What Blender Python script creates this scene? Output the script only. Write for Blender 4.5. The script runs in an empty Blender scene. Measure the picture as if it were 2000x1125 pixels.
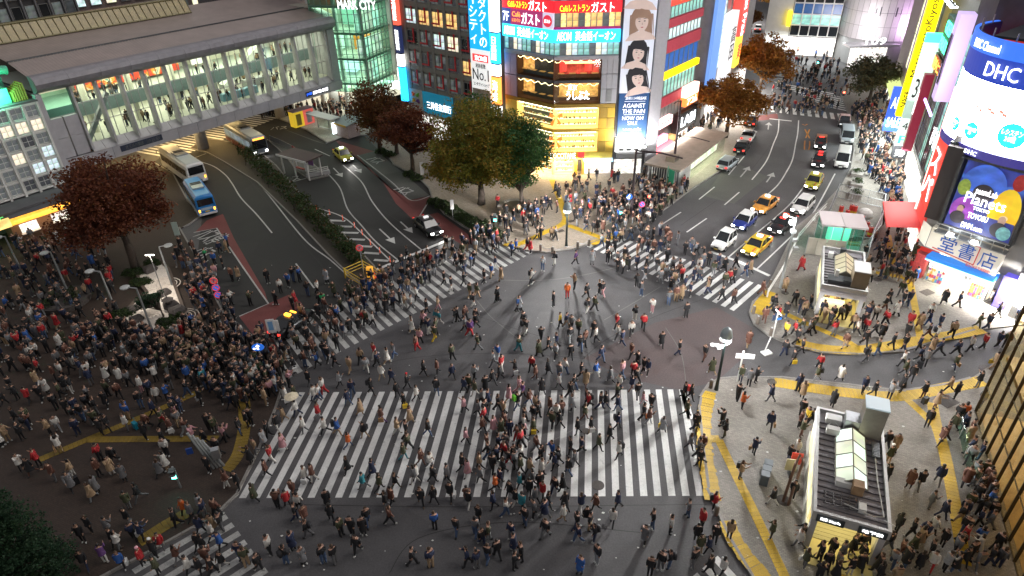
import bpy, math, random
import numpy as np
from mathutils import Matrix, Vector
R = math.radians
rng = np.random.default_rng(7)
random.seed(7)
S = bpy.context.scene
COL = S.collection
# ------------------------------------------------------------------ camera, sky, light, exposure
CAM_H, PITCH, ROLL, FPX = 34.1535, 0.557096, 0.0235775, 1285.78      # metres, radians, radians, pixels of a 2000 px wide picture
cd = bpy.data.cameras.new('camera'); cam = bpy.data.objects.new('camera', cd); COL.objects.link(cam)
cd.sensor_width = 36.0; cd.lens = 36.0 * FPX / 2000.0; cd.clip_start = 0.5; cd.clip_end = 3000
_c, _s, _cr, _sr = math.cos(PITCH), math.sin(PITCH), math.cos(ROLL), math.sin(ROLL)
_fw = Vector((0, _c, -_s)); _dn0 = Vector((0, -_s, -_c)); _r0 = Vector((1, 0, 0))
_rt = _cr * _r0 + _sr * _dn0; _dn = -_sr * _r0 + _cr * _dn0
M = Matrix.Identity(4)
for i in range(3):
    M[i][0], M[i][1], M[i][2] = _rt[i], -_dn[i], -_fw[i]
M[2][3] = CAM_H
cam.matrix_world = M
S.camera = cam
W = bpy.data.worlds.new('World'); S.world = W; W.use_nodes = True
wn = W.node_tree; bg = wn.nodes['Background']
sky = wn.nodes.new('ShaderNodeTexSky'); sky.sky_type = 'NISHITA'; sky.sun_disc = False
SUN_EL, SUN_AZ = R(58), R(84)                     # an added faint fill from high on the right, brightening the whole crossing
sky.sun_elevation = R(1.5); sky.sun_rotation = SUN_AZ
hs = wn.nodes.new('ShaderNodeHueSaturation'); hs.inputs['Saturation'].default_value = 0.35
glow = wn.nodes.new('ShaderNodeMixRGB'); glow.blend_type = 'ADD'; glow.inputs[0].default_value = 1.0
glow.inputs[2].default_value = (1.45, 1.36, 1.42, 1)  # even city glow scattered in the night sky
wn.links.new(sky.outputs[0], hs.inputs['Color']); wn.links.new(hs.outputs[0], glow.inputs[1])
wn.links.new(glow.outputs[0], bg.inputs[0]); bg.inputs[1].default_value = 0.10
sl = bpy.data.lights.new('night_fill', 'SUN'); sl.energy = 0.5; sl.angle = R(25); sl.color = (1, .95, .9)
so = bpy.data.objects.new('night_fill', sl); COL.objects.link(so)
so.rotation_euler = (R(90) - SUN_EL, 0, R(180) - SUN_AZ)
S.view_settings.view_transform = 'Standard'; S.view_settings.look = 'None'
S.view_settings.gamma = 1.0; S.view_settings.exposure = 0.68; S.view_settings.use_curve_mapping = False
S.render.engine = 'CYCLES'
S.cycles.max_bounces = 5; S.cycles.diffuse_bounces = 2; S.cycles.glossy_bounces = 2; S.cycles.transmission_bounces = 4
S.cycles.transparent_max_bounces = 10; S.cycles.use_denoising = True
S.cycles.caustics_reflective = False; S.cycles.caustics_refractive = False; S.cycles.sample_clamp_indirect = 6.0
# ------------------------------------------------------------------ helpers
EYE = Vector((0, 0, CAM_H))
def ray(px, py):
    return _fw + _rt * ((px - 1000) / FPX) + _dn * ((py - 562.5) / FPX)
def G(px, py, z=0.0):                              # the point of the level z seen at a place of the photograph
    v = ray(px, py); t = (z - CAM_H) / v.z
    p = EYE + v * t
    return (p.x, p.y)
def GP(pts, z=0.0): return [G(x, y, z) for x, y in pts]
def zm(s, ox, oy, pts): return [(ox + x / s, oy + y / s) for x, y in pts]
def px_scale(x, y, z=0.0):                         # pixels per metre there
    return FPX / ((Vector((x, y, z)) - EYE).dot(_fw))
def project(p):
    v = Vector(p) - EYE; z = v.dot(_fw)
    return 1000 + FPX * v.dot(_rt) / z, 562.5 + FPX * v.dot(_dn) / z
def height_at(x, y, py):                           # height above (x, y) that shows at image row py
    lo, hi = -3.0, 120.0
    for _ in range(50):
        m = (lo + hi) / 2
        if project((x, y, m))[1] > py: lo = m
        else: hi = m
    return lo

MATS = {}
def lin(c):
    return tuple(((v / 12.92) if v <= .04045 else ((v + .055) / 1.055) ** 2.4) for v in c)
def hexc(h):
    h = h.lstrip('#'); return lin(tuple(int(h[i:i + 2], 16) / 255 for i in (0, 2, 4)))
def mat(name, col=(.5, .5, .5), rough=.7, metal=0.0, em=None, es=0.0, noise=0.0, nscale=3.0, bump=0.0, bscale=40.0, spec=.5, stain=0.0):
    if name in MATS: return MATS[name]
    if isinstance(col, str): col = hexc(col)
    m = bpy.data.materials.new(name); m.use_nodes = True; MATS[name] = m
    nt = m.node_tree; b = nt.nodes['Principled BSDF']
    b.inputs['Base Color'].default_value = (*col, 1); b.inputs['Roughness'].default_value = rough
    b.inputs['Metallic'].default_value = metal; b.inputs['Specular IOR Level'].default_value = spec
    if em is not None:
        if isinstance(em, str): em = hexc(em)
        b.inputs['Emission Color'].default_value = (*em, 1); b.inputs['Emission Strength'].default_value = es
    if noise or bump or stain:
        tc = nt.nodes.new('ShaderNodeTexCoord')
    if noise or stain:
        n1 = nt.nodes.new('ShaderNodeTexNoise'); n1.inputs['Scale'].default_value = nscale; n1.inputs['Detail'].default_value = 6
        n1.inputs['Roughness'].default_value = .65
        nt.links.new(tc.outputs['Object'], n1.inputs['Vector'])
        rp = nt.nodes.new('ShaderNodeMapRange'); rp.inputs['From Min'].default_value = .25; rp.inputs['From Max'].default_value = .75
        rp.inputs['To Min'].default_value = 1 - noise; rp.inputs['To Max'].default_value = 1 + noise
        nt.links.new(n1.outputs['Fac'], rp.inputs['Value'])
        mx = nt.nodes.new('ShaderNodeMixRGB'); mx.blend_type = 'MULTIPLY'; mx.inputs[0].default_value = 1
        mx.inputs[1].default_value = (*col, 1); nt.links.new(rp.outputs[0], mx.inputs[2])
        nt.links.new(mx.outputs[0], b.inputs['Base Color'])
    if bump:
        n2 = nt.nodes.new('ShaderNodeTexNoise'); n2.inputs['Scale'].default_value = bscale; n2.inputs['Detail'].default_value = 3
        nt.links.new(tc.outputs['Object'], n2.inputs['Vector'])
        bp = nt.nodes.new('ShaderNodeBump'); bp.inputs['Strength'].default_value = bump; bp.inputs['Distance'].default_value = .05
        nt.links.new(n2.outputs['Fac'], bp.inputs['Height']); nt.links.new(bp.outputs[0], b.inputs['Normal'])
    return m
def emit(name, col, s, base=None, rough=.5):
    if isinstance(col, str): col = hexc(col)
    return mat(name, base if base is not None else tuple(.5 * c for c in col), rough, em=col, es=s)
def glass_mat(name, tint=(.8, .95, .9), ior=1.45, rough=.06):
    if name in MATS: return MATS[name]
    m = bpy.data.materials.new(name); m.use_nodes = True; MATS[name] = m
    nt = m.node_tree; out = nt.nodes['Material Output']; nt.nodes.remove(nt.nodes['Principled BSDF'])
    tr = nt.nodes.new('ShaderNodeBsdfTransparent'); tr.inputs[0].default_value = (*tint, 1)
    gl = nt.nodes.new('ShaderNodeBsdfGlossy'); gl.inputs['Roughness'].default_value = rough
    fr = nt.nodes.new('ShaderNodeFresnel'); fr.inputs[0].default_value = ior
    mx = nt.nodes.new('ShaderNodeMixShader')
    ge = nt.nodes.new('ShaderNodeNewGeometry'); mf = nt.nodes.new('ShaderNodeMath'); mf.operation = 'SUBTRACT'; mf.use_clamp = True; nt.links.new(fr.outputs[0], mf.inputs[0]); nt.links.new(ge.outputs['Backfacing'], mf.inputs[1])
    nt.links.new(mf.outputs[0], mx.inputs[0]); nt.links.new(tr.outputs[0], mx.inputs[1]); nt.links.new(gl.outputs[0], mx.inputs[2])
    nt.links.new(mx.outputs[0], out.inputs['Surface'])
    return m

def street_light(name, loc, power, col=(1, .985, .965), r_=.7):
    """a luminaire that throws its light outwards: weak straight down, strong towards 70 degrees, little upwards"""
    l = bpy.data.lights.new(name, 'POINT'); l.energy = power; l.shadow_soft_size = r_; l.color = col; l.use_nodes = True
    nt = l.node_tree; e = nt.nodes['Emission']; tc = nt.nodes.new('ShaderNodeTexCoord'); sp = nt.nodes.new('ShaderNodeSeparateXYZ'); nt.links.new(tc.outputs['Normal'], sp.inputs[0])
    def mth(op, a, b): n = nt.nodes.new('ShaderNodeMath'); n.operation = op; [nt.links.new(v, n.inputs[i]) if hasattr(v, 'node') else setattr(n.inputs[i], 'default_value', v) for i, v in enumerate((a, b))]; return n.outputs[0]
    z = mth('MULTIPLY', sp.outputs[2], -1.0); f = mth('POWER', mth('MAXIMUM', z, .27), -2.4); nt.links.new(mth('MULTIPLY', f, mth('ADD', mth('GREATER_THAN', z, .12), .06)), e.inputs['Strength'])
    o = bpy.data.objects.new(name, l); COL.objects.link(o); o.location = loc; return o
class MB:
    """collects boxes, prisms, tubes and sheets for ONE mesh"""
    def __init__(s): s.v = []; s.f = []; s.m = []
    def add(s, vs, fs, mi=0):
        o = len(s.v); s.v += [tuple(v) for v in vs]
        s.f += [tuple(i + o for i in f) for f in fs]; s.m += [mi] * len(fs); return s
    def box(s, x0, x1, y0, y1, z0, z1, mi=0):
        v = [(x0, y0, z0), (x1, y0, z0), (x1, y1, z0), (x0, y1, z0), (x0, y0, z1), (x1, y0, z1), (x1, y1, z1), (x0, y1, z1)]
        return s.add(v, [(0, 3, 2, 1), (4, 5, 6, 7), (0, 1, 5, 4), (1, 2, 6, 5), (2, 3, 7, 6), (3, 0, 4, 7)], mi)
    def poly(s, pts, z, mi=0):
        return s.add([(x, y, z) for x, y in pts], [tuple(range(len(pts)))], mi)
    def prism(s, pts, z0, z1, mi=0, bottom=True):
        n = len(pts); v = [(x, y, z0) for x, y in pts] + [(x, y, z1) for x, y in pts]
        a = sum(pts[i][0] * pts[(i + 1) % n][1] - pts[(i + 1) % n][0] * pts[i][1] for i in range(n))
        if a < 0:
            pts = pts[::-1]; v = [(x, y, z0) for x, y in pts] + [(x, y, z1) for x, y in pts]
        f = [tuple(range(n, 2 * n))] + [(i, (i + 1) % n, n + (i + 1) % n, n + i) for i in range(n)]
        if bottom: f.append(tuple(range(n))[::-1])
        return s.add(v, f, mi)
    def quad(s, a, b, c, d, mi=0): return s.add([a, b, c, d], [(0, 1, 2, 3)], mi)
    def rect(s, x0, x1, z0, z1, y, mi=0):          # upright sheet facing -y
        return s.add([(x0, y, z0), (x1, y, z0), (x1, y, z1), (x0, y, z1)], [(0, 1, 2, 3)], mi)
    def tube(s, pts, r, n=6, mi=0, cap=True):
        pts = [Vector(p) for p in pts]; k = len(pts)
        rs = r if isinstance(r, (list, tuple)) else [r] * k
        vs = []
        for i, p in enumerate(pts):
            d = (pts[min(i + 1, k - 1)] - pts[max(i - 1, 0)]).normalized()
            a = d.cross(Vector((0, 0, 1)))
            if a.length < 1e-3: a = Vector((1, 0, 0))
            a.normalize(); b = d.cross(a)
            for j in range(n):
                t = 2 * math.pi * j / n; vs.append(p + (a * math.cos(t) + b * math.sin(t)) * rs[i])
        fs = []
        for i in range(k - 1):
            for j in range(n):
                fs.append((i * n + j, (i + 1) * n + j, (i + 1) * n + (j + 1) % n, i * n + (j + 1) % n))
        if cap: fs += [tuple(range(n)), tuple(range((k - 1) * n, k * n))[::-1]]
        return s.add(vs, fs, mi)
    def cyl(s, x, y, z0, z1, r0, r1=None, n=10, mi=0):
        return s.tube([(x, y, z0), (x, y, z1)], [r0, r0 if r1 is None else r1], n, mi)
    def sph(s, c, r, n=8, m=5, mi=0, sz=1.0):
        vs = []; fs = []
        for i in range(m + 1):
            ph = math.pi * i / m
            for j in range(n):
                t = 2 * math.pi * j / n
                vs.append((c[0] + r * math.sin(ph) * math.cos(t), c[1] + r * math.sin(ph) * math.sin(t), c[2] + r * sz * math.cos(ph)))
        for i in range(m):
            for j in range(n):
                fs.append((i * n + j, (i + 1) * n + j, (i + 1) * n + (j + 1) % n, i * n + (j + 1) % n))
        return s.add(vs, fs, mi)
    def mesh(s, name, mats, smooth=False):
        me = bpy.data.meshes.new(name); me.from_pydata(s.v, [], s.f)
        for m in (mats if isinstance(mats, (list, tuple)) else [mats]): me.materials.append(m)
        me.polygons.foreach_set('material_index', s.m)
        if smooth: me.polygons.foreach_set('use_smooth', [True] * len(s.f))
        me.update(); return me
    def obj(s, name, mats, parent=None, smooth=False, **k):
        return link(name, s.mesh(name, mats, smooth), parent, **k)
def link(name, me, parent=None, loc=None, rot=None, scale=None, label=None, kind=None, cat=None, group=None):
    o = bpy.data.objects.new(name, me); COL.objects.link(o)
    if parent is not None: o.parent = parent
    if loc is not None: o.location = loc
    if rot is not None: o.rotation_euler = rot if isinstance(rot, (tuple, list)) else (0, 0, rot)
    if scale is not None: o.scale = scale if isinstance(scale, (tuple, list)) else (scale,) * 3
    if label: o['label'] = label
    if kind: o['kind'] = kind
    if cat: o['category'] = cat
    if group: o['group'] = group
    return o
def thing(name, label, cat, loc=(0, 0, 0), rot=0.0, group=None, kind=None):
    return link(name, None, None, loc if len(loc) == 3 else (*loc, 0), rot, None, label, kind, cat, group)
def px(t, x, y, d=0.0):
    """where the ray through a place of the photograph meets the upright plane y=d of a thing: (x, z) in its own frame"""
    a = t.rotation_euler.z; o = Vector(t.location); n = Vector((-math.sin(a), math.cos(a), 0))
    v = ray(x, y); k = ((o + n * d - EYE).dot(n)) / v.dot(n); p = EYE + v * k - o
    return p.x * math.cos(a) + p.y * math.sin(a), p.z
def copy_tree(o, parent=None, **k):
    c = o.copy(); COL.objects.link(c)
    if parent is not None: c.parent = parent
    for ch in o.children: copy_tree(ch, c)
    for a, v in k.items():
        if a in ('location', 'rotation_euler', 'scale'): setattr(c, a, v)
        else: c[a] = v
    return c
# lettering: every string is turned into a mesh once, in one go
_want = {}
def want(*strings):
    for s_ in strings: _want[s_] = None
def make_texts():
    tmp = []
    for s_ in _want:
        cu = bpy.data.curves.new('lettering', 'FONT'); cu.body = s_; cu.align_x = 'CENTER'; cu.align_y = 'CENTER'
        cu.extrude = .02; cu.resolution_u = 2; cu.space_line = .95
        o = bpy.data.objects.new('lettering', cu); COL.objects.link(o); tmp.append((s_, o, cu))
    dg = bpy.context.evaluated_depsgraph_get()
    for s_, o, cu in tmp:
        me = bpy.data.meshes.new_from_object(o.evaluated_get(dg)); _want[s_] = me
    for s_, o, cu in tmp:
        bpy.data.objects.remove(o); bpy.data.curves.remove(cu)
def write(parent, s_, x0, x1, z0, z1, y, m, name='lettering', flat=False, tilt=0.0, bold=0.0):
    """lettering that fills the upright rectangle x0..x1, z0..z1 at depth y, facing -y (or lies flat)"""
    me = _want[s_].copy(); me.materials.clear(); me.materials.append(m)
    n = len(me.vertices); co = np.empty(n * 3); me.vertices.foreach_get('co', co); co = co.reshape(n, 3)
    lo, hi = co.min(0), co.max(0); sp = np.maximum(hi - lo, 1e-4)
    u = (co - lo) / sp
    X = x0 + u[:, 0] * (x1 - x0); Z = z0 + u[:, 1] * (z1 - z0); D = u[:, 2] * .04
    if tilt: X = X + (Z - z0) * tilt
    out = np.stack([X, Z, y + D], 1) if flat else np.stack([X, y - D, Z], 1)
    me.vertices.foreach_set('co', out.ravel()); me.update()
    return link(name, me, parent)
def dissolve(e):
    for c in list(e.children):
        m = e.matrix_basis @ c.matrix_basis; c.parent = e.parent; c.matrix_basis = m
    bpy.data.objects.remove(e)
# ------------------------------------------------------------------ ground, roads, pavements, markings
want('バス停', 'バス', '7F', 'No.1')
def ground_mat(name, col, col2, nscale, brick=None, rough=.75, amount=.3, bump=.25):
    m = bpy.data.materials.new(name); m.use_nodes = True; MATS[name] = m
    nt = m.node_tree; b = nt.nodes['Principled BSDF']; L = nt.links.new
    tc = nt.nodes.new('ShaderNodeTexCoord')
    big = nt.nodes.new('ShaderNodeTexNoise'); big.inputs['Scale'].default_value = nscale; big.inputs['Detail'].default_value = 8; big.inputs['Roughness'].default_value = .7
    fine = nt.nodes.new('ShaderNodeTexNoise'); fine.inputs['Scale'].default_value = 9; fine.inputs['Detail'].default_value = 4; fine.inputs['Roughness'].default_value = .8
    L(tc.outputs['Object'], big.inputs['Vector']); L(tc.outputs['Object'], fine.inputs['Vector'])
    r1 = nt.nodes.new('ShaderNodeValToRGB'); r1.color_ramp.elements[0].position = .33; r1.color_ramp.elements[1].position = .68
    r1.color_ramp.elements[0].color = (*col, 1); r1.color_ramp.elements[1].color = (*col2, 1)
    L(big.outputs['Fac'], r1.inputs[0])
    mr = nt.nodes.new('ShaderNodeMapRange'); mr.inputs['From Min'].default_value = .3; mr.inputs['From Max'].default_value = .7
    mr.inputs['To Min'].default_value = 1 - amount; mr.inputs['To Max'].default_value = 1 + amount
    L(fine.outputs['Fac'], mr.inputs[0])
    mx = nt.nodes.new('ShaderNodeMixRGB'); mx.blend_type = 'MULTIPLY'; mx.inputs[0].default_value = 1
    L(r1.outputs[0], mx.inputs[1]); L(mr.outputs[0], mx.inputs[2]); last = mx.outputs[0]
    bp = nt.nodes.new('ShaderNodeBump'); bp.inputs['Strength'].default_value = bump; bp.inputs['Distance'].default_value = .02
    if brick:
        br = nt.nodes.new('ShaderNodeTexBrick'); br.inputs['Scale'].default_value = brick; br.inputs['Mortar Size'].default_value = .02
        br.inputs['Color1'].default_value = (.82, .82, .82, 1); br.inputs['Color2'].default_value = (1.12, 1.12, 1.12, 1); br.inputs['Mortar'].default_value = (.55, .55, .55, 1)
        mp = nt.nodes.new('ShaderNodeMapping'); mp.inputs['Rotation'].default_value[2] = R(24)
        L(tc.outputs['Object'], mp.inputs[0]); L(mp.outputs[0], br.inputs['Vector'])
        m2 = nt.nodes.new('ShaderNodeMixRGB'); m2.blend_type = 'MULTIPLY'; m2.inputs[0].default_value = 1
        L(last, m2.inputs[1]); L(br.outputs[0], m2.inputs[2]); last = m2.outputs[0]
        L(br.outputs['Fac'], bp.inputs['Height']); bp.invert = True
    else:
        L(fine.outputs['Fac'], bp.inputs['Height'])
    L(last, b.inputs['Base Color']); L(bp.outputs[0], b.inputs['Normal'])
    if not brick and 'asphalt' in name:           # old patches and worn tracks
        w = nt.nodes.new('ShaderNodeTexVoronoi'); w.inputs['Scale'].default_value = .13; L(tc.outputs['Object'], w.inputs['Vector']); bw = nt.nodes.new('ShaderNodeRGBToBW'); L(w.outputs['Color'], bw.inputs[0])
        sp = nt.nodes.new('ShaderNodeTexNoise'); sp.inputs['Scale'].default_value = 55; L(tc.outputs['Object'], sp.inputs['Vector'])
        a1 = nt.nodes.new('ShaderNodeMapRange'); a1.inputs['To Min'].default_value = .84; a1.inputs['To Max'].default_value = 1.16; L(bw.outputs[0], a1.inputs[0]); a2 = nt.nodes.new('ShaderNodeMapRange'); a2.inputs['From Min'].default_value = .3; a2.inputs['From Max'].default_value = .7; a2.inputs['To Min'].default_value = .72; a2.inputs['To Max'].default_value = 1.28; L(sp.outputs['Fac'], a2.inputs[0])
        mm_ = nt.nodes.new('ShaderNodeMath'); mm_.operation = 'MULTIPLY'; L(a1.outputs[0], mm_.inputs[0]); L(a2.outputs[0], mm_.inputs[1]); m3 = nt.nodes.new('ShaderNodeMixRGB'); m3.blend_type = 'MULTIPLY'; m3.inputs[0].default_value = 1; L(last, m3.inputs[1]); L(mm_.outputs[0], m3.inputs[2]); L(m3.outputs[0], b.inputs['Base Color'])
    rr = nt.nodes.new('ShaderNodeMapRange'); rr.inputs['To Min'].default_value = rough - .18; rr.inputs['To Max'].default_value = rough + .15
    L(big.outputs['Fac'], rr.inputs[0]); L(rr.outputs[0], b.inputs['Roughness'])
    return m
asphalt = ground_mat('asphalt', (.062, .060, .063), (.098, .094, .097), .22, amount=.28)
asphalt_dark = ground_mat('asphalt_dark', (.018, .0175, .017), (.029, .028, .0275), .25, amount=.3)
asphalt_pale = ground_mat('asphalt_pale', (.085, .086, .078), (.115, .115, .105), .3, amount=.25)
paver_grey = ground_mat('paver_grey', (.20, .185, .16), (.29, .265, .235), .16, brick=2.2, amount=.18)
paver_brown = ground_mat('paver_brown', (.031, .019, .0135), (.050, .032, .023), .16, brick=2.2, amount=.25)
paver_tan = ground_mat('paver_tan', (.30, .25, .20), (.40, .34, .27), .2, brick=2.0, amount=.15)
red_paint = ground_mat('red_paint', (.14, .035, .032), (.19, .055, .05), .4, amount=.25)
red_faint = ground_mat('red_faint', (.078, .060, .060), (.105, .076, .075), .3, amount=.3)
def paint_mat(name, col, wear):
    m = ground_mat(name, tuple(c * .72 for c in col), col, .55, amount=wear, bump=.05, rough=.6); nt = m.node_tree; b = nt.nodes['Principled BSDF']; src = b.inputs['Base Color'].links[0].from_socket
    tc = nt.nodes.new('ShaderNodeTexCoord'); n1 = nt.nodes.new('ShaderNodeTexNoise'); n1.inputs['Scale'].default_value = 2.6; n1.inputs['Detail'].default_value = 9; n1.inputs['Roughness'].default_value = .78; nt.links.new(tc.outputs['Object'], n1.inputs[0])
    cr = nt.nodes.new('ShaderNodeMapRange'); cr.inputs['From Min'].default_value = .60 - wear * .22; cr.inputs['From Max'].default_value = .70; cr.inputs['To Max'].default_value = .75; nt.links.new(n1.outputs['Fac'], cr.inputs[0])
    oi = nt.nodes.new('ShaderNodeObjectInfo'); vr = nt.nodes.new('ShaderNodeMapRange'); vr.inputs['To Min'].default_value = .86; vr.inputs['To Max'].default_value = 1.08; nt.links.new(oi.outputs['Random'], vr.inputs[0]); mu = nt.nodes.new('ShaderNodeMixRGB'); mu.blend_type = 'MULTIPLY'; mu.inputs[0].default_value = 1; nt.links.new(src, mu.inputs[1]); nt.links.new(vr.outputs[0], mu.inputs[2])
    mx = nt.nodes.new('ShaderNodeMixRGB'); mx.inputs[2].default_value = (.09, .086, .085, 1); nt.links.new(cr.outputs[0], mx.inputs[0]); nt.links.new(mu.outputs[0], mx.inputs[1]); nt.links.new(mx.outputs[0], b.inputs['Base Color']); return m
white_paint = paint_mat('white_paint', (.74, .74, .72), .13)
white_worn = paint_mat('white_worn', (.5, .5, .48), .3)
yellow_tile = paint_mat('yellow_tile', (.62, .40, .02), .14)
orange_paint = paint_mat('orange_paint', (.55, .22, .03), .25)
kerb_mat = ground_mat('kerb_stone', (.20, .19, .175), (.30, .28, .26), 1.5, amount=.2)

g_ = MB().poly([(-1500, -300), (1500, -300), (1500, 2500), (-1500, 2500)], 0)
g_.obj('ground', asphalt, kind='structure')
KH = .12
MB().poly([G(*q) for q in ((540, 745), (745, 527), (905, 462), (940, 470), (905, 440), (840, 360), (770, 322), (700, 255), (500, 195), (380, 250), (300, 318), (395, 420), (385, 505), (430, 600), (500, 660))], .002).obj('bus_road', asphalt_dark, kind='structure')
def pavement(name, pts, m, z=KH):
    return MB().prism(pts, -.02, z, 0, False).obj(name, m, kind='structure')
def along(pts, step):
    out = []; acc = 0.0
    for (x0, y0), (x1, y1) in zip(pts, pts[1:]):
        L_ = math.hypot(x1 - x0, y1 - y0)
        while acc < L_:
            t = acc / L_; out.append((x0 + (x1 - x0) * t, y0 + (y1 - y0) * t, math.atan2(y1 - y0, x1 - x0))); acc += step
        acc -= L_
    return out
KERB = MB()
KERB.box(-.49, .49, -.09, .09, -.02, KH + .025); kerb_me = KERB.mesh('kerb_stone', kerb_mat)
def kerb(name, pts, step=1.0):
    t = thing(name, None, None, (0, 0, 0), kind='structure'); del t['kind']; t['kind'] = 'structure'
    for x, y, a in along(pts, step): link('kerb_stone', kerb_me, t, (x, y, 0), a)
# right corner by the near crossing, and the one across the side street
c_right = GP([(1470, 1128), (1425, 1052), (1397, 990), (1385, 965), (1372, 865), (1366, 800), (1370, 772), (1384, 751), (1405, 741), (1440, 738), (1530, 739), (1650, 752), (1760, 765), (1850, 752), (1900, 738)])
pavement('pavement', c_right + [(46, 46), (60, 30), (40, -6), (12, -6), (9, 14)], paver_grey)
kerb('kerb', c_right)
c_up = GP([(1895, 648), (1840, 664), (1760, 688), (1680, 693), (1610, 690), (1545, 675), (1500, 655), (1473, 634), (1464, 612), (1470, 592), (1490, 573), (1512, 538), (1556, 444), (1606, 405), (1645, 362), (1662, 330), (1668, 295), (1664, 245), (1650, 205), (1640, 182)])
pavement('pavement', c_up + [(80, 150), (110, 150), (60, 60), (47, 47)], paver_grey)
kerb('kerb', c_up)
c_left = GP([(200, 1128), (300, 1075), (420, 1008), (462, 968), (505, 880), (538, 800), (556, 745), (545, 700), (520, 668), (488, 655), (452, 640), (425, 590), (385, 505), (352, 448), (372, 438), (395, 420), (368, 395), (338, 340), (300, 318)])
pavement('plaza', c_left + [(-70, 86), (-110, 50), (-60, -6), (-16, -6)], paver_brown)
kerb('kerb', c_left)
c_mid = GP([(735, 268), (770, 322), (815, 345), (838, 368), (846, 392), (868, 418), (905, 443), (939, 461), (989, 474), (1028, 490), (1070, 494), (1120, 487), (1160, 474), (1202, 459), (1270, 430), (1348, 372), (1412, 330), (1455, 283), (1478, 240), (1470, 190), (1440, 120)])
pavement('pavement', c_mid + [(46, 150), (0, 150), (-25, 118)], paver_tan)
kerb('kerb', c_mid)
c_mc = GP([(505, 205), (545, 232), (600, 255), (640, 280), (672, 268), (717, 264), (745, 247), (770, 225)])
pavement('pavement', c_mc + [(-6, 150), (-60, 150), (-52, 118)], ground_mat('paver_pale', (.42, .40, .34), (.55, .52, .45), .2, brick=1.5, amount=.12))
kerb('kerb', c_mc)
# traffic island with the hedge, bus-stop island
c_isl = GP([(372, 291), (404, 298), (440, 318), (503, 357), (580, 432), (640, 497), (690, 545), (708, 556), (728, 553), (738, 540), (730, 520), (690, 478), (640, 428), (590, 385), (540, 325), (500, 290), (470, 283), (430, 275), (398, 272)])
pavement('traffic_island', c_isl, ground_mat('island_soil', (.035, .028, .02), (.06, .05, .035), .8), KH + .02)
kerb('kerb', c_isl + c_isl[:1], .8)
c_bus = GP([(525, 275), (560, 285), (598, 310), (625, 333), (637, 345), (605, 352), (580, 335), (558, 305)])
pavement('bus_island', c_bus, asphalt_pale)
kerb('kerb', c_bus + c_bus[:1], .8)
def patch(name, pts, m, z=.005):
    return MB().poly(pts, z).obj(name, m, kind='structure')
def fix(pts):
    a = sum(p[0] * q[1] - q[0] * p[1] for p, q in zip(pts, pts[1:] + pts[:1]))
    return pts if a > 0 else pts[::-1]
b8 = lambda p: fix(GP(zm(2.812, 350, 280, p)))
patch('red_lane', b8([(205, 400), (240, 388), (300, 520), (380, 660), (470, 815), (490, 878), (462, 850), (400, 760), (330, 655), (265, 545), (205, 465), (85, 490), (150, 425)]), red_paint)
patch('red_lane', b8([(330, 952), (490, 880), (600, 832), (665, 870), (690, 905), (640, 1000), (560, 1100), (420, 1070)]), red_paint)
patch('red_lane', b8([(855, -20), (1070, 44), (980, 66), (1060, 160), (1170, 250), (1270, 312), (1380, 288), (1385, 296), (1330, 400), (1280, 415), (1190, 330), (1120, 215), (1050, 140), (900, 30)]), red_paint)
patch('red_lane', b8([(1290, 410), (1420, 380), (1560, 480), (1640, 545), (1560, 560), (1490, 520), (1400, 500)]), red_paint)
patch('red_crossing_centre', fix(GP([(1140, 700), (1280, 630), (1400, 600), (1470, 640), (1450, 700), (1400, 745), (1330, 762), (1230, 740)])), red_faint, .003)
patch('red_lane', fix(GP([(1478, 236), (1520, 232), (1518, 222), (1478, 226)])), red_paint)
patch('pale_road_patch', fix(GP([(1376, 383), (1434, 398), (1500, 345), (1440, 320), (1410, 335)])), asphalt_pale)
patch('pale_road_patch', b8([(978, 64), (1268, 310), (1375, 286), (1085, 40)]), asphalt_pale, .004)
patch('pale_road_patch', fix(GP([(530, 243), (640, 283), (612, 275), (680, 268), (660, 283), (638, 281)][:3])), asphalt_pale, .004)

# crossings: every painted stripe is a part
def zebra(name, bar, edge_a, edge_b, k0, k1, pitch=.9, width=.46, m=None, skip=()):
    t = thing(name, None, None, (0, 0, 0)); t['kind'] = 'structure'
    A = Vector(G(*bar[0])); B = Vector(G(*bar[1])); d = (B - A).normalized(); n = Vector((d.y, -d.x))
    if n.x < 0: n = -n
    ea = [Vector(G(*p)) for p in edge_a]; eb = [Vector(G(*p)) for p in edge_b]
    def hit(o, e):
        v = e[1] - e[0]; w = e[0] - o; det = d.x * -v.y + v.x * d.y
        return o + d * ((w.x * -v.y + v.x * w.y) / det)
    for k in range(k0, k1 + 1):
        if k in skip: continue
        q = []
        for s_ in (-.5, .5):
            o = A + n * (pitch * k + width * s_); q.append((hit(o, ea), hit(o, eb)))
        pts = [tuple(q[0][0]), tuple(q[1][0]), tuple(q[1][1]), tuple(q[0][1])]
        MB().poly(fix(pts), .009).obj('stripe', m or white_paint, t)
    return t
zebra('zebra_crossing', ((590, 767), (473.6, 973)), ((590, 766.5), (1310, 760.7)), ((470, 973), (1360, 968.5)), 0, 33)
MB().poly(fix(GP([(1327.5, 761), (1339.5, 761), (1354.5, 818), (1343, 819)])), .009).obj('crossing_stripe', white_paint, kind='structure')
zebra('zebra_crossing', ((669.6, 589), (731, 653)), ((669.6, 589), (948, 472)), ((731, 653), (1034, 497)), -12, 22, pitch=.905, m=white_worn)
zebra('zebra_crossing', ((1469.3, 549.2), (1412, 597.7)), ((1485, 556.6), (1212, 464)), ((1429.4, 605.8), (1166, 490)), -26, 1, pitch=.91)
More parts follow.
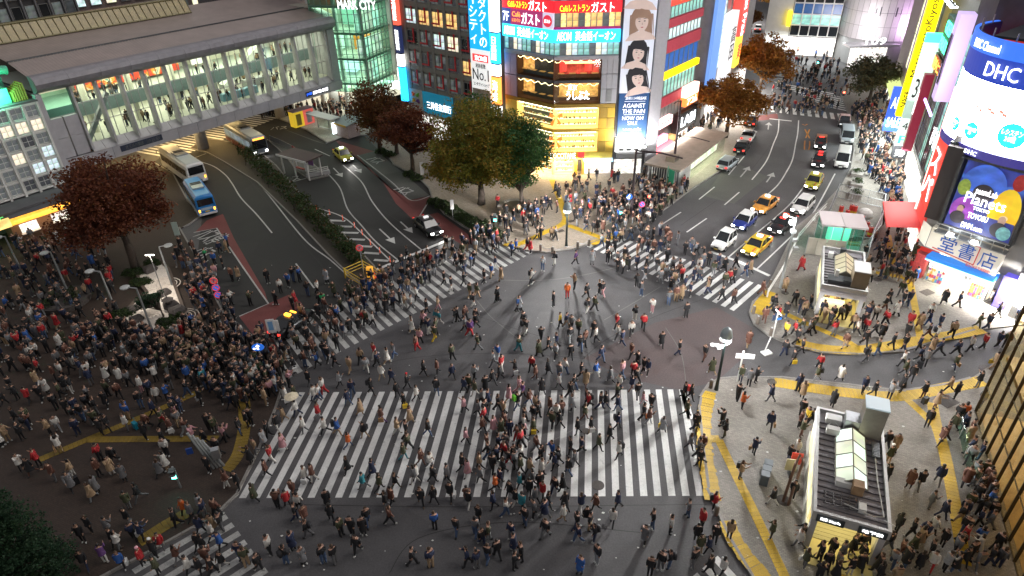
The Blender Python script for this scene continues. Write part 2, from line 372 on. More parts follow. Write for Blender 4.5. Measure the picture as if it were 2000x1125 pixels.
zebra('zebra_crossing', ((442, 1009), (254.6, 1120.5)), ((440, 1004), (532, 1128)), ((258, 1114), (330, 1200)), 0, 12, m=white_worn)
zebra('zebra_crossing', ((1398, 1091), (1432, 1128)), ((1395, 1091), (1350, 1128)), ((1441, 1128), (1400, 1150)), -4, 0)
zebra('zebra_crossing', ((527.6, 241.4), (456, 231)), ((540, 231), (415, 281)), ((468, 222), (345, 266)), -20, 3, m=white_paint)
zebra('zebra_crossing', ((1523, 208), (1523.5, 220)), ((1515, 207.5), (1630, 221)), ((1515, 219.5), (1630, 233)), -2, 11, pitch=1.15, width=.6)
zebra('zebra_crossing', ((1566, 182), (1640, 197)), ((1560, 183), (1620, 212)), ((1625, 181), (1670, 203)), -4, 3, pitch=1.15, width=.6)
zebra('zebra_crossing', ((758, 240), (775, 246)), ((757, 240), (720, 268)), ((790, 250), (752, 272)), -3, 1, pitch=1.2, width=.6, m=white_worn)

def line(pts, w=.15, m=None, z=.009, name='lane_line'):
    pts = [Vector(p) for p in pts]; mb = MB(); vs = []
    for i, p in enumerate(pts):
        d = (pts[min(i + 1, len(pts) - 1)] - pts[max(i - 1, 0)]).normalized(); n = Vector((-d.y, d.x)) * (w / 2)
        vs += [(*(p + n), z), (*(p - n), z)]
    mb.add(vs, [(2 * i, 2 * i + 1, 2 * i + 3, 2 * i + 2) for i in range(len(pts) - 1)])
    return mb.obj(name, m or white_worn, kind='structure')
def curve(pts, n=8):
    out = []; P_ = [pts[0]] + list(pts) + [pts[-1]]
    for i in range(1, len(P_) - 2):
        p0, p1, p2, p3 = (np.array(P_[j]) for j in (i - 1, i, i + 1, i + 2))
        for t in np.linspace(0, 1, n, endpoint=False):
            out.append(tuple(.5 * (2 * p1 + (p2 - p0) * t + (2 * p0 - 5 * p1 + 4 * p2 - p3) * t * t + (3 * p1 - p0 - 3 * p2 + p3) * t ** 3)))
    return out + [tuple(pts[-1])]
for pts in ([(75, 90), (180, 122), (250, 170), (290, 220), (340, 300), (425, 390), (510, 492)], [(640, 660), (742, 795)], [(430, 210), (520, 320), (690, 530), (830, 640), (930, 730)],
            [(800, 150), (880, 240), (925, 360), (1000, 450), (1080, 540), (1200, 640)], [(900, 120), (1000, 210), (1060, 320), (1160, 440), (1330, 585)],
            [(745, 32), (828, 70)], [(80, 490), (205, 465), (350, 680), (490, 880), (330, 950)], [(590, 220), (720, 186)], [(978, 64), (1170, 215), (1272, 312), (1380, 288)],
            [(30, 100), (150, 55)], [(1320, 400), (1385, 295)], [(722, 346), (890, 400), (1000, 490), (1160, 645)]):
    gp = GP(zm(2.812, 350, 280, pts)); line(curve(gp) if len(gp) > 3 and pts[0] != (80, 490) else gp, .16)
for pts, w in (([(1080, 695), (1406, 560), (1500, 520)], .42),):
    line(GP(zm(2.812, 350, 280, pts)), w, white_paint, name='stop_line')
for a, b in (((760, 388), (830, 390)), ((795, 422), (912, 426)), ((845, 455), (950, 458)), ((875, 490), (985, 492)), ((905, 524), (1020, 530)), ((935, 562), (1060, 568)), ((1005, 600), (1100, 606)), ((1070, 640), (1150, 646))):
    line(GP(zm(2.812, 350, 280, [a, b])), .42, white_worn, name='hatching_stripe')
r2b = [([(540, 695), (690, 565), (830, 450), (930, 355), (1010, 250), (1060, 180)], .16), ([(770, 320), (840, 255), (890, 180), (930, 100), (950, 0), (962, -60), (968, -140)], .16),
       ([(683, 222), (770, 110), (815, 0), (842, -70), (848, -148)], .16), ([(710, 770), (900, 590), (1000, 490), (1070, 405), (1190, 185)], .16), ([(360, 342), (455, 266)], .16), ([(515, 376), (606, 298)], .16),
       ([(130, 497), (250, 420)], .16), ([(285, 542), (407, 458)], .16), ([(540, 192), (635, 80)], .16), ([(430, 660), (610, 725), (790, 808)], .4), ([(790, -150), (925, -136)], .35)]
for pts, w in r2b:
    gp = GP(zm(3.124, 1250, 280, pts)); line(curve(gp) if len(gp) > 3 else gp, w, white_paint)
scuff = mat('scuff_pale', (.14, .135, .13), .8); tar = mat('tar_seam', (.022, .021, .021), .6)
for pts, m, w in (([(955, 545), (1010, 548), (1080, 546), (1150, 535), (1230, 515)], scuff, .1), ([(1180, 625), (1240, 590), (1290, 560)], scuff, .09), ([(930, 585), (960, 620), (1010, 660)], scuff, .07), ([(1140, 700), (1190, 660), (1300, 610), (1420, 570)], tar, .06), ([(880, 600), (1000, 640), (1150, 690), (1250, 760)], tar, .05), ([(640, 740), (800, 700), (980, 690), (1140, 700)], tar, .05), ([(560, 985), (900, 990), (1380, 985)], tar, .05), ([(760, 1120), (820, 1050), (1000, 1020), (1250, 1040)], tar, .06), ([(470, 330), (560, 440), (700, 600)], tar, .05), ([(640, 330), (760, 420), (900, 500)], tar, .05), ([(1330, 440), (1450, 350), (1530, 250)], tar, .06), ([(1080, 860), (1160, 820), (1240, 790)], scuff, .05), ([(1300, 640), (1330, 690), (1340, 750)], scuff, .06)):
    line(curve(GP(pts)), w, m, .004, 'road_seam')
def arrow(a, b, w=.55):
    a, b = Vector(G(*a)), Vector(G(*b)); d = (b - a).normalized(); n = Vector((-d.y, d.x)); h = b - d * min(1.5, (b - a).length * .4)
    pts = [a - n * .09, a + n * .09, h + n * .09, h + n * w, b, h - n * w, h - n * .09]
    MB().poly(fix([tuple(p) for p in pts]), .009).obj('road_arrow', white_worn, kind='structure')
for a, b in (((651, 328), (669, 346)), ((741, 447), (772, 476)), ((688, 321), (706, 338)), ((1446, 346), (1464, 325)), ((1497, 356), (1511, 337)), ((1500, 253), (1502, 239)), ((782, 433), (806, 455))): arrow(a, b)
for pts in ([(545, 560), (540, 620), (540, 665), (590, 668), (600, 620), (600, 565)], [(545, 430), (600, 535)], [(600, 430), (555, 530)], [(515, 370), (545, 385), (575, 370)]):
    line(GP(zm(5.92, 1480, 180, pts)), .2, orange_paint, name='orange_marking')
def road_text(s_, c, w, h, a, m):
    x, y = G(*c); t = thing('road_lettering', None, None, (x, y, .01), a); t['kind'] = 'structure'
    write(t, s_, -w / 2, w / 2, -h / 2, h / 2, 0, m, flat=True)
    return t
# tactile strips: a row of yellow blocks, each a part
TT = MB(); TT.box(-.142, .142, -.495, .495, 0, .012)
for i in range(-1, 2):
    for j in range(-4, 5): TT.cyl(i * .1, j * .105, .012, .018, .028, n=5)
tact_me = TT.mesh('tactile_block', yellow_tile)
TB = MB(); TB.box(-.142, .142, -.495, .495, 0, .012)
for j in (-.38, -.22, -.06, .1, .26, .42): TB.box(-.13, .13, j - .02, j + .02, .012, .018)
tact2_me = TB.mesh('tactile_block', yellow_tile)
dim_worn_me = TB.mesh('tactile_block', paint_mat('yellow_dim_worn', (.26, .17, .02), .3))  # yellow darkened to hold the left plaza's low light, with more paint wear
def tactile(pts, w, jag=0.0, me=None, z=KH):
    t = thing('tactile_strip', None, None, (0, 0, 0)); t['kind'] = 'structure'
    for i, (x, y, a) in enumerate(along(pts, .3)):
        o = link('tactile_block', me or tact_me, t, (x + random.uniform(-jag, jag) * -math.sin(a), y, z + .004 + .0006 * (i % 3)), a, (1, w, 1))
r8 = lambda p: GP(zm(2.812, 1350, 725, p), KH); r7 = lambda p: GP(zm(3.333, 1400, 500, p), KH)
tactile(curve(r8([(100, 118), (75, 240), (70, 370), (88, 520), (122, 700)])), 1.05, .08)
tactile(curve(r8([(200, 832), (240, 930), (310, 1030), (400, 1135)])), 1.0, .08)
tactile(r8([(98, 372), (160, 372)]), .7); tactile(curve(r8([(155, 385), (240, 560), (330, 740), (420, 930), (515, 1130)])), .6, 0, tact2_me)
tactile(curve(r8([(470, 62), (700, 98), (950, 128), (1100, 138), (1250, 120), (1400, 92), (1595, 55)])), 1.15)
tactile(r8([(1178, 148), (1280, 240), (1340, 300)]), .6, 0, tact2_me); tactile(curve(r8([(1325, 180), (1345, 290), (1385, 420), (1430, 640), (1480, 930), (1500, 1060)])), .75, 0, tact2_me)
tactile(r8([(672, 1000), (760, 1030), (900, 1080)]), 1.6); tactile(r8([(830, 1055), (815, 1130)]), .9, 0, tact2_me)
tactile(r7([(345, 235), (300, 295), (255, 375)]), 1.15, .05); tactile(curve(r7([(312, 312), (520, 410), (700, 490), (830, 545), (920, 600)])), .6, 0, tact2_me)
tactile(curve(r7([(530, 565), (650, 595), (800, 612), (950, 610), (1150, 580), (1400, 535), (1560, 510), (1720, 478)])), 1.15)
tactile(r7([(1262, 180), (1290, 330), (1325, 540)]), .6, 0, tact2_me); tactile(r7([(960, 97), (1080, 115), (1215, 138), (1262, 180)]), .6, 0, tact2_me)
r1b = lambda p: GP(zm(2.812, 850, 280, p), KH)
tactile(r1b([(390, 550), (470, 562)]), 1.0); tactile(curve(r1b([(470, 550), (600, 490), (710, 430), (695, 340), (640, 200)])), .75, 0, tact2_me)
tactile(r1b([(735, 452), (930, 525)]), .7, 0, tact2_me); tactile(r1b([(860, 548), (930, 530), (995, 498)]), 1.0)
r3 = lambda p: GP(zm(2.812, 0, 600, p), KH)
tactile(curve(r3([(230, 832), (480, 727), (850, 572), (1095, 462)])), .6, 0, dim_worn_me); tactile(r3([(490, 727), (800, 724), (1200, 722)]), .6, 0, dim_worn_me)
tactile(GP(zm(3.26, 0, 780, [(900, 900), (1040, 810), (1180, 728)]), KH), .9, 0, dim_worn_me)
tactile(curve(r3([(1330, 440), (1345, 620), (1310, 800), (1240, 900)])), .9, 0, dim_worn_me)
tactile(GP([(1735, 700 - 240), (1745, 520)], KH), .6, 0, tact2_me)
def cover(x, y, r, z, name='manhole_cover', sq=False):
    mb = MB()
    if sq:
        mb.box(-r, r, -r * .7, r * .7, -.01, .012); mb.box(-r * .9, r * .9, -r * .6, r * .6, .012, .018)
    else:
        mb.cyl(0, 0, -.01, .012, r, n=20); mb.cyl(0, 0, .012, .018, r * .82, n=20); mb.cyl(0, 0, .018, .022, r * .2, n=8)
    return mb.obj(name, mat('cast_iron', (.07, .06, .055), .6, .4, noise=.3, nscale=8, bump=.4, bscale=30), None, loc=(x, y, z), rot=R(24), kind='structure')
for q, r_, z, sq in (((1168, 948), .42, .008, 0), ((1145, 842), .3, .008, 0), ((1530, 980), .45, KH, 0), ((1508, 748), .4, KH, 0), ((1713, 548), .4, KH, 0), ((1768, 524), .55, KH, 1), ((1810, 573), .6, KH, 1), ((1850, 787), .7, KH, 1), ((1925, 720), .5, .008, 0), ((1533, 574), .35, KH, 0), ((1095, 453), .4, KH, 1), ((1585, 622), .35, .008, 0), ((1116, 434), .35, KH, 1)):
    cover(*G(*q), r_, z, sq=bool(sq))
lt = MB()
for i in range(150):
    x, y = G(random.uniform(480, 1950), random.uniform(480, 1120)); a = random.uniform(0, 6); w = random.uniform(.04, .13); lt.add([(x + w * math.cos(a + k * 1.571), y + w * math.sin(a + k * 1.571) * .7, KH + .012 + .01 * (k % 2)) for k in range(4)], [(0, 1, 2, 3)])
lt.obj('litter', mat('litter_white', (.6, .6, .57), .7), None, label='scraps of pale litter strewn over road and pavements', kind='stuff')
# ------------------------------------------------------------------ buildings: shared makers
want('SHIBUYA', 'MARK CITY', '渋谷駅', 'JR線', '京王井の頭線', '♥ゆうメンタルクリニック', 'ン\nタ\nク\nト\nの', 'イ\nシ\nテ\nィ', '当ビル5階', '利用者数', 'コンタクトショップ', '三井住友銀行', '居\n酒\n屋', '加\n藤\n眼\n科', '渋\n谷\n駅\n前\nビ\nル',
     'Caféレストラン', 'ガスト', 'Café', 'レストラン', '英会話イーオン', 'AEON', "L'OCCITANE", '東京', '焼肉', 'うしぶた', '2018.11.14 RELEASE', 'AGAiNST\nTHE PAiN', 'NOW ON\nSALE', 'wack', 'Tax Free', '免\n税', '店',
     'TAX', 'LABI', 'クレジット', 'カラオケ', 'アコム', '薬', 'MatsumotoKiyoshi', 'DHC Channel', 'DHC', '健康食品 DHC', 'ビタミンC', 'ヒアルロン酸\n240', 'L-シスチン\n240粒', 'BIO\nC', 'teamLab', 'Planets', 'TOKYO', 'TOYOSU', 'DMM.com', '堂', '書', 'BOOKS TAISEIDO', '駅☆おにいさん 最新刊発売', '大盛堂書店',
     '海\n鮮', '居酒屋', '漢\n方', 'ABC-MART', 'GREEN\nPARADISE', '個室ダイニング', 'ABC', 'MIU', '酒', 'ス\nパ', 'ぴあ', '109', 'タ\nグ', '渋谷駅  Shibuya Sta.', '地下鉄', 'バス乗場', 'P', '7', '高\n田', '日\n高\n屋', '3F', '4F', 'SALE', 'Rプラン', 'さん')
make_texts()
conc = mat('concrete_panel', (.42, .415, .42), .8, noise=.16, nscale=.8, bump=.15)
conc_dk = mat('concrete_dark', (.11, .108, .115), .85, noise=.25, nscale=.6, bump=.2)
lilac = mat('lilac_panel', (.42, .41, .43), .55, noise=.12, nscale=1.2, bump=.08)
steel = mat('steel', (.42, .43, .44), .35, .7, noise=.12, nscale=5)
steel_dk = mat('steel_dark', (.08, .085, .09), .45, .5, noise=.2, nscale=4)
white_wall = mat('white_wall', (.68, .68, .65), .7, noise=.08, nscale=1.0)
frame_grey = mat('frame_grey', (.3, .31, .31), .5, .3, noise=.1)
glass = glass_mat('clear_glass', (.88, .94, .90)); glass_green = glass_mat('green_glass', (.62, .86, .78)); glass_dark = mat('dark_glass', (.02, .025, .03), .08, 0, spec=.8)
room_cream = mat('room_cream', (.72, .70, .58), .8, noise=.08, nscale=.7); floor_cream = mat('floor_cream', (.55, .54, .46), .5, noise=.1, nscale=1)
tube_white = emit('tube_white', (1, .97, .84), 8); tube_warm = emit('tube_warm', (1, .72, .34), 12)
paper_w = mat('paper_white', (.8, .8, .78), .6); black_m = mat('black_matt', (.015, .015, .016), .6); ink = mat('ink_black', (.03, .03, .035), .6)
sign_white = emit('sign_white', (1, 1, 1), 2.0, (.8, .8, .8)); sign_red = emit('sign_red', (.9, .03, .03), 1.6); sign_cyan = emit('sign_cyan', (.02, .45, .95), 2.0)
sign_yel = emit('sign_yellow', (1, .75, .02), 2.2); sign_org = emit('sign_orange', (1, .28, .05), 1.8); sign_blue = emit('sign_blue', (.03, .12, .8), 1.4); sign_green = emit('sign_green', (.05, .9, .35), 2.2); sign_pink = emit('sign_pink', (1, .15, .35), 1.6)
def B(t, name, m, x0, x1, y0, y1, z0, z1, **k): return MB().box(x0, x1, y0, y1, z0, z1).obj(name, m, t, **k)
def lit(name, base, s, scale=1.0, spread=.5, dark=.2):
    """what a lit room shows behind its window: patches of light and things"""
    if name in MATS: return MATS[name]
    m = bpy.data.materials.new(name); m.use_nodes = True; MATS[name] = m
    nt = m.node_tree; b = nt.nodes['Principled BSDF']; L = nt.links.new
    tc = nt.nodes.new('ShaderNodeTexCoord'); mp = nt.nodes.new('ShaderNodeMapping'); mp.inputs['Scale'].default_value = (scale, scale, scale * 1.3)
    vo = nt.nodes.new('ShaderNodeTexVoronoi'); vo.distance = 'CHEBYCHEV'; vo.inputs['Scale'].default_value = 1.6
    no = nt.nodes.new('ShaderNodeTexNoise'); no.inputs['Scale'].default_value = 1.1
    L(tc.outputs['Object'], mp.inputs[0]); L(mp.outputs[0], vo.inputs['Vector']); L(mp.outputs[0], no.inputs['Vector'])
    rp = nt.nodes.new('ShaderNodeValToRGB'); e = rp.color_ramp.elements
    e[0].position = .3; e[0].color = (*[c * dark for c in base], 1); e[1].position = .3 + spread; e[1].color = (*base, 1)
    mx = nt.nodes.new('ShaderNodeMixRGB'); mx.inputs[0].default_value = .35
    L(no.outputs['Fac'], rp.inputs[0]); L(rp.outputs[0], mx.inputs[1])
    ml = nt.nodes.new('ShaderNodeMixRGB'); ml.blend_type = 'MULTIPLY'; ml.inputs[0].default_value = .5
    L(rp.outputs[0], ml.inputs[1]); L(vo.outputs['Color'], ml.inputs[2]); L(ml.outputs[0], mx.inputs[2])
    L(mx.outputs[0], b.inputs['Emission Color']); b.inputs['Emission Strength'].default_value = s
    b.inputs['Base Color'].default_value = (*[c * .4 for c in base], 1); b.inputs['Roughness'].default_value = .3
    return m
lit_warm = lit('lit_warm', (1, .62, .22), 1.3, .9); lit_cream = lit('lit_cream', (1, .93, .65), 1.5, .6); lit_cool = lit('lit_cool', (.75, .95, .95), 1.2, .8); lit_gold = lit('lit_gold', (1, .7, .25), 2.0, 1.6)
lit_dim = lit('lit_dim', (.30, .34, .33), .35, .8); lit_teal = lit('lit_teal', (.35, .75, .65), 1.0, .8); lit_white = lit('lit_white', (1, .96, .88), 1.5, 1.7, .4, .16); lit_dk = lit('lit_dark', (.12, .13, .14), .3, 1.0)
WIN = {}
def window(parent, x0, x1, z0, z1, y, fm, pm, nx=2, nz=2, fw=.06, dp=.12, name='window'):
    """window frame with its panes as sub-parts; like ones share their meshes"""
    w, h = round(x1 - x0, 2), round(z1 - z0, 2); key = (w, h, fm.name, nx, nz, fw)
    if key not in WIN:
        f = MB(); f.box(0, w, -dp, .02, 0, fw); f.box(0, w, -dp, .02, h - fw, h); f.box(0, fw, -dp, .02, fw, h - fw); f.box(w - fw, w, -dp, .02, fw, h - fw)
        for i in range(1, nx): f.box(w * i / nx - fw / 3, w * i / nx + fw / 3, -dp * .7, .02, fw, h - fw)
        for j in range(1, nz):
            f.box(fw, w - fw, -dp * .6, .018, h * j / nz - fw / 3, h * j / nz + fw / 3)
        WIN[key] = (f.mesh('window_frame', fm), {})
    fme, panes = WIN[key]
    o = link(name, fme, parent, (x0, y, z0))
    for i in range(nx):
        for j in range(nz):
            p = pm[(i + j) % len(pm)] if isinstance(pm, list) else pm
            k2 = p.name
            if k2 not in panes:
                pw, ph = w / nx, h / nz; b = MB(); b.box(fw * .3, pw - fw * .3, -.012, .012, fw * .3, ph - fw * .3); panes[k2] = b.mesh('pane', p)
            link('pane', panes[k2], o, (w * i / nx, 0, h * j / nz))
    return o
def rep(me, name, parent, locs, **k): return [link(name, me, parent, l, **k) for l in locs]
def area(name, loc, sx, sy, power, col, rot=(0, 0, 0), spread=math.pi):
    l = bpy.data.lights.new(name, 'AREA'); l.shape = 'RECTANGLE'; l.size = sx; l.size_y = sy; l.energy = power; l.color = col; l.spread = spread
    o = bpy.data.objects.new(name, l); COL.objects.link(o); o.location = loc; o.rotation_euler = rot; return o
def local(t, x, y, z):
    a = t.rotation_euler.z; c, s = math.cos(a), math.sin(a)
    return (t.location.x + x * c - y * s, t.location.y + x * s + y * c, t.location.z + z)
class Fr:
    def __init__(s, t, x, y, a):
        p = local(t, x, y, 0); s.location = Vector(p); s.rotation_euler = Vector((0, 0, t.rotation_euler.z + a))
def signbox(t, x0, x1, z0, z1, y, m, d=.25, name='sign_panel', fm=None):
    o = B(t, name, m, x0, x1, y - d, y, z0, z1)
    return o

# ------------------------------------------------------------------ glazed footbridge with its concourse
br = thing('covered_footbridge', 'long glazed grey footbridge with two lit floors crossing over the road', 'footbridge', (-41.4, 93.2), R(53.5))
BX0, BX1, DEEP = -21.0, 23.2, 15.0
fins = [-17.3 + i * 2.97 for i in range(14)]
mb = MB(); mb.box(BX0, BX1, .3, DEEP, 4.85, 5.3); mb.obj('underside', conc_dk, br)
xs = [BX0 + i * (BX1 - BX0) / 15 for i in range(16)]
fp = MB(); w_ = (BX1 - BX0) / 15; fp.box(.02, w_ - .02, -.1, .3, 4.75, 6.2); fpm = fp.mesh('fascia_panel', lilac); rep(fpm, 'fascia_panel', br, [(x, 0, 0) for x in xs[:-1]])
sp = MB(); w2 = 1.485
sp.add([(.02, -.1, 6.24), (w2 - .02, -.1, 6.24), (w2 - .02, .75, 7.15), (.02, .75, 7.15), (.02, .0, 6.24), (w2 - .02, .0, 6.24), (w2 - .02, .85, 7.15), (.02, .85, 7.15)], [(0, 1, 2, 3), (4, 7, 6, 5), (0, 4, 5, 1), (3, 2, 6, 7), (0, 3, 7, 4), (1, 5, 6, 2)])
spm = sp.mesh('sill_panel', lilac); rep(spm, 'sill_panel', br, [(fins[0] + i * w2, 0, 0) for i in range(26)])
fin = MB(); fin.add([(-.13, -.3, 6.6), (.13, -.3, 6.6), (.13, .95, 6.6), (-.13, .95, 6.6), (-.13, .1, 14.4), (.13, .1, 14.4), (.13, .95, 14.4), (-.13, .95, 14.4)], [(0, 3, 2, 1), (4, 5, 6, 7), (0, 1, 5, 4), (1, 2, 6, 5), (2, 3, 7, 6), (3, 0, 4, 7)])
rep(fin.mesh('fin', conc), 'fin', br, [(x, 0, 0) for x in fins])
mu = MB(); mu.box(-.035, .035, .78, .86, 7.1, 14.2); rep(mu.mesh('mullion', frame_grey), 'mullion', br, [(x + 2.97 * k / 3, 0, 0) for x in fins[:-1] for k in (1, 2)])
tr_ = MB(); tr_.box(.13, 2.84, .78, .86, -.04, .04); rep(tr_.mesh('transom', frame_grey), 'transom', br, [(x, 0, z) for x in fins[:-1] for z in (9.5, 12.0)])
gp_ = MB(); gp_.box(.04, .95, .81, .825, .05, 2.4); gpm = gp_.mesh('glass_pane', glass)
rep(gpm, 'glass_pane', br, [(x + .99 * k, 0, z) for x in fins[:-1] for k in range(3) for z in (7.1, 9.52, 12.0)])
# end walls of panels
ep = MB(); ep.box(.02, 1.6, .1, .6, .02, 2.38); epm = ep.mesh('wall_panel', lilac); rep(epm, 'wall_panel', br, [(BX0 + .1 + 1.75 * k, 0, 6.3 + 2.4 * j) for k in range(2) for j in range(2)])
B(br, 'end_glazing', glass_green, BX0 + .2, -17.4, .6, .65, 11.2, 14.0)
B(br, 'end_wall', lilac, BX1 - 1.4, BX1, .1, DEEP, 5.3, 14.2); B(br, 'end_wall', conc_dk, BX0, BX0 + .3, .7, DEEP, 5.3, 14.2)
# eave and roof
n_e = 12; w3 = (BX1 - BX0) / n_e
ev = MB(); prof = [(.9, 14.2), (.1, 14.25), (-.55, 14.75), (-.75, 15.3), (-.55, 15.8), (.0, 16.1), (.9, 16.15)]
vs = [(x, y, z) for x in (.015, w3 - .015) for y, z in prof]; k_ = len(prof)
ev.add(vs, [(i, i + k_, i + 1 + k_, i + 1) for i in range(k_ - 1)] + [tuple(range(k_)), tuple(range(k_, 2 * k_))[::-1]])
rep(ev.mesh('eave_panel', mat('eave_metal', (.28, .27, .29), .5, .2, noise=.2, nscale=1.0, bump=.08)), 'eave_panel', br, [(BX0 + i * w3, 0, 0) for i in range(n_e)])
rm = mat('roof_metal', (.42, .35, .32), .4, .1, noise=.18, nscale=.5)
ro = MB(); ro.add([(BX0, .9, 16.1), (BX1 + 1, .9, 16.1), (BX1 + 1, 5, 17.2), (BX0, 5, 17.2), (BX1 + 1, DEEP, 18.6), (BX0, DEEP, 18.6), (BX0, DEEP, 14.2), (BX1 + 1, DEEP, 14.2)], [(0, 1, 2, 3), (3, 2, 4, 5), (5, 4, 7, 6)])
ro.obj('roof', rm, br)
rb = MB(); rb.add([(-.03, .95, 16.17), (.03, .95, 16.17), (.03, 5, 17.26), (-.03, 5, 17.26), (.03, DEEP, 18.66), (-.03, DEEP, 18.66)], [(0, 1, 2, 3), (3, 2, 4, 5)])
rbk = MB()
for i in range(110): x = BX0 + .2 + i * .4; rbk.add([(a + x, b, c) for a, b, c in rb.v], rb.f)
o = rbk.obj('roof_rib', mat('rib_metal', (.36, .30, .29), .4, .5), br); o['kind'] = 'stuff'
B(br, 'gutter', steel_dk, BX0, BX1, 4.75, 5.0, 17.0, 17.3)
sk = MB(); sx0, sx1 = -20.5, 6.5
for i in range(28):
    x = sx0 + i * (sx1 - sx0) / 28; w4 = (sx1 - sx0) / 28
    sk.add([(x + .05, 11.3, 18.2), (x + w4 - .05, 11.3, 18.2), (x + w4 - .05, 12.4, 20.0), (x + .05, 12.4, 20.0)], [(0, 1, 2, 3)])
sk.obj('skylight_pane', lit('skylight_glow', (.6, .47, .2), .10, 1.2), br)
sf = MB()
for i in range(29):
    x = sx0 + i * (sx1 - sx0) / 28; sf.tube([(x, 11.26, 18.15), (x, 12.36, 20.05)], .06, 4)
sf.tube([(sx0, 11.2, 18.2), (sx1, 11.2, 18.2)], .1, 4); sf.tube([(sx0, 12.4, 20.1), (sx1, 12.4, 20.1)], .12, 4); sf.box(sx0, sx1, 12.4, 14.8, 18.0, 20.0)
sf.obj('skylight_frame', mat('olive_metal', (.16, .14, .07), .5, .4), br)
# interior
B(br, 'concourse_floor', floor_cream, BX0 + .4, BX1 - 1.4, .95, DEEP - .3, 6.75, 7.05)
B(br, 'upper_floor', mat('gallery_floor', (.45, .5, .45), .6), BX0 + .4, BX1 - 1.4, 4.2, DEEP - .3, 10.0, 10.35)
B(br, 'gallery_balustrade', mat('teal_glass', (.26, .34, .345), .3, noise=.1), BX0 + .4, BX1 - 1.4, 4.0, 4.12, 9.6, 11.3)
B(br, 'back_wall', room_cream, BX0 + .4, BX1 - 1.4, DEEP - .3, DEEP - .1, 7.05, 14.2)
B(br, 'ceiling', mat('ceiling_white', (.78, .77, .68), .8), BX0 + .4, BX1 - 1.4, .95, DEEP - .3, 14.05, 14.2)
ct = MB(); ct.cyl(0, 0, 7.05, 14.05, .42, n=12); rep(ct.mesh('concourse_column', room_cream), 'concourse_column', br, [(x, 4.9, 0) for x in (-14.3, -8.4, -2.4, 3.5, 9.4, 15.4)])
brace = MB(); brace.box(-.25, .25, -.25, .25, 0, 6.3); link('brace', brace.mesh('brace', mat('brace_grey', (.32, .34, .36), .5)), br, (-16.6, 1.9, 7.3), (0, R(38), 0))
tl = MB(); tl.box(-1.2, 1.2, -.08, .08, -.04, .04); tlm = tl.mesh('ceiling_lamp', tube_white)
rep(tlm, 'ceiling_lamp', br, [(x + 1.5, y, 13.98) for x in fins[:-1] for y in (2.3, 6, 10)] + [(x + 1.5, y, 9.94) for x in fins[:-1] for y in (5.5, 9.5)])
for i in range(4):
    x = BX0 + 6 + i * 10.3
    area('ceiling_light', local(br, x, 6.5, 13.9), 9, 9, 560, (1, .95, .76), (0, 0, br.rotation_euler.z)); area('ceiling_light', local(br, x, 8.5, 9.85), 9, 7, 300, (1, .95, .76), (0, 0, br.rotation_euler.z))
# large abstract mural on the gallery's back wall: a plain generic stand-in of red, orange and blue patches
mm = bpy.data.materials.new('mural_paint'); mm.use_nodes = True; nt = mm.node_tree; b_ = nt.nodes['Principled BSDF']
tc = nt.nodes.new('ShaderNodeTexCoord'); no = nt.nodes.new('ShaderNodeTexNoise'); no.inputs['Scale'].default_value = .45; no.inputs['Distortion'].default_value = 1.8
rp = nt.nodes.new('ShaderNodeValToRGB'); rp.color_ramp.interpolation = 'CONSTANT'; el = rp.color_ramp.elements
for p_, c_ in ((0, (.05, .09, .25, 1)), (.38, (.6, .06, .03, 1)), (.5, (.75, .3, .05, 1)), (.56, (.7, .62, .45, 1)), (.63, (.1, .3, .28, 1)), (.7, (.5, .05, .03, 1))):
    if p_ == 0: el[0].color = c_; el[0].position = 0; el[1].position = .999
    else: e_ = el.new(p_); e_.color = c_
nt.links.new(tc.outputs['Object'], no.inputs[0]); nt.links.new(no.outputs['Fac'], rp.inputs[0]); nt.links.new(rp.outputs[0], b_.inputs['Base Color'])
B(br, 'mural', mm, -12.5, 2.5, 11.5, 11.6, 10.7, 13.6)
B(br, 'notice_board', paper_w, 4.5, 7.0, 11.5, 11.6, 10.9, 13.2); B(br, 'vending_counter', mat('counter_blue', (.2, .4, .5), .5), 3, 9, 2.5, 3.4, 7.05, 8.1)
B(br, 'escalator', mat('escalator_grey', (.35, .37, .36), .4, .3), 9.5, 14, 6, 7.2, 7.05, 8.2)
es = MB(); es.add([(6.5, 7.4, 7.05), (14.5, 7.4, 12.0), (14.5, 8.8, 12.0), (6.5, 8.8, 7.05), (6.5, 7.4, 8.0), (14.5, 7.4, 13.0), (14.5, 8.8, 13.0), (6.5, 8.8, 8.0)], [(0, 1, 5, 4), (3, 7, 6, 2), (4, 5, 6, 7), (0, 3, 2, 1)]); es.obj('stairway', mat('stair_white', (.6, .62, .58), .5), br)
nb = mat('name_board', (.02, .03, .06), .4); sg = B(br, 'name_board', nb, 15.5, 20.2, -.16, -.1, 5.1, 5.85)
write(sg, '京王井の頭線', 16.9, 18.6, 5.2, 5.75, -.17, sign_white); write(sg, '渋谷駅', 18.8, 20.0, 5.2, 5.75, -.17, sign_white); write(sg, 'JR線', 15.6, 16.7, 5.22, 5.73, -.17, sign_blue)
sg = B(br, 'name_board', nb, -14.2, -8.6, -.16, -.1, 5.25, 6.0); write(sg, '京王井の頭線', -13.6, -11.2, 5.35, 5.9, -.17, lit_dk); write(sg, '渋谷駅', -10.8, -8.9, 5.35, 5.9, -.17, lit_dk)
pm_ = MB(); pm_.cyl(0, 0, 0, 4.9, .85, n=16); pmm = pm_.mesh('bridge_pillar', conc, True)
